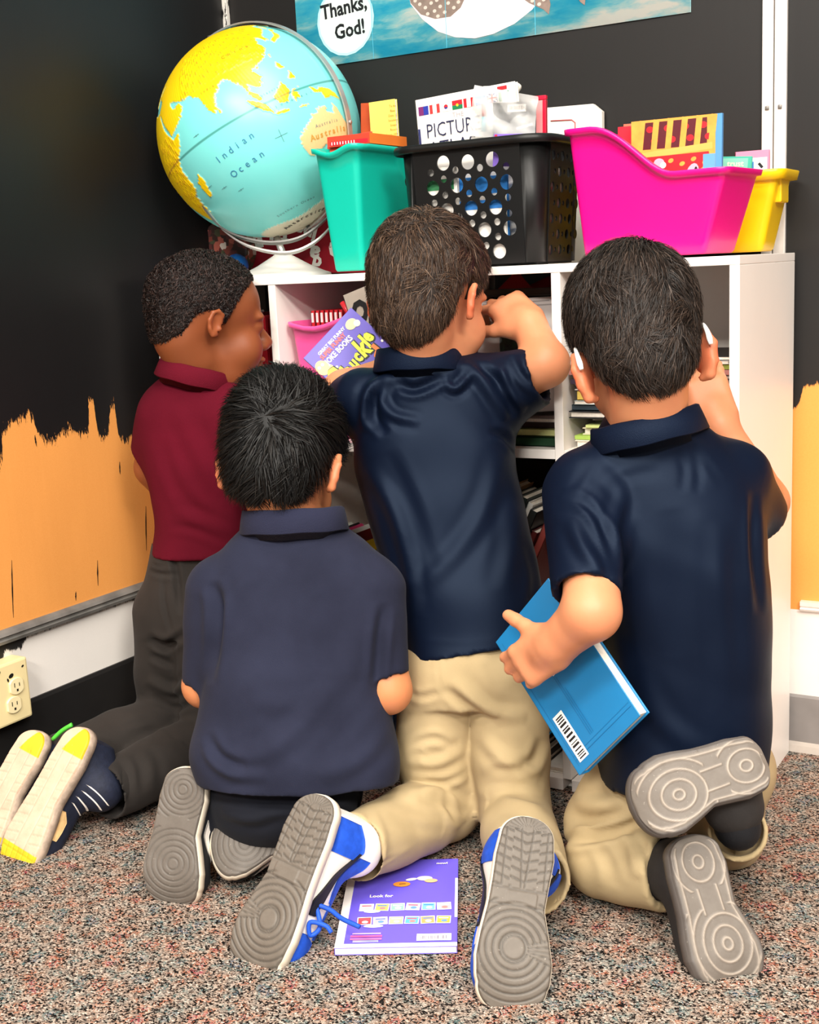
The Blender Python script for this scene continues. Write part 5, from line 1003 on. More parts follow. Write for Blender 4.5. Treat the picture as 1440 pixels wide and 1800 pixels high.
def ccone(F, a, b, ra, rb, k=.02, mode='add', ex=1.0):
    """cone with a flat cut at b"""
    a, b = V(a), V(b); ax = unit(b-a); L = np.linalg.norm(b-a)
    def fn(p):
        q = p-a; t = q@ax; h = np.clip(t/L, 0, 1); rad = np.linalg.norm(q-np.minimum(np.maximum(t, 0), L*9)[:,None]*ax, axis=1)-(ra+(rb-ra)*h); return np.maximum(rad, t-L)
    return F._add(fn, (a+b)/2, L/2+max(ra, rb)*1.3, k, mode)
def folds(v, nrm, fl, vd=None):
    """press folds into a cloth mesh: each fold is a line (3D points), depth and width; it is pushed along the view-independent direction vd of the body side it lies on"""
    v = v.copy(); disp = np.zeros(len(v))
    for pts, amp, wid in fl:
        P = smoothpts(pts, 6) if len(pts) > 2 else np.linspace(pts[0], pts[-1], 8); c = P.mean(0); rad = np.linalg.norm(P-c, axis=1).max()+.09
        wid = wid*.7; sel = np.where((np.linalg.norm(v-c, axis=1) < rad) & ((nrm@vd) > -.25))[0]
        if not len(sel): continue
        q = v[sel]; Q = q-np.outer(q@vd, vd); PP = P-np.outer(P@vd, vd); best = np.full(len(sel), 9.); bt = np.zeros(len(sel))
        for i in range(len(PP)-1):
            a, b = PP[i], PP[i+1]; d = b-a; L = d@d+1e-12; h = np.clip(((Q-a)@d)/L, 0, 1); dd = np.linalg.norm(Q-a-h[:,None]*d, axis=1); m = dd < best; best[m] = dd[m]; bt[m] = (i+h[m])/(len(PP)-1)
        tp = np.clip(np.sin(np.pi*np.clip(bt, 0, 1)), 0, 1)**.6; gate = np.clip((nrm[sel]@vd+.25)/.5, 0, 1); x = best/wid
        disp[sel] += amp*tp*gate*(np.exp(-x*x)-.35*np.exp(-(x-1.9)**2/.7))
    return v+nrm*disp[:,None]
def crease(v, nrm, amp=.0015, sc=(22,22,22), seed=0):
    """small random cloth waviness"""
    g = np.random.default_rng(seed); d = np.zeros(len(v))
    for k in range(6):
        a = g.normal(size=3); a /= np.linalg.norm(a); b = g.normal(size=3)*V(*sc)*.8; d += np.sin(v@(a*V(*sc)*(1+.5*k))+1.4*np.sin(v@b+g.uniform(0,6))+g.uniform(0,6))/(1+.5*k)
    return v+nrm*(d*amp)[:,None]
def cloth(name, F, m, root, fl=(), h=.0044, wav=.0008, sc=(20,20,20), seed=0, smooth=2, amp=1.):
    v, f = F.mesh(h, smooth); n = vnormals(v, f)
    v = crease(v, n, wav, sc, seed); n = vnormals(v, f); v = folds(v, n, [(a, b*amp, c) for a, b, c in fl], -CF*.9+ZU*.15) if len(fl) else v
    return mesh(name, v, f, m, root, True)
def collar(root, c, R, rx, ry, h, m, flare=.006, tilt=0., open_=.25):
    """polo collar: stands up round the neck and folds down outside, open at the throat"""
    prof = [(-.001,-.012),(0,h*.5),(.001,h*.92),(.003,h),(.006,h*.96),(.008+flare*.3,h*.55),(.009+flare,-.001),(.0075+flare,-.003),(.005+flare*.6,.004),(.004,h*.5),(.003,h*.7)]
    T = np.linspace(open_, 2*math.pi-open_, 60); v = []
    for a in T:
        for o_, z in prof:
            dz = .35*h*(math.cos(a) > .5)*0; v.append(V(c)+R@V((rx+o_)*math.sin(a), (ry+o_)*math.cos(a), z*(1-.25*max(0, math.cos(a)))+.0006*math.sin(7*a)+dz))
    n = len(prof); f = [[i*n+k, i*n+(k+1)%n, (i+1)*n+(k+1)%n, (i+1)*n+k] for i in range(len(T)-1) for k in range(n)]+[list(range(n)), [(len(T)-1)*n+k for k in range(n)][::-1]]
    return mesh('collar', v, [q[::-1] for q in f], m, root, True)
def fabric(c, c2=None, rough=.75, weave=1100, bs=.12, sheen=.25, var=.12, spec=.3, stint=(1,1,1,1)):
    m, nt, b, oc, g = newmat('fabric'); a = lin(c); f = noise(nt, oc, 9, 3); lo = tuple(x*(1-var) for x in a[:3])+(1,); hi = lin(c2) if c2 else tuple(min(1, x*(1+var)) for x in a[:3])+(1,)
    fine = noise(nt, oc, 500, 2, .6); col = mixc(nt, mth(nt, 'MULTIPLY', fine, .25), ramp(nt, f, [(.3, lo), (.7, hi)]), hi)
    lk(nt, col, b.inputs['Base Color']); b.inputs['Roughness'].default_value = rough; b.inputs['Specular IOR Level'].default_value = spec; b.inputs['Specular Tint'].default_value = stint; b.inputs['Sheen Weight'].default_value = sheen; b.inputs['Sheen Roughness'].default_value = .45
    w = nd(nt, 'ShaderNodeTexVoronoi'); w.inputs['Scale'].default_value = weave; lk(nt, oc, w.inputs['Vector']); bump(nt, b, mth(nt, 'ADD', w.outputs['Distance'], mth(nt, 'MULTIPLY', noise(nt, oc, 60, 3), .6)), bs, .0012); return m
def skinmat(c, red, rough=.48):
    m, nt, b, oc, g = newmat('skin'); f = noise(nt, oc, 22, 3); vc = nd(nt, 'ShaderNodeVertexColor'); vc.layer_name = 'blush'; lk(nt, mixc(nt, mth(nt, 'ADD', mth(nt, 'MULTIPLY', f, .4), mth(nt, 'MULTIPLY', vc.outputs[0], .9)), c, red), b.inputs['Base Color']); b.inputs['Roughness'].default_value = rough
    b.inputs['Subsurface Weight'].default_value = .12; b.inputs['Subsurface Radius'].default_value = (.010,.004,.002); b.inputs['Subsurface Scale'].default_value = .5; b.inputs['Specular IOR Level'].default_value = .35
    bump(nt, b, noise(nt, oc, 700, 2), .06, .0006); return m
def person(F, base, label, m, head, h=.0034):
    v, f = F.mesh(h, 2); o = mesh('person', v, f, m, None, True, loc=base); w = np.zeros(len(v))
    for a in (1,-1): w = np.maximum(w, np.exp(-(np.linalg.norm(v-head.w(.088*a,-.022+head.eo[0],-.012+head.eo[1]), axis=1)/.030)**2))
    w = np.maximum(w, .7*np.exp(-(np.linalg.norm(v-head.w(0,.10,-.06), axis=1)/.018)**2)); col = np.ones((len(v),4), np.float32); col[:,:3] = w[:,None]
    o.data.color_attributes.new('blush', 'FLOAT_COLOR', 'POINT').data.foreach_set('color', col.ravel()); return tag(o, label, 'person', 'four schoolboys kneeling at the bookcase')
M_eye = mat('#f4efe8', .15, .6); M_iris = mat('#1c0f08', .1, .6)
def eyes(head, root, brow=None):
    for a in (1,-1):
        c = head.w(.031*a,.0735,.002); q = head.R[:,1]; r = .0125*head.k; v = np.array(sph)*r; mi = [1 if (unit(v[f].mean(0))@q) > .90 else 0 for f in sf]
        if brow:
            q_ = smoothpts([head.w((.031+.017*t)*a, .0905-.018*t*t-.004*(t+1), .022+.006*(1-t*t)) for t in (-1,-.5,0,.5,1)], 4); vb, fb = tube(q_, np.interp(np.linspace(0,1,len(q_)), [0,.3,1], [.0016,.0030,.0012])*head.k, 6); mesh('eyebrow', vb, fb, brow, root)
        mesh('eye', v+c, [f[::-1] for f in sf], [M_eye, M_iris], root, True, mi)

# ---- shoes: outline half widths from heel (0) to toe (1)
OS = [0,.015,.05,.12,.22,.36,.48,.62,.74,.84,.92,.97,.99,1.]
OI = [0,.15,.25,.335,.36,.325,.30,.39,.455,.455,.39,.275,.17,0]      # inner side
OO = [0,.15,.25,.335,.37,.38,.40,.45,.475,.44,.35,.23,.14,0]         # outer side
def round_ends(w):
    u = np.concatenate([np.linspace(0, .12, 24), np.linspace(.13, .86, 50), np.linspace(.87, 1, 30)]); b = np.interp(u, OS, w); h0, t0 = np.interp(.12, OS, w), np.interp(.87, OS, w)
    b = np.where(u < .12, h0*np.sqrt(np.clip(1-((.12-u)/.12)**2, 0, 1)), b); return u, np.where(u > .87, t0*np.sqrt(np.clip(1-((u-.87)/.13)**2, 0, 1)), b)
OS_, OI_ = round_ends(OI); OS_, OO_ = round_ends(OO); OS, OI, OO = OS_, OI_, OO_
M_TREAD = {}
def treadmat():
    if 'm' not in M_TREAD:
        m, nt, b, oc, g = newmat('rubber_tread'); vc = nd(nt, 'ShaderNodeVertexColor'); vc.layer_name = 'tread'; d = noise(nt, oc, 45, 5, .7); sp = mth(nt, 'GREATER_THAN', noise(nt, oc, 260, 2), .73)
        c = nd(nt, 'ShaderNodeMix', data_type='RGBA', blend_type='MULTIPLY'); c.inputs[0].default_value = .35; lk(nt, vc.outputs[0], c.inputs[6]); lk(nt, ramp(nt, d, [(.3,'#b5aca2'),(.65,'#ffffff')]), c.inputs[7])
        lk(nt, mixc(nt, mth(nt, 'MULTIPLY', sp, .3), c.outputs[2], '#b8b0a6'), b.inputs['Base Color']); b.inputs['Roughness'].default_value = .6; M_TREAD['m'] = m
    return M_TREAD['m']
def groove(x, per, w): q = np.abs((x/per) % 1-.5)*per; return np.clip(1-np.maximum(per/2-q, 0)/w, 0, 1)   # 1 at the line, 0 away
def tread_court(s, x, y, L, W):
    h = np.zeros_like(s); px, py = .685*L, -.03*W; r = np.hypot(x-px, y-py); an = np.degrees(np.arctan2(y-py, x-px))
    ring = groove(r, .0092, .0019)*(r > .0165)*(r < .085)*(s > .45)*(s < .965); wedge = (np.abs(an-90) < 9+0*r) | (np.abs(an+90) < 4)
    rad = sum(np.clip(1-np.abs(an-a0)*r*.01745/.0011, 0, 1) for a0 in (72,82,90,98,108))*(r > .017)*(r < .060); ring = np.where((np.abs(an-90) < 19) & (r > .016), np.clip(rad, 0, 1), ring); ring = np.maximum(ring, np.clip(1-np.abs(r-.0150)/.0017, 0, 1)*(s > .45)); h -= .0022*ring
    hs = (s > .075)*(s < .385); row = groove(x+.30*np.abs(y)-.004*(np.abs(y) > .018), .0125, .0018)*hs; colm = np.maximum(np.clip(1-np.abs(np.abs(y)-.028)/.0014, 0, 1), np.clip(1-np.abs(np.abs(y)-.006*(1-(s-.08)/.31)-.002)/.0014, 0, 1))*hs; h -= .0022*np.maximum(row, colm*.9)
    rf = np.hypot(x-.085*L, y); af = np.degrees(np.arctan2(y, x-.085*L)); h -= .0018*groove(af, 14, 2.6)*(s < .085)*(rf > .006)*(rf < .026)
    h -= .0016*np.maximum(np.clip(1-np.abs(s-.392)/.006, 0, 1), np.clip(1-np.abs(s-.475-.0*y)/.005, 0, 1)); h += .0012*((s > .40)*(s < .47)*(np.abs(y) < .02))
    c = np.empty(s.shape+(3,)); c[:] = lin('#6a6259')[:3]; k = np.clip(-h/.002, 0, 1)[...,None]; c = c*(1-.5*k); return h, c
def tread_rings(s, x, y, L, W):
    h = np.zeros_like(s)
    for ps, yy, n0, lo, hi in ((.69, .02, .0085, .44, .985), (.16, 0, .0075, .03, .36)):
        r = np.hypot(x-ps*L, (y-yy*W)*.95); g = groove(r, n0, .0014)*(r > .004)*(r < .08)*(s > lo)*(s < hi); h -= .0016*g
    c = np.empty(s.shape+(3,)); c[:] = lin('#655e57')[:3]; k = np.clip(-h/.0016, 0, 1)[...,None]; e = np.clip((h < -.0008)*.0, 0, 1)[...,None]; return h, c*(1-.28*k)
def tread_contour(s, x, y, L, W):
    h = np.zeros_like(s); hw = W*.5; ed = np.clip((np.abs(y)-np.interp(s, OS, OI)*W*.86)/.004, 0, 1); ln = np.zeros_like(s)
    for ps, yy, per, lo, hi, ra in ((.70, .04, .0135, .46, .96, .062), (.17, 0, .0150, .04, .345, .045)):
        r = np.hypot((x-ps*L)*.88, (y-yy*W)*1.05); ln = np.maximum(ln, np.clip(1-np.abs(((r/per) % 1)-.5)*per/.0022, 0, 1)*(r > .003)*(r < ra)*(s > lo)*(s < hi))
    for yy in (-.013, .0135): ln = np.maximum(ln, np.clip(1-np.abs(y-yy)/.002, 0, 1)*(s > .33)*(s < .50))
    sc = 1.16; rim = np.clip(1-np.abs(np.abs(y)-np.where(y > 0, np.interp(s, OS, OI), np.interp(s, OS, OO))*W*.80)/.0022, 0, 1)*(s > .05)*(s < .95); ln = np.maximum(ln, rim*.8); h += .0018*ln
    c = np.empty(s.shape+(3,)); c[:] = lin('#6f675f')[:3]; k = ln[...,None]; c = c*(1-k)+V(lin('#a89c8f')[:3])*k; edge = np.clip((np.abs(y)-np.where(y > 0, np.interp(s, OS, OI), np.interp(s, OS, OO))*W*.87)/.003, 0, 1)[...,None]; c = c*(1-edge)+V(lin('#5f5955')[:3])*edge; return h, c
def tread_runner(s, x, y, L, W):
    h = -.0012*groove(x+.25*y, .016, .0016)*(np.abs(y) > .014)*(s > .2)*(s < .8)-.0015*np.clip(1-np.abs(np.abs(y)-.012)/.0015, 0, 1)*(s > .15)*(s < .86); g2 = np.maximum(groove(y, .0125, .0014), groove(x, .016, .0014))
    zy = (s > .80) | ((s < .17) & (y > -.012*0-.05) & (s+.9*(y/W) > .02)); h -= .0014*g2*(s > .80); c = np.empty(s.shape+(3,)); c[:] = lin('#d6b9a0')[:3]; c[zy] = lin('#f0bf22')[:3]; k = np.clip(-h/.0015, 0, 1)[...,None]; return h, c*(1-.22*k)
class Shoe:
    def __init__(s, heel, toe, n, Wd, inner=1, th=.022):
        s.h = V(heel); s.L = np.linalg.norm(V(toe)-s.h); s.a = unit(V(toe)-s.h); s.n = unit(V(n)-s.a*np.dot(n, s.a)); s.b = np.cross(s.n, s.a); s.W = Wd; s.inner = inner; s.th = th
    def pt(s, u, y, z): return s.h+s.a*(np.asarray(u)*s.L)[...,None]+s.b*np.asarray(y)[...,None]+s.n*np.asarray(z)[...,None]
    def half(s, u): i, o = np.interp(u, OS, OI)*s.W, np.interp(u, OS, OO)*s.W; return (i, o) if s.inner > 0 else (o, i)      # (+b side, -b side)
    def rock(s, u): return -.020*np.clip((u-.72)/.28, 0, 1)**2-.007*np.clip((.12-u)/.12, 0, 1)**2
    def sole(s, root, tread, midm, name='outsole', mid=True, flip=False):
        nu, nv = 170, 61; uu = (1-np.cos(np.linspace(0, math.pi, nu)))/2*.30+np.linspace(0, 1, nu)*.70; tt = np.linspace(-1, 1, nv); U, T = np.meshgrid(uu, tt, indexing='ij'); p, q = s.half(U); Y = np.where(T > 0, T*p, T*q)
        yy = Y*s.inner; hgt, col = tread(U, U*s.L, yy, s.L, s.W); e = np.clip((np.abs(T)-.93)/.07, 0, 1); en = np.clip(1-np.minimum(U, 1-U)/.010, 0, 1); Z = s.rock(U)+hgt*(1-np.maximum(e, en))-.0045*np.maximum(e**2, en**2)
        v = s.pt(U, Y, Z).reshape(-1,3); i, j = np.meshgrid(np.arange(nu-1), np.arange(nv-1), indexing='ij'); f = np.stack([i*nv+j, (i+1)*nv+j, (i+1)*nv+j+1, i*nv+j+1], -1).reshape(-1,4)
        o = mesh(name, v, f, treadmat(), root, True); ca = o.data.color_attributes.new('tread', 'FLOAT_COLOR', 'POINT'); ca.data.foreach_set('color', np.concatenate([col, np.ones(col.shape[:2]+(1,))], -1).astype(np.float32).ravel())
        ring = [(u, 1) for u in uu]+[(u, -1) for u in uu[::-1]]; R = []; th = s.th
        for dz, out in ((-.0044,0),(-.006,.0012),(-th*.5,.0022),(-th*.92,.0012),(-th,-.002),(-th-.001,-.3)):
            for u, sg in ring:
                p, q = s.half(u); w_ = p if sg > 0 else -q; o_ = out if abs(out) < .1 else 0; y = w_+sg*o_ if abs(out) < .1 else w_*.3; uq = u if abs(out) < .1 else .5+(u-.5)*.7
                k = (u-.5)*2; R.append(s.pt(uq, y, s.rock(u)+dz)+s.a*o_*np.sign(k)*abs(k)**8)
        m = len(ring); ff = [[a*m+k, (a+1)*m+k, (a+1)*m+(k+1)%m, a*m+(k+1)%m] for a in range(5) for k in range(m)]; ff.append([5*m+k for k in range(m)])
        return o, mesh('midsole', np.array(R), [q[::-1] for q in ff] if flip else ff, midm, root, True)
    def upper(s, ankle, ra=.043, hs=(.055,.068,.070,.062,.048,.036,.022), collar_=True, kk=.02, open_=None):
        F = Field(); st = []
        for u, hh in zip((.05,.18,.32,.5,.68,.84,.955), hs):
            p, q = s.half(u); z0 = -s.th+.004+s.rock(u); c = s.pt(u, (p-q)/2, z0-hh/2); w = (p+q)/2*(.98 if u < .9 else .9); st.append((c-s.b*w, c+s.b*w, hh/2+.006))
        F.loft(st, .01, 'add', 2.6, 1)
        c = s.pt(.20, 0., -s.th-.045); F.cone(c, c+unit(V(ankle)-c)*.045, ra, ra*.96, kk)
        pass
        s.ank = c, unit(V(ankle)-c), ra; s.target = V(ankle)
        return F
    def sock(s, root, m, knee):
        c, d, ra = s.ank; A = s.target; T = A+(V(knee)-A)*.14; v, f = tube(smoothpts([c, c+d*.02, A, T], 5), ra-.012, 20); return mesh('sock', v, f, m, root)
    def surf(s, F, U, Z, side, lift=.0012):
        """points on the side of the upper at (fraction along, height from the sole edge)"""
        U, Z = np.asarray(U, float), np.asarray(Z, float); P = s.pt(U, 0*U, -s.th-Z+s.rock(U)).reshape(-1,3); d = s.b*side; lo = np.zeros(len(P)); hi = np.full(len(P), .085)
        for _ in range(26):
            mid = (lo+hi)/2; ins = F.ev(P+d*mid[:,None]) < 0; lo = np.where(ins, mid, lo); hi = np.where(ins, hi, mid)
        return P+d*(hi+lift)[:,None]
    def patch(s, F, name, rows, side, m, root, lift=.0014, k=8):
        """panel on the side of the upper: rows of (fraction, low, high)"""
        rows = np.array(rows, float); t = np.linspace(0, 1, len(rows)); tt = np.linspace(0, 1, len(rows)*6); r = np.stack([np.interp(tt, t, rows[:,q]) for q in range(3)], 1); w = np.linspace(0, 1, k)
        U = np.repeat(r[:,:1], k, 1); Z = r[:,1:2]*(1-w)+r[:,2:3]*w; v = s.surf(F, U, Z, side, lift); n = len(r); f = [[i*k+j, (i+1)*k+j, (i+1)*k+j+1, i*k+j+1] for i in range(n-1) for j in range(k-1)]
        v2 = v-s.b*side*.003; bd = [i*k for i in range(n)]+[(n-1)*k+j for j in range(1,k)]+[i*k+k-1 for i in range(n-2,-1,-1)]+[j for j in range(k-2,0,-1)]; N = n*k
        f2 = [[bd[i], bd[(i+1)%len(bd)], N+bd[(i+1)%len(bd)], N+bd[i]] for i in range(len(bd))]; return mesh(name, np.vstack([v, v2]), f+f2, m, root, True)
# ------------------------------------------------------------------ boy in maroon (left)
HAIR_BLACK = hairmat('#060505','#0c0b0a','#24201d', .45, .2); HAIR_BROWN = hairmat('#160e09','#3a281c','#7a5f4a', .55); HAIR_DARK = hairmat('#0f0b09','#261c16','#54443a', .55); HAIR_CURL = hairmat('#0e0807','#20130f','#44302a', .6)
SK_A = skinmat('#84492a','#96502e'); SK_B = skinmat('#d09068','#c8603f'); SK_C = skinmat('#cb8557','#c87250')
NAVY = fabric('#080f1f', None, .50, 1500, .06, .0, .08, .17, (.50,.68,1,1)); NAVYC = fabric('#0a1224', None, .6, 900, .3, .0, .1, .2, (.50,.68,1,1)); FADED = fabric('#1e2030', '#272a3c', .92, 1000, .2, .03, spec=.15); FADEDC = fabric('#242639', None, .92, 700, .35, .03, spec=.15)
MAROON = fabric('#560a1c', None, .92, 1000, .2, .0, spec=.12); MAROONC = fabric('#5e0e20', None, .92, 700, .35, .0, spec=.12); STITCH = mat('#8d784f', .9, .2); KHAKI = fabric('#a6916b', '#b5a07a', .9, 1300, .15, .03, .06); CHAR = fabric('#221e1b', '#2c2724', .9, 1200, .2, .03); INK = fabric('#0e111b', None, .9, 1200, .15, .03)
M_tan = mat('#cdb09a', .6, .3, .08, 40); M_blkmat = mat('#17181c', .7, .3, .1, 60, .3, 300); M_wlea = mat('#efe8e0', .5, .4, .05, 60); M_blue = mat('#1c4fc0', .6, .3, .15, 90, .3, 300); M_navyk = mat('#1b2032', .7, .3, .2, 90, .4, 260); M_gryrub = mat('#5f5955', .55, .4, .08, 40); M_offw = mat('#e8dcc8', .55, .4, .06, 30); M_swoosh = mat('#121216', .5, .4)

HD = Head((-0.9269,-0.1099,0.8364), facing(62, 4, 0), 1.08, .66, (.006,.016))
F = Field(); HD.face(F, (3,3)); F.cone(HD.w(0,-.022,-.050), (-0.9693,-0.1235,0.7021), .050, .050, .02)
F.loft([((-0.9902,-0.1356,0.6768),(-0.9032,-0.0863,0.6670),.04),((-1.0174,-0.1492,0.6353),(-0.8708,-0.0640,0.6275),.06),((-1.0231,-0.1599,0.4964),(-0.8838,-0.0813,0.4786),.07),((-1.0418,-0.1603,0.3850),(-0.9148,-0.0890,0.3676),.07)], .03)
sL, eL, wL = V((-1.0376,-0.1297,0.6699)), V((-1.0589,-0.1396,0.5763)), V((-1.0364,-0.0893,0.4767)); F.chain([sL,eL,wL], [.042,.036,.026], .012); hand(F, wL, RH*.5-ZU*.8, RH*.7-FH*.5, 1.05, -1)
sR, eR, wR = V((-0.8513,-0.1022,0.6699)), V((-0.7919,-0.1394,0.5577)), V((-0.7968,-0.1194,0.5541)); F.chain([sR,eR,wR], [.042,.036,.026], .012); hand(F, wR, RH*.8+ZU*.4-FH*.4, FH, 1.0, 1, (.5,.5,.5,.5))
hipL, kL, aL = V((-1.0141,-0.1649,0.3439)), V((-1.0244,-0.1926,0.0882)), V((-1.0687,-0.4299,0.0968)); hipR, kR, aR = V((-0.9344,-0.1523,0.3480)), V((-0.9131,-0.2016,0.0707)), V((-0.9430,-0.4673,0.0728))
F.chain([hipL,kL,kL+(aL-kL)*.5], [.055,.042,.03], .01); F.chain([hipR,kR,kR+(aR-kR)*.5], [.055,.042,.03], .01)
b1 = person(F, (-1.0348,-0.1406,0.0000), 'kneeling boy in a maroon polo shirt and dark grey trousers with short curly black hair', SK_A, HD); eyes(HD, b1, mat('#1a0e0a', .7))
hair(HD, b1, HAIR_CURL, .003, .0105, 18000, .8, .2, (0,-.04,.11), .004, .036, .0016, 1.0, 11, jit=.9, clump=160)
F = Field(); F.loft([((-1.0150,-0.1351,0.7716),(-0.9204,-0.0866,0.7377),.057),((-1.0334,-0.1522,0.7437),(-0.8897,-0.0750,0.7082),.070),((-1.0492,-0.1641,0.7057),(-0.8628,-0.0605,0.6752),.080),((-1.0580,-0.1681,0.6582),(-0.8512,-0.0503,0.6369),.086),((-1.0567,-0.1698,0.5941),(-0.8539,-0.0532,0.5782),.088),((-1.0452,-0.1657,0.5290),(-0.8671,-0.0646,0.5091),.088),((-1.0438,-0.1640,0.4796),(-0.8776,-0.0711,0.4550),.092),((-1.0556,-0.1689,0.4358),(-0.8822,-0.0754,0.3949),.098)], .02)
ccone(F, V((-1.0173,-0.1283,0.6754)), V((-1.0627,-0.1308,0.5989)), .058, .046, .03); ccone(F, V((-1.0574,-0.1300,0.6153)), V((-1.0748,-0.1278,0.5651)), .040, .044, .003, 'sub')
ccone(F, V((-0.8709,-0.1021,0.6695)), V((-0.8045,-0.1296,0.5555)), .062, .054, .03); ccone(F, V((-0.8157,-0.1259,0.5752)), V((-0.7950,-0.1343,0.5359)), .046, .048, .003, 'sub')
fl = [([(-0.8246,-0.1756,0.6945),(-0.8353,-0.1905,0.6559),(-0.8389,-0.2057,0.5973),(-0.8303,-0.2139,0.5381)], -.007, .012), ([(-0.9252,-0.2296,0.7194),(-0.8855,-0.2263,0.6292),(-0.8470,-0.2192,0.5585)], .004, .02), ([(-0.9478,-0.2559,0.6619),(-0.9168,-0.2575,0.5720),(-0.8523,-0.2354,0.5000)], -.004, .016), ([(-0.9275,-0.2725,0.5334),(-0.8791,-0.2477,0.5162),(-0.8258,-0.2222,0.4888)], .005, .014), ([(-0.9348,-0.2822,0.5093),(-0.8868,-0.2559,0.4999),(-0.8423,-0.2350,0.4750)], -.004, .010), ([(-0.9381,-0.2881,0.4919),(-0.8946,-0.2639,0.4846),(-0.8593,-0.2460,0.4710)], -.0025, .004)]
sh1 = cloth('polo_shirt', F, MAROON, b1, fl, seed=3); sh1['label'] = 'maroon polo shirt'
collar(sh1, (-0.9559,-0.1255,0.7371), frame(x=RH, z=ZU+.30*RH+.06*FH)@rotz(math.radians(-35)), .061, .066, .032, MAROONC, .003)
F = Field(); F.loft([((-1.0543,-0.1658,0.4463),(-0.8921,-0.0788,0.4060),.088),((-1.0597,-0.1843,0.3780),(-0.8894,-0.0878,0.3584),.085),((-1.0703,-0.1934,0.3123),(-0.8861,-0.0988,0.3002),.085),((-1.0660,-0.1972,0.2575),(-0.8927,-0.1133,0.2530),.08)], .03)
F.chain([V((-1.0244,-0.1635,0.2978)),V((-1.0296,-0.1792,0.1885)),V((-1.0246,-0.1922,0.0903)),V((-1.0340,-0.3148,0.0960)),V((-1.0669,-0.4289,0.0967))], [.072,.064,.060,.056,.050], .012)
F.chain([V((-0.9365,-0.1516,0.3035)),V((-0.9263,-0.1714,0.1878)),V((-0.9184,-0.1980,0.0742)),V((-0.9349,-0.3442,0.0727))], [.075,.066,.060,.054], .012); ccone(F, V((-0.9323,-0.3011,0.0731)), V((-0.9430,-0.4623,0.0687)), .053, .051, .012); ccone(F, V((-0.9416,-0.4319,0.0684)), V((-0.9396,-0.4953,0.0713)), .042, .045, .003, 'sub')
fl = [([(-1.0084,-0.2584,0.2811),(-0.9759,-0.2429,0.2640),(-0.9366,-0.2144,0.2875)], -.006, .010), ([(-1.0039,-0.2627,0.2501),(-0.9648,-0.2445,0.2275)], -.005, .009), ([(-1.0086,-0.2756,0.2043),(-0.9621,-0.2532,0.1813),(-0.9229,-0.2247,0.2048)], .006, .012), ([(-0.9996,-0.2773,0.1731),(-0.9604,-0.2591,0.1505),(-0.9248,-0.2361,0.1588)], -.006, .009), ([(-1.0145,-0.2345,0.4043),(-0.9877,-0.2212,0.3926),(-0.9577,-0.2043,0.3890)], -.003, .006), ([(-1.0097,-0.2294,0.4143),(-0.9838,-0.2167,0.4027)], -.002, .004), ([(-0.9850,-0.2197,0.3925),(-0.9803,-0.2283,0.3410),(-0.9683,-0.2328,0.2892)], -.003, .006), ([(-0.9771,-0.2036,0.4433),(-0.9633,-0.2070,0.3913),(-0.9538,-0.2175,0.3191)], -.005, .008),
    ([(-0.9153,-0.4709,0.1424),(-0.8931,-0.4643,0.1131),(-0.8816,-0.4701,0.0564)], -.005, .009), ([(-0.8828,-0.4499,0.1500),(-0.8647,-0.4457,0.1210),(-0.8579,-0.4522,0.0739)], .005, .012), ([(-0.8508,-0.4272,0.1670),(-0.8245,-0.4182,0.1375),(-0.8063,-0.4139,0.1085)], -.006, .010), ([(-0.9796,-0.3869,0.1590),(-0.9367,-0.3605,0.1636),(-0.8925,-0.3385,0.1446)], -.005, .009), ([(-0.9293,-0.4728,0.1712),(-0.8842,-0.4455,0.1734),(-0.8343,-0.4176,0.1661)], .004, .010)]
tr1 = cloth('trousers', F, CHAR, b1, fl, seed=4, amp=1.6, wav=.0018); tr1['label'] = 'dark grey trousers'
def pocket(name, root, F, pts, m, lift=.0028):
    """welt line: thin raised strip following the cloth, pts are rough points just off the seat"""
    P = smoothpts(pts, 8); d = CF; lo = np.full(len(P), -.1); hi = np.full(len(P), .12); o = np.array(P)
    t = np.full(len(P), -.12)
    for _ in range(60): t = t+np.clip(F.ev(o+d*t[:,None]), .0005, .02)*.8
    q = o+d*(t-lift)[:,None]; v, f = tube(q, .0018, 5); return mesh(name, v, f, m, root)
pocket('pocket_seam', tr1, F, [(-0.9940,-0.2568,0.4090), (-0.9726,-0.2570,0.4044), (-0.9649,-0.2421,0.3973)], CHAR); pocket('pocket_seam', tr1, F, [(-0.9649,-0.2421,0.3973), (-0.9609,-0.2484,0.3587), (-0.9539,-0.2445,0.3047), (-0.9684,-0.2556,0.2933), (-0.9954,-0.2615,0.2856)], CHAR); pocket('pocket_seam', tr1, F, [(-0.9964,-0.2431,0.4238), (-0.9640,-0.2380,0.4135), (-0.9386,-0.2249,0.4050)], CHAR)
def runner(heel, toe, ankle, knee, n, root):
    S = Shoe(heel, toe, n, .092, 1, .024); Fu = S.upper(ankle, .040, open_=True); v, f = Fu.mesh(.0035, 2); sh = mesh('shoe', v, f, M_navyk, root, True); S.sock(sh, M_blkmat, knee); sh['label'] = 'scuffed navy running shoe with tan and yellow sole'
    S.sole(sh, tread_runner, mat('#b9a492', .6, .3, .3, 60, .3, 200)); side = 1 if S.b@CR > 0 else -1
    for k in range(4): S.patch(Fu, 'side_stripe', [(.30+.045*k, .012, .016), (.34+.045*k, .034, .038), (.36+.045*k, .046, .051)], side, M_wlea, sh)
    S.patch(Fu, 'overlay_panel', [(.50,.002,.010),(.56,.004,.020),(.62,.003,.016),(.68,.002,.010)], side, mat('#d9b27c', .6, .3, .2, 60), sh); return sh
nn = -CF*.80-CR*.50+CU*.10
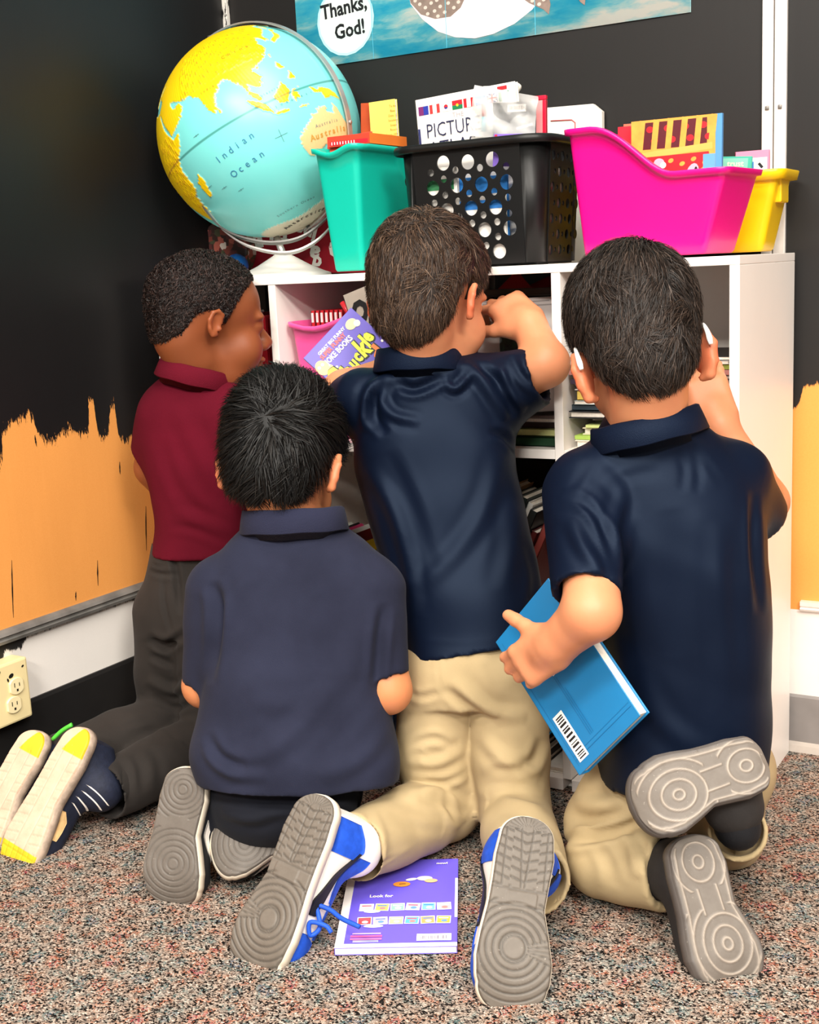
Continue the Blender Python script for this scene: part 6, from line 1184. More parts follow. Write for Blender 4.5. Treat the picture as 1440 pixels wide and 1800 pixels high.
runner((-0.9613,-0.4813,0.1915), (-1.0170,-0.6335,-0.0248), aR, kR, nn, b1); s_ = runner((-1.0722,-0.4811,0.1686), (-1.1180,-0.6079,-0.0131), aL, kL, nn, b1)
v, f = tube(smoothpts([(-1.0421,-0.4725,0.1535), (-1.0257,-0.4652,0.1690), (-1.0074,-0.4578,0.1805)], 4), [.004]*9, 6); mesh('heel_tab', v, f, mat('#4fc23a', .5), s_)

# ------------------------------------------------------------------ boy in faded navy (front left)
HD = Head((-0.5881,-0.3679,0.6368), facing(10, 30, 2), 1.08, .85, (0,-.012))
F = Field(); HD.face(F, (22,8)); F.cone(HD.w(0,-.022,-.050), (-0.5640,-0.3827,0.5066), .050, .050, .02)
F.loft([((-0.6010,-0.4080,0.4913),(-0.5251,-0.3640,0.4873),.04),((-0.6439,-0.4435,0.4463),(-0.4693,-0.3421,0.4371),.055),((-0.6436,-0.4740,0.3088),(-0.4614,-0.3682,0.2992),.065),((-0.6348,-0.4867,0.1753),(-0.4592,-0.3848,0.1660),.07)], .02)
sL, eL, wL = V((-0.6572,-0.4419,0.4356)), V((-0.6928,-0.4703,0.2966)), V((-0.7520,-0.3300,0.2341)); F.chain([sL,eL,wL], [.042,.034,.025], .012); hand(F, wL, RH*.8-ZU*.3+.1*FH, -ZU, 1.05, -1)
sR, eR, wR = V((-0.4612,-0.3393,0.4281)), V((-0.4237,-0.3601,0.2887)), V((-0.5585,-0.2377,0.2403)); F.chain([sR,eR,wR], [.042,.035,.025], .012); hand(F, wR, -RH*.8-ZU*.3+.1*FH, -ZU, 1.05, 1)
hipL, kL, aL = V((-0.6098,-0.4602,0.1220)), V((-0.7382,-0.3361,0.0643)), V((-0.6926,-0.5160,0.0915)); hipR, kR, aR = V((-0.5387,-0.4297,0.1226)), V((-0.6075,-0.2830,0.0613)), V((-0.5822,-0.4431,0.0723))
F.chain([hipL,kL,kL+(aL-kL)*.5], [.055,.042,.03], .01); F.chain([hipR,kR,kR+(aR-kR)*.5], [.055,.042,.03], .01)
b2 = person(F, (-0.5943,-0.3951,0.0000), 'boy in a faded navy polo shirt sitting on his heels with thick straight black hair', SK_C, HD); eyes(HD, b2, mat('#0c0a09', .7))
hair(HD, b2, HAIR_BLACK, .009, .042, 22000, .24, .55, (0,0,0)+(-0.5386,-0.4309,0.7270), -.002, -.016, .0015, .08, 22, jit=.16, clump=110)
F = Field(); F.loft([((-0.6237,-0.4039,0.5699),(-0.5143,-0.3405,0.5641),.056),((-0.6359,-0.4168,0.5448),(-0.4992,-0.3374,0.5375),.066),((-0.6572,-0.4349,0.5201),(-0.4704,-0.3265,0.5102),.076),((-0.6751,-0.4524,0.4893),(-0.4474,-0.3198,0.4789),.085),((-0.6793,-0.4679,0.4310),(-0.4379,-0.3277,0.4182),.092),((-0.6719,-0.4808,0.3533),(-0.4426,-0.3477,0.3411),.096),((-0.6806,-0.5051,0.2678),(-0.4225,-0.3552,0.2541),.102),((-0.6902,-0.5237,0.2099),(-0.4077,-0.3630,0.1803),.110),((-0.6804,-0.5218,0.1660),(-0.4082,-0.3656,0.1429),.112)], .02)
ccone(F, V((-0.6660,-0.4507,0.4461)), V((-0.6889,-0.4733,0.2999)), .054, .036, .02); ccone(F, V((-0.6857,-0.4691,0.3204)), V((-0.6938,-0.4758,0.2748)), .029, .031, .003, 'sub')
ccone(F, V((-0.4534,-0.3441,0.4390)), V((-0.4255,-0.3617,0.3127)), .054, .036, .02); ccone(F, V((-0.4296,-0.3597,0.3325)), V((-0.4212,-0.3643,0.2895)), .029, .031, .003, 'sub')
fl = [([(-0.6273,-0.5199,0.4841),(-0.6167,-0.5211,0.4506),(-0.6158,-0.5298,0.4094),(-0.6218,-0.5498,0.3355)], -.013, .013), ([(-0.3998,-0.3952,0.4391),(-0.4033,-0.4064,0.3981),(-0.4039,-0.4159,0.3570),(-0.4042,-0.4262,0.3117)], -.011, .011), ([(-0.4572,-0.4809,0.4725),(-0.4328,-0.4792,0.4151),(-0.4437,-0.4981,0.3596)], -.003, .03), ([(-0.4092,-0.4745,0.3738),(-0.4613,-0.5226,0.2964),(-0.5081,-0.5606,0.2508),(-0.5565,-0.5931,0.2333)], .006, .020), ([(-0.3852,-0.4713,0.3244),(-0.4307,-0.5138,0.2547),(-0.4716,-0.5438,0.2288)], -.004, .02), ([(-0.3551,-0.4610,0.2908),(-0.3873,-0.4922,0.2363),(-0.4420,-0.5315,0.2056)], .005, .016), ([(-0.5945,-0.6053,0.2794),(-0.5712,-0.5998,0.2421),(-0.5351,-0.5816,0.2282)], -.009, .011), ([(-0.5966,-0.6119,0.2555),(-0.5558,-0.5957,0.2196),(-0.5060,-0.5676,0.2138)], .006, .012), ([(-0.5440,-0.5241,0.5092),(-0.5705,-0.5467,0.4785),(-0.5748,-0.5599,0.4307)], .004, .014), ([(-0.4325,-0.4523,0.5353),(-0.3953,-0.4378,0.5013),(-0.3682,-0.4311,0.4598)], .003, .012), ([(-0.6104,-0.5662,0.4967),(-0.6032,-0.5764,0.4322),(-0.6035,-0.5891,0.3761)], .003, .012), ([(-0.5406,-0.5633,0.3246),(-0.4905,-0.5360,0.3140),(-0.4490,-0.5083,0.3278)], .003, .018), ([(-0.3540,-0.4371,0.3949),(-0.3597,-0.4458,0.3712),(-0.3731,-0.4563,0.3598)], -.002, .004)]
sh2 = cloth('polo_shirt', F, FADED, b2, fl, seed=5, wav=.0016); sh2['label'] = 'washed out navy polo shirt'
collar(sh2, (-0.5575,-0.3930,0.5387), frame(x=RH, z=ZU+.16*FH), .072, .066, .034, FADEDC, .003)
F = Field(); F.ell((-0.5696,-0.4528,0.1282), (.110,.086,.076), frame(x=RH, z=ZU), .02); F.chain([hipL,kL], [.075,.058], .03); F.chain([hipR,kR], [.075,.058], .03); F.chain([kL,aL], [.055,.046], .02); F.chain([kR,aR], [.055,.045], .02); F.plane((0,0,.004), (0,0,-1), .004)
fl = [([(-0.5847,-0.5650,0.1688),(-0.4969,-0.5159,0.1559),(-0.4105,-0.4621,0.1678)], -.006, .012), ([(-0.5978,-0.5782,0.1448),(-0.5537,-0.5544,0.1342),(-0.5107,-0.5267,0.1443)], .005, .012)]
tr2 = cloth('trousers', F, INK, b2, fl, seed=6, amp=1.6); tr2['label'] = 'dark navy trousers'
def skate(heel, toe, ankle, knee, n, root, inner=1, bare=False):
    S = Shoe(heel, toe, n, .102, inner, .024); Fu = S.upper(ankle, .040, (.045,.055,.055,.050,.042,.034,.022)); v, f = Fu.mesh(.0035, 2); sh = mesh('shoe', v, f, M_blkmat, root, True); S.sock(sh, M_blkmat, knee); sh['label'] = 'black canvas skate shoe with grey ringed sole'
    S.sole(sh, tread_rings, M_offw); side = 1 if S.b@CR > 0 else -1
    S.patch(Fu, 'side_stripe', [(.20,.020,.030),(.34,.012,.024),(.48,.010,.020),(.60,.020,.030),(.68,.034,.038)], side, M_wlea, sh); return sh
skate((-0.6763,-0.5490,0.1920), (-0.6706,-0.6275,0.0003), aL, kL, -CF-CR*.30+CU*.05, b2, 1)
skate((-0.5138,-0.4462,0.0888), (-0.6255,-0.5630,0.0744), aR, kR, -CF*.8+CU*.45, b2, 1)

# ------------------------------------------------------------------ boy in navy and khaki (middle)
HD = Head((-0.4451,-0.1365,0.8701), facing(32, 14, -2), 1.10, .78)
F = Field(); HD.face(F, (20,24)); F.cone(HD.w(0,-.022,-.050), (-0.4675,-0.1359,0.7466), .051, .051, .02)
F.loft([((-0.5071,-0.1487,0.7149),(-0.4261,-0.1016,0.7106),.04),((-0.5202,-0.1685,0.6606),(-0.3662,-0.0792,0.6524),.055),((-0.4996,-0.1966,0.5332),(-0.3384,-0.1030,0.5247),.06),((-0.4327,-0.2380,0.3292),(-0.2817,-0.1504,0.3212),.06)], .02)
sL, eL, wL = V((-0.5477,-0.1722,0.7171)), V((-0.6114,-0.1493,0.7235)), V((-0.5553,-0.0982,0.7505)); F.chain([sL,eL,wL], [.044,.037,.028], .012); hand(F, wL, V((-0.5291,-0.0821,0.7268))-wL, FH*.5-.8*ZU, 1.05, -1, (.8,.8,.8,.8))
sR, eR, wR = V((-0.3764,-0.0707,0.7172)), V((-0.2823,-0.0546,0.7622)), V((-0.3287,-0.0134,0.8207)); F.chain([sR,eR,wR], [.044,.0365,.0275], .012); hand(F, wR, V((-0.3703,0.0039,0.8497))-wR, FH*.9-.35*ZU-.1*RH, 1.12, 1, (.75,.8,.85,.9), .08, (.75,.25), .025)
hipL, kL, aL = V((-0.3966,-0.2341,0.2508)), V((-0.3875,-0.2591,0.0615)), V((-0.4099,-0.5016,0.0950)); hipR, kR, aR = V((-0.3068,-0.1820,0.2461)), V((-0.2735,-0.2393,0.0600)), V((-0.1507,-0.4496,0.0908))
F.chain([hipL,kL,kL+(aL-kL)*.5], [.055,.042,.03], .01); F.chain([hipR,kR,kR+(aR-kR)*.5], [.055,.042,.03], .01)
b3 = person(F, (-0.3274,-0.2271,0.0000), 'kneeling boy in dark navy polo and khaki trousers holding books, elbow raised', SK_B, HD); eyes(HD, b3, mat('#2a1c12', .7))
hair(HD, b3, HAIR_BROWN, .008, .023, 27000, .38, .8, (.012,-.058,.104), .0, -.018, .00095, .10, 33, jit=.20, clump=260)
F = Field(); F.loft([((-0.5211,-0.1504,0.7973),(-0.4274,-0.0966,0.7896),.057),((-0.5333,-0.1636,0.7705),(-0.4035,-0.0879,0.7655),.066),((-0.5521,-0.1798,0.7478),(-0.3782,-0.0776,0.7440),.074),((-0.5671,-0.1913,0.7096),(-0.3539,-0.0667,0.7019),.082),((-0.5672,-0.2036,0.6547),(-0.3376,-0.0703,0.6425),.088),((-0.5469,-0.2159,0.5722),(-0.3211,-0.0848,0.5603),.09),((-0.5186,-0.2235,0.4898),(-0.2982,-0.0955,0.4781),.09),((-0.4817,-0.2392,0.4010),(-0.2700,-0.1163,0.3897),.092),((-0.4630,-0.2470,0.3428),(-0.2633,-0.1301,0.3367),.094),((-0.4530,-0.2542,0.3105),(-0.2653,-0.1429,0.3113),.095)], .02)
ccone(F, V((-0.5555,-0.1778,0.7129)), V((-0.6000,-0.1580,0.7073)), .056, .048, .03); ccone(F, V((-0.3717,-0.0738,0.7175)), V((-0.2932,-0.0604,0.7444)), .066, .049, .035); ccone(F, V((-0.3095,-0.0625,0.7409)), V((-0.2568,-0.0565,0.7550)), .041, .043, .003, 'sub')
fl = [([(-0.4862,-0.1979,0.7570),(-0.5162,-0.2213,0.7319),(-0.5205,-0.2377,0.6698)], .010, .012), ([(-0.4774,-0.1967,0.7387),(-0.4532,-0.1847,0.7285),(-0.4149,-0.1585,0.7443)], -.010, .010), ([(-0.4858,-0.1993,0.7499),(-0.4984,-0.2129,0.7220),(-0.4824,-0.2106,0.6900),(-0.4423,-0.1903,0.6745)], .008, .010), ([(-0.5083,-0.2167,0.7315),(-0.5102,-0.2257,0.6959),(-0.4885,-0.2211,0.6592)], -.009, .010), ([(-0.4144,-0.1602,0.7354),(-0.3982,-0.1528,0.7256),(-0.3761,-0.1340,0.7512)], .009, .009), ([(-0.3889,-0.1374,0.7697),(-0.3593,-0.1282,0.7325),(-0.3248,-0.1201,0.6772)], .007, .012), ([(-0.3692,-0.1260,0.7686),(-0.3357,-0.1145,0.7312),(-0.3133,-0.1124,0.6810)], -.007, .009), ([(-0.3378,-0.1078,0.7670),(-0.3274,-0.1116,0.7219),(-0.2983,-0.1007,0.6936)], .007, .010), ([(-0.3228,-0.0961,0.7795),(-0.3090,-0.0960,0.7432),(-0.2841,-0.0865,0.7196)], -.005, .008), ([(-0.3474,-0.1372,0.6606),(-0.3233,-0.1252,0.6504),(-0.3065,-0.1194,0.6317)], -.006, .009),
    ([(-0.5135,-0.2455,0.6160),(-0.4740,-0.2385,0.5426),(-0.4453,-0.2418,0.4520),(-0.4329,-0.2524,0.3712)], .006, .014), ([(-0.4870,-0.2262,0.6324),(-0.4465,-0.2225,0.5411),(-0.4134,-0.2252,0.4414)], -.004, .016), ([(-0.3296,-0.1348,0.6240),(-0.3481,-0.1655,0.5359),(-0.3908,-0.2081,0.4580),(-0.4354,-0.2440,0.4159)], .004, .018), ([(-0.3098,-0.1392,0.5517),(-0.3058,-0.1528,0.4802),(-0.3169,-0.1771,0.4007)], .004, .020), ([(-0.4270,-0.2566,0.3370),(-0.3520,-0.2140,0.3286),(-0.2743,-0.1653,0.3405)], -.0025, .004), ([(-0.2822,-0.1391,0.4790),(-0.2712,-0.1447,0.4250),(-0.2761,-0.1594,0.3718)], -.004, .012)]
sh3 = cloth('polo_shirt', F, NAVY, b3, fl, seed=7, wav=.0014); sh3['label'] = 'smooth dark navy polo shirt'
collar(sh3, (-0.4639,-0.1485,0.7598), frame(x=RH+.12*FH, z=ZU+.02*RH+.14*FH), .064, .062, .036, NAVYC, .004)
F = Field(); F.loft([((-0.4550,-0.2509,0.3304),(-0.2648,-0.1385,0.3293),.082),((-0.4567,-0.2640,0.2765),(-0.2528,-0.1512,0.2674),.092),((-0.4566,-0.2684,0.2297),(-0.2483,-0.1641,0.2242),.082)], .035)
F.chain([V((-0.4064,-0.2418,0.2424)),V((-0.4063,-0.2553,0.1549)),V((-0.3892,-0.2597,0.0634))], [.066,.064,.060], .010); F.chain([V((-0.2965,-0.1956,0.2375)),V((-0.2872,-0.2210,0.1518)),V((-0.2696,-0.2469,0.0687))], [.067,.064,.059], .010)
F.cone(V((-0.3890,-0.2604,0.0598)), V((-0.4033,-0.3834,0.0769)), .058, .054, .007); ccone(F, V((-0.4007,-0.3533,0.0722)), V((-0.4121,-0.4925,0.0887)), .054, .053, .007); ccone(F, V((-0.4108,-0.4666,0.0847)), V((-0.4129,-0.5276,0.0926)), .044, .047, .003, 'sub')
ccone(F, V((-0.2693,-0.2479,0.0634)), V((-0.1431,-0.4591,0.0814)), .058, .056, .010); ccone(F, V((-0.1529,-0.4419,0.0781)), V((-0.1255,-0.4901,0.0814)), .047, .050, .003, 'sub')
fl = [([(-0.3509,-0.3278,0.3461),(-0.3475,-0.3334,0.3120),(-0.3440,-0.3361,0.2907)], -.002, .005), ([(-0.3889,-0.3621,0.2931),(-0.3697,-0.3529,0.2836),(-0.3476,-0.3388,0.2884)], -.005, .008), ([(-0.3405,-0.3331,0.2947),(-0.3015,-0.3171,0.2631),(-0.2630,-0.2991,0.2416)], -.005, .010), ([(-0.3263,-0.3220,0.3067),(-0.2788,-0.3049,0.2576),(-0.2259,-0.2764,0.2447)], .005, .014), ([(-0.3913,-0.3834,0.2044),(-0.3511,-0.3563,0.2192),(-0.3205,-0.3413,0.2048)], -.006, .009), ([(-0.3848,-0.3843,0.1829),(-0.3415,-0.3592,0.1806),(-0.3053,-0.3335,0.1998)], .006, .012), ([(-0.3684,-0.3720,0.1947),(-0.3530,-0.3646,0.1871)], -.005, .007), ([(-0.3810,-0.3883,0.1547),(-0.3323,-0.3605,0.1505),(-0.2974,-0.3364,0.1655)], -.008, .009), ([(-0.3617,-0.3794,0.1436),(-0.3236,-0.3601,0.1289),(-0.2940,-0.3477,0.1061)], .007, .011), ([(-0.3316,-0.3629,0.1377),(-0.3145,-0.3614,0.0988),(-0.3023,-0.3581,0.0812)], -.006, .008),
    ([(-0.2591,-0.3687,0.1845),(-0.2157,-0.3425,0.1863),(-0.1783,-0.3245,0.1679)], -.007, .009), ([(-0.2616,-0.3747,0.1640),(-0.2220,-0.3499,0.1702),(-0.1738,-0.3256,0.1511)], .007, .010), ([(-0.2628,-0.3791,0.1476),(-0.2209,-0.3535,0.1512),(-0.1708,-0.3270,0.1370)], -.007, .008), ([(-0.2397,-0.4244,0.1484),(-0.1993,-0.3983,0.1582),(-0.1475,-0.3713,0.1419)], .006, .011), ([(-0.2017,-0.2695,0.2112),(-0.2147,-0.2846,0.1781),(-0.2441,-0.3036,0.1712)], -.005, .012), ([(-0.2881,-0.3178,0.2243),(-0.2600,-0.3090,0.1889),(-0.2291,-0.2949,0.1704)], .004, .014), ([(-0.3827,-0.5074,0.1559),(-0.3662,-0.5068,0.1150),(-0.3710,-0.5186,0.0752)], -.004, .009), ([(-0.3478,-0.4854,0.1621),(-0.3110,-0.4694,0.1361),(-0.2676,-0.4478,0.1178)], .005, .012), ([(-0.3781,-0.5227,0.0755),(-0.3228,-0.4852,0.0967),(-0.2680,-0.4462,0.1258)], -.0025, .004), ([(-0.1802,-0.5066,0.1525),(-0.1723,-0.5122,0.1066)], -.004, .008), ([(-0.1093,-0.4604,0.1714),(-0.0962,-0.4646,0.1177)], -.004, .006)]
tr3 = cloth('trousers', F, KHAKI, b3, fl, seed=8, amp=1.6, wav=.0018); tr3['label'] = 'light khaki trousers of the middle boy'
pocket('pocket_welt', tr3, F, [(-0.3267,-0.2824,0.3264), (-0.2886,-0.2608,0.3218), (-0.2510,-0.2376,0.3258), (-0.2309,-0.2007,0.3321)], STITCH); pocket('pocket_welt', tr3, F, [(-0.4185,-0.3140,0.3220), (-0.4012,-0.3157,0.3218), (-0.3905,-0.3093,0.3221)], STITCH)
def hightop(heel, toe, ankle, knee, n, root, inner=1):
    S = Shoe(heel, toe, n, .106, inner, .024); Fu = S.upper(ankle, .045, (.060,.075,.078,.070,.054,.040,.024), open_=True); v, f = Fu.mesh(.0033, 2); sh = mesh('shoe', v, f, M_wlea, root, True); S.sock(sh, M_blkmat, knee); sh['label'] = 'blue and white basketball shoe with black side mark and grey sole'
    S.sole(sh, tread_court, M_offw)
    for side in (1,-1):
        S.patch(Fu, 'heel_panel', [(.06,.000,.050),(.12,.000,.056),(.19,.001,.060),(.245,.003,.050)], side, M_blue, sh, .002)
        S.patch(Fu, 'collar_panel', [(.22,.058,.078),(.28,.050,.078),(.36,.044,.074),(.44,.042,.070),(.50,.044,.064)], side, M_blue, sh, .002)
        S.patch(Fu, 'toe_panel', [(.68,.000,.012),(.72,.000,.036),(.78,.000,.034),(.84,.000,.028),(.90,.000,.020),(.95,.0,.010)], side, M_blue, sh, .0018)
        S.patch(Fu, 'side_mark', [(.20,.052,.056),(.30,.038,.045),(.42,.020,.034),(.50,.008,.027),(.55,.004,.020),(.585,.006,.014),(.575,.014,.020),(.56,.0225,.0245),(.585,.026,.0275)], side, M_swoosh, sh, .0032)
        S.patch(Fu, 'lace_panel', [(.50,.050,.066),(.58,.042,.060),(.66,.034,.050),(.70,.030,.044)], side, M_blue, sh, .0022)
    return sh, S
s_, S = hightop((-0.4202,-0.5612,0.2005), (-0.4624,-0.7138,-0.0110), aL, kL, -CF*.80-CR*.55+CU*.05, b3, -1)
for pts in ([(-0.4027,-0.6117,0.0601),(-0.3824,-0.6070,0.0539),(-0.3602,-0.6126,0.0491),(-0.3301,-0.6137,0.0442)], [(-0.4027,-0.6117,0.0601),(-0.3852,-0.6297,0.0390),(-0.3933,-0.6423,0.0307),(-0.3943,-0.6390,0.0483),(-0.3732,-0.6330,0.0453),(-0.3632,-0.6346,0.0383)]):
    q = smoothpts(pts, 6); q[:,2] = np.maximum(q[:,2], .016); v, f = tube(q, .0034, 6); mesh('lace', v, f, M_blue, s_)
hightop((-0.1233,-0.4983,0.1979), (-0.0896,-0.6455,0.0005), aR, kR, -CF+CR*.04+CU*.04, b3, 1)

# ------------------------------------------------------------------ boy with the blue book (right)
HD = Head((-0.0498,-0.2668,0.8014), facing(3, 20, -9), 1.10, 1.0, (.004,-.020,.009))
F = Field(); HD.face(F, (27,27)); F.cone(HD.w(0,-.022,-.050), (-0.0384,-0.2592,0.6723), .053, .053, .02)
F.loft([((-0.0703,-0.2758,0.6295),(0.0050,-0.2304,0.6333),.04),((-0.0954,-0.2895,0.5820),(0.0565,-0.1996,0.5818),.055),((-0.0767,-0.2754,0.4896),(0.0773,-0.1860,0.4814),.07),((-0.0684,-0.2615,0.2114),(0.0759,-0.1760,0.2119),.075)], .02)
sL, eL, wL = V((-0.1045,-0.3083,0.6012)), V((-0.0483,-0.4535,0.4754)), V((-0.1059,-0.4381,0.4215)); F.chain([sL,eL,wL], [.042,.037,.028], .012); hand(F, wL, V((-0.1400,-0.4344,0.3958))-wL, FH*.9+RH*.35-.2*ZU, 1.05, -1, (.50,.55,.6,.65), .05, (.9,-.05), .025)
sR, eR, wR = V((0.0601,-0.1553,0.6113)), V((0.0730,-0.0596,0.5555)), V((0.0032,-0.0694,0.6704)); F.chain([sR,eR,wR], [.044,.033,.027], .012); hand(F, wR, V((-0.0181,-0.0536,0.7182))-wR, FH-.1*ZU, 1.12, 1, (.35,.45,.5,.35), .18, (.6,.2), .027)
hipL, kL, aL = V((-0.0549,-0.2393,0.1695)), V((-0.0984,-0.3047,0.0713)), V((0.0124,-0.3444,0.0764)); hipR, kR, aR = V((0.0434,-0.1803,0.1726)), V((0.0362,-0.1311,0.0407)), V((0.1094,-0.3334,0.1598))
F.chain([hipL,kL,kL+(aL-kL)*.5], [.058,.044,.03], .01); F.chain([hipR,kR,kR+(aR-kR)*.5], [.058,.044,.03], .01)
b4 = person(F, (-0.0490,-0.1430,0.0000), 'boy in navy polo with white ear pieces holding a blue book', SK_B, HD); eyes(HD, b4, mat('#1c1410', .7))
hair(HD, b4, HAIR_DARK, .008, .025, 28000, .38, .8, (.034,-.040,.112), .0, -.020, .00095, .10, 44, jit=.20, clump=260)
for a in (1,-1):
    q = smoothpts([HD.w(.078*a,-.010,.012), HD.w(.0795*a,-.026,.006), HD.w(.080*a,-.037,-.008), HD.w(.0795*a,-.042,-.024)], 5); v, f = tube(q, np.interp(np.linspace(0,1,len(q)), [0,.3,.85,1], [.0012,.0024,.0042,.0028]), 10); o = mesh('hearing_piece', v, f, mat('#fbf7f0', .25, .5), b4); o['label'] = 'white ear piece hooked behind the ear'
F = Field(); F.loft([((-0.0923,-0.2791,0.7000),(0.0064,-0.2159,0.7212),.064),((-0.1032,-0.2911,0.6749),(0.0243,-0.2057,0.6931),.076),((-0.1249,-0.2977,0.6503),(0.0461,-0.1867,0.6670),.078),((-0.1359,-0.3060,0.6155),(0.0749,-0.1680,0.6213),.090),((-0.1320,-0.3103,0.5593),(0.0941,-0.1660,0.5530),.102),((-0.1080,-0.3048,0.4939),(0.1011,-0.1721,0.4802),.106),((-0.0964,-0.2989,0.4099),(0.1053,-0.1763,0.3976),.110),((-0.0958,-0.2998,0.3251),(0.1083,-0.1757,0.3125),.116),((-0.1028,-0.3034,0.2475),(0.1080,-0.1756,0.2344),.124),((-0.1039,-0.2989,0.1912),(0.1031,-0.1775,0.1859),.128)], .02)
ccone(F, V((-0.1059,-0.3089,0.6028)), V((-0.0631,-0.4375,0.4959)), .066, .043, .022); ccone(F, V((-0.0691,-0.4202,0.5097)), V((-0.0535,-0.4638,0.4746)), .0355, .0375, .003, 'sub')
ccone(F, V((0.0535,-0.1667,0.6046)), V((0.0691,-0.0958,0.5362)), .056, .046, .03)
fl = [([(-0.0762,-0.4531,0.6468),(-0.0500,-0.4418,0.6275),(-0.0256,-0.4372,0.5835),(-0.0129,-0.4425,0.5258)], -.008, .009), ([(-0.0847,-0.4619,0.6294),(-0.0622,-0.4505,0.6211),(-0.0425,-0.4422,0.6058)], .004, .008), ([(-0.0340,-0.4214,0.6766),(-0.0068,-0.4135,0.6395),(-0.0161,-0.4317,0.5830),(-0.0037,-0.4483,0.4755),(0.0284,-0.4567,0.3526)], .006, .013), ([(-0.0376,-0.4219,0.6839),(-0.0517,-0.4364,0.6561),(-0.0634,-0.4464,0.6425)], .005, .010), ([(-0.0677,-0.4569,0.6071),(-0.0527,-0.4577,0.5636),(-0.0318,-0.4535,0.5268)], .006, .012), ([(0.0619,-0.3593,0.7000),(0.0730,-0.3593,0.6709),(0.0719,-0.3679,0.6353)], .006, .010), ([(0.0712,-0.3532,0.7031),(0.0915,-0.3470,0.6770),(0.1120,-0.3414,0.6475)], -.004, .010), ([(0.1059,-0.2358,0.6067),(0.1069,-0.2521,0.5309),(0.1188,-0.2655,0.4394)], -.006, .010), ([(0.0511,-0.3847,0.6151),(0.0654,-0.3955,0.5288),(0.0621,-0.4213,0.4221)], -.003, .03), ([(0.1085,-0.3545,0.5978),(0.1146,-0.3749,0.4906),(0.1354,-0.3946,0.3470)], .004, .018), ([(0.0255,-0.4473,0.4027),(0.0607,-0.4412,0.3367),(0.1072,-0.4237,0.2915)], .005, .018), ([(-0.0828,-0.4853,0.5196),(-0.0497,-0.4674,0.5121),(-0.0171,-0.4481,0.5118)], -.003, .004), ([(-0.0187,-0.4968,0.2981),(0.0387,-0.4666,0.2808),(0.0952,-0.4331,0.2814)], -.003, .005), ([(0.0348,-0.3798,0.6801),(-0.0025,-0.4031,0.6749),(-0.0271,-0.4198,0.6655)], .004, .012)]
sh4 = cloth('polo_shirt', F, NAVY, b4, fl, seed=9, wav=.0012); sh4['label'] = 'navy polo shirt with a slight shine'
collar(sh4, (-0.0337,-0.2678,0.6744), frame(x=RH-.02*FH+.20*ZU, z=ZU-.20*RH+.14*FH), .070, .066, .034, NAVYC, .004)
F = Field(); F.ell((-0.0040,-0.2087,0.1709), (.130,.105,.085), frame(x=RH, z=ZU), .02); F.chain([V((-0.0473,-0.2485,0.1609)),V((-0.0794,-0.2636,0.1252)),V((-0.1109,-0.2718,0.0927))], [.082,.070,.058], .02); F.chain([V((0.0372,-0.1885,0.1522)),V((0.0345,-0.1314,0.0442))], [.074,.056], .02)
F.cone(V((-0.0907,-0.3203,0.0601)), V((-0.0458,-0.3279,0.0659)), .056, .055, .008); ccone(F, V((-0.0549,-0.3266,0.0643)), V((0.0115,-0.3417,0.0749)), .055, .056, .008); ccone(F, V((0.0006,-0.3391,0.0731)), V((0.0277,-0.3457,0.0777)), .044, .047, .003, 'sub')
ccone(F, V((0.0348,-0.1323,0.0391)), V((0.1007,-0.3024,0.1365)), .050, .042, .015); ccone(F, V((0.0942,-0.2847,0.1267)), V((0.1168,-0.3519,0.1634)), .034, .037, .003, 'sub'); F.plane((0,0,.003), (0,0,-1), .004)
fl = [([(-0.1164,-0.4183,0.1137),(-0.0656,-0.3853,0.1266),(-0.0186,-0.3537,0.1436)], -.012, .010), ([(-0.1275,-0.4082,0.1884),(-0.0819,-0.3852,0.1703),(-0.0408,-0.3605,0.1721)], .005, .014), ([(-0.1188,-0.4101,0.1567),(-0.0736,-0.3856,0.1465),(-0.0332,-0.3587,0.1600)], -.004, .012), ([(-0.0215,-0.4128,0.1516),(-0.0068,-0.4093,0.1281),(-0.0013,-0.4146,0.0900)], .005, .012), ([(-0.0474,-0.4312,0.1379),(-0.0327,-0.4278,0.1144),(-0.0239,-0.4311,0.0761)], -.004, .012), ([(0.0015,-0.3978,0.1580),(0.0079,-0.4008,0.1274),(0.0158,-0.4063,0.0815)], -.003, .006)]
tr4 = cloth('trousers', F, KHAKI, b4, fl, seed=10, amp=1.6, wav=.0016); tr4['label'] = 'khaki trousers of the boy with the blue book'
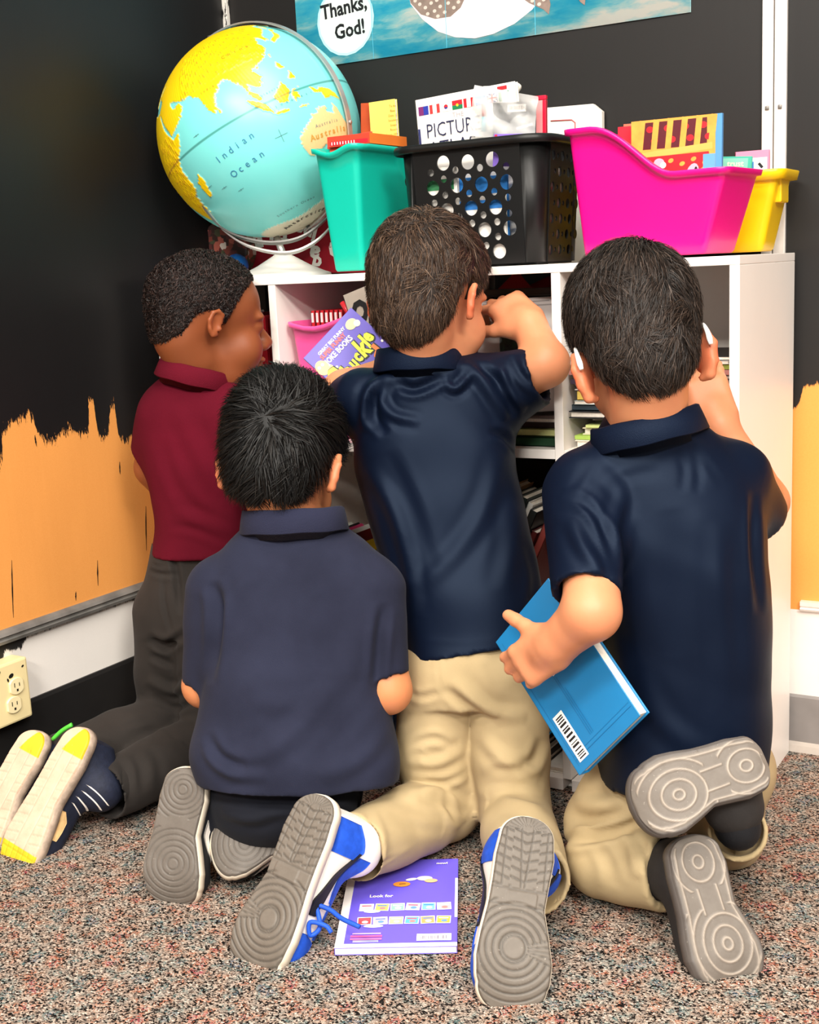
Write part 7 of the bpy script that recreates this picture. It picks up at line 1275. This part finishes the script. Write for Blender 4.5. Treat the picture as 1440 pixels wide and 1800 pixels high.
def cushioned(heel, toe, ankle, knee, n, root, inner=1):
    S = Shoe(heel, toe, n, .108, inner, .030); Fu = S.upper(ankle, .043, (.055,.066,.066,.058,.046,.034,.022), open_=True); v, f = Fu.mesh(.0035, 2); sh = mesh('shoe', v, f, mat('#2b2827', .75, .3, .1, 60, .3, 300), root, True); S.sock(sh, M_blkmat, knee); sh['label'] = 'charcoal trainer with a thick grey contour line sole'
    S.sole(sh, tread_contour, M_gryrub); return sh
cushioned((0.0628,-0.3984,0.1622), (0.1480,-0.4556,-0.0130), aL, kL, -CF+CR*.18+CU*.05, b4, 1)
cushioned((0.1542,-0.3530,0.2712), (0.0206,-0.4771,0.2289), aR, kR, -CF+CU*.30, b4, 1)

# ------------------------------------------------------------------ the blue hardcover under his arm
A_, B_, D_ = V((-0.0976,-0.3901,0.2169)), V((0.0090,-0.4246,0.3359)), V((-0.1802,-0.3499,0.4569)); U = (B_-A_)*.96; Vv = D_-A_; Vv = Vv-unit(U)*np.dot(Vv, unit(U))
M_cy = mat('#1a7db8', .35, .5, .05, 12); r = book('hardcover_book', A_, U, Vv, .020, M_cy, 'bright blue hardcover book with barcode labels tucked under the arm of the right boy', 'book', spine='u0'); s = Sheet(A_, U, Vv); w_, h_ = s.w, s.h; M_cyd = mat('#0f5f94', .45)
s.rect(.010, .010, .0106, h_-.01, M_cyd); s.rect(.01, .018, w_-.004, .0186, M_cyd); s.rect(.01, .024, w_-.004, .0244, M_cyd)
s.rect(.016, .012, .040, .085, M_wht); s.barcode(.020, .015, .036, .082, M_ink, True)
for i in range(3): s.rect(.062+.004*i, .03, .0628+.004*i, h_*.62-.02*i, M_cyd)
s.poly([(w_*.40,h_*.55),(w_*.55,h_*.55),(w_*.74,h_*.63),(w_*.74,h_*.80),(w_*.40,h_*.80)], M_wht)
for i in range(5): s.rect(w_*(.44+.06*i), h_*(.60+.012*i), w_*(.46+.06*i), h_*.74, M_ink, 4)
s.rect(w_*.88, h_*.52, w_*.89, h_*.78, M_cyd); s.build('cover_print', r)
bpy.context.view_layer.update()
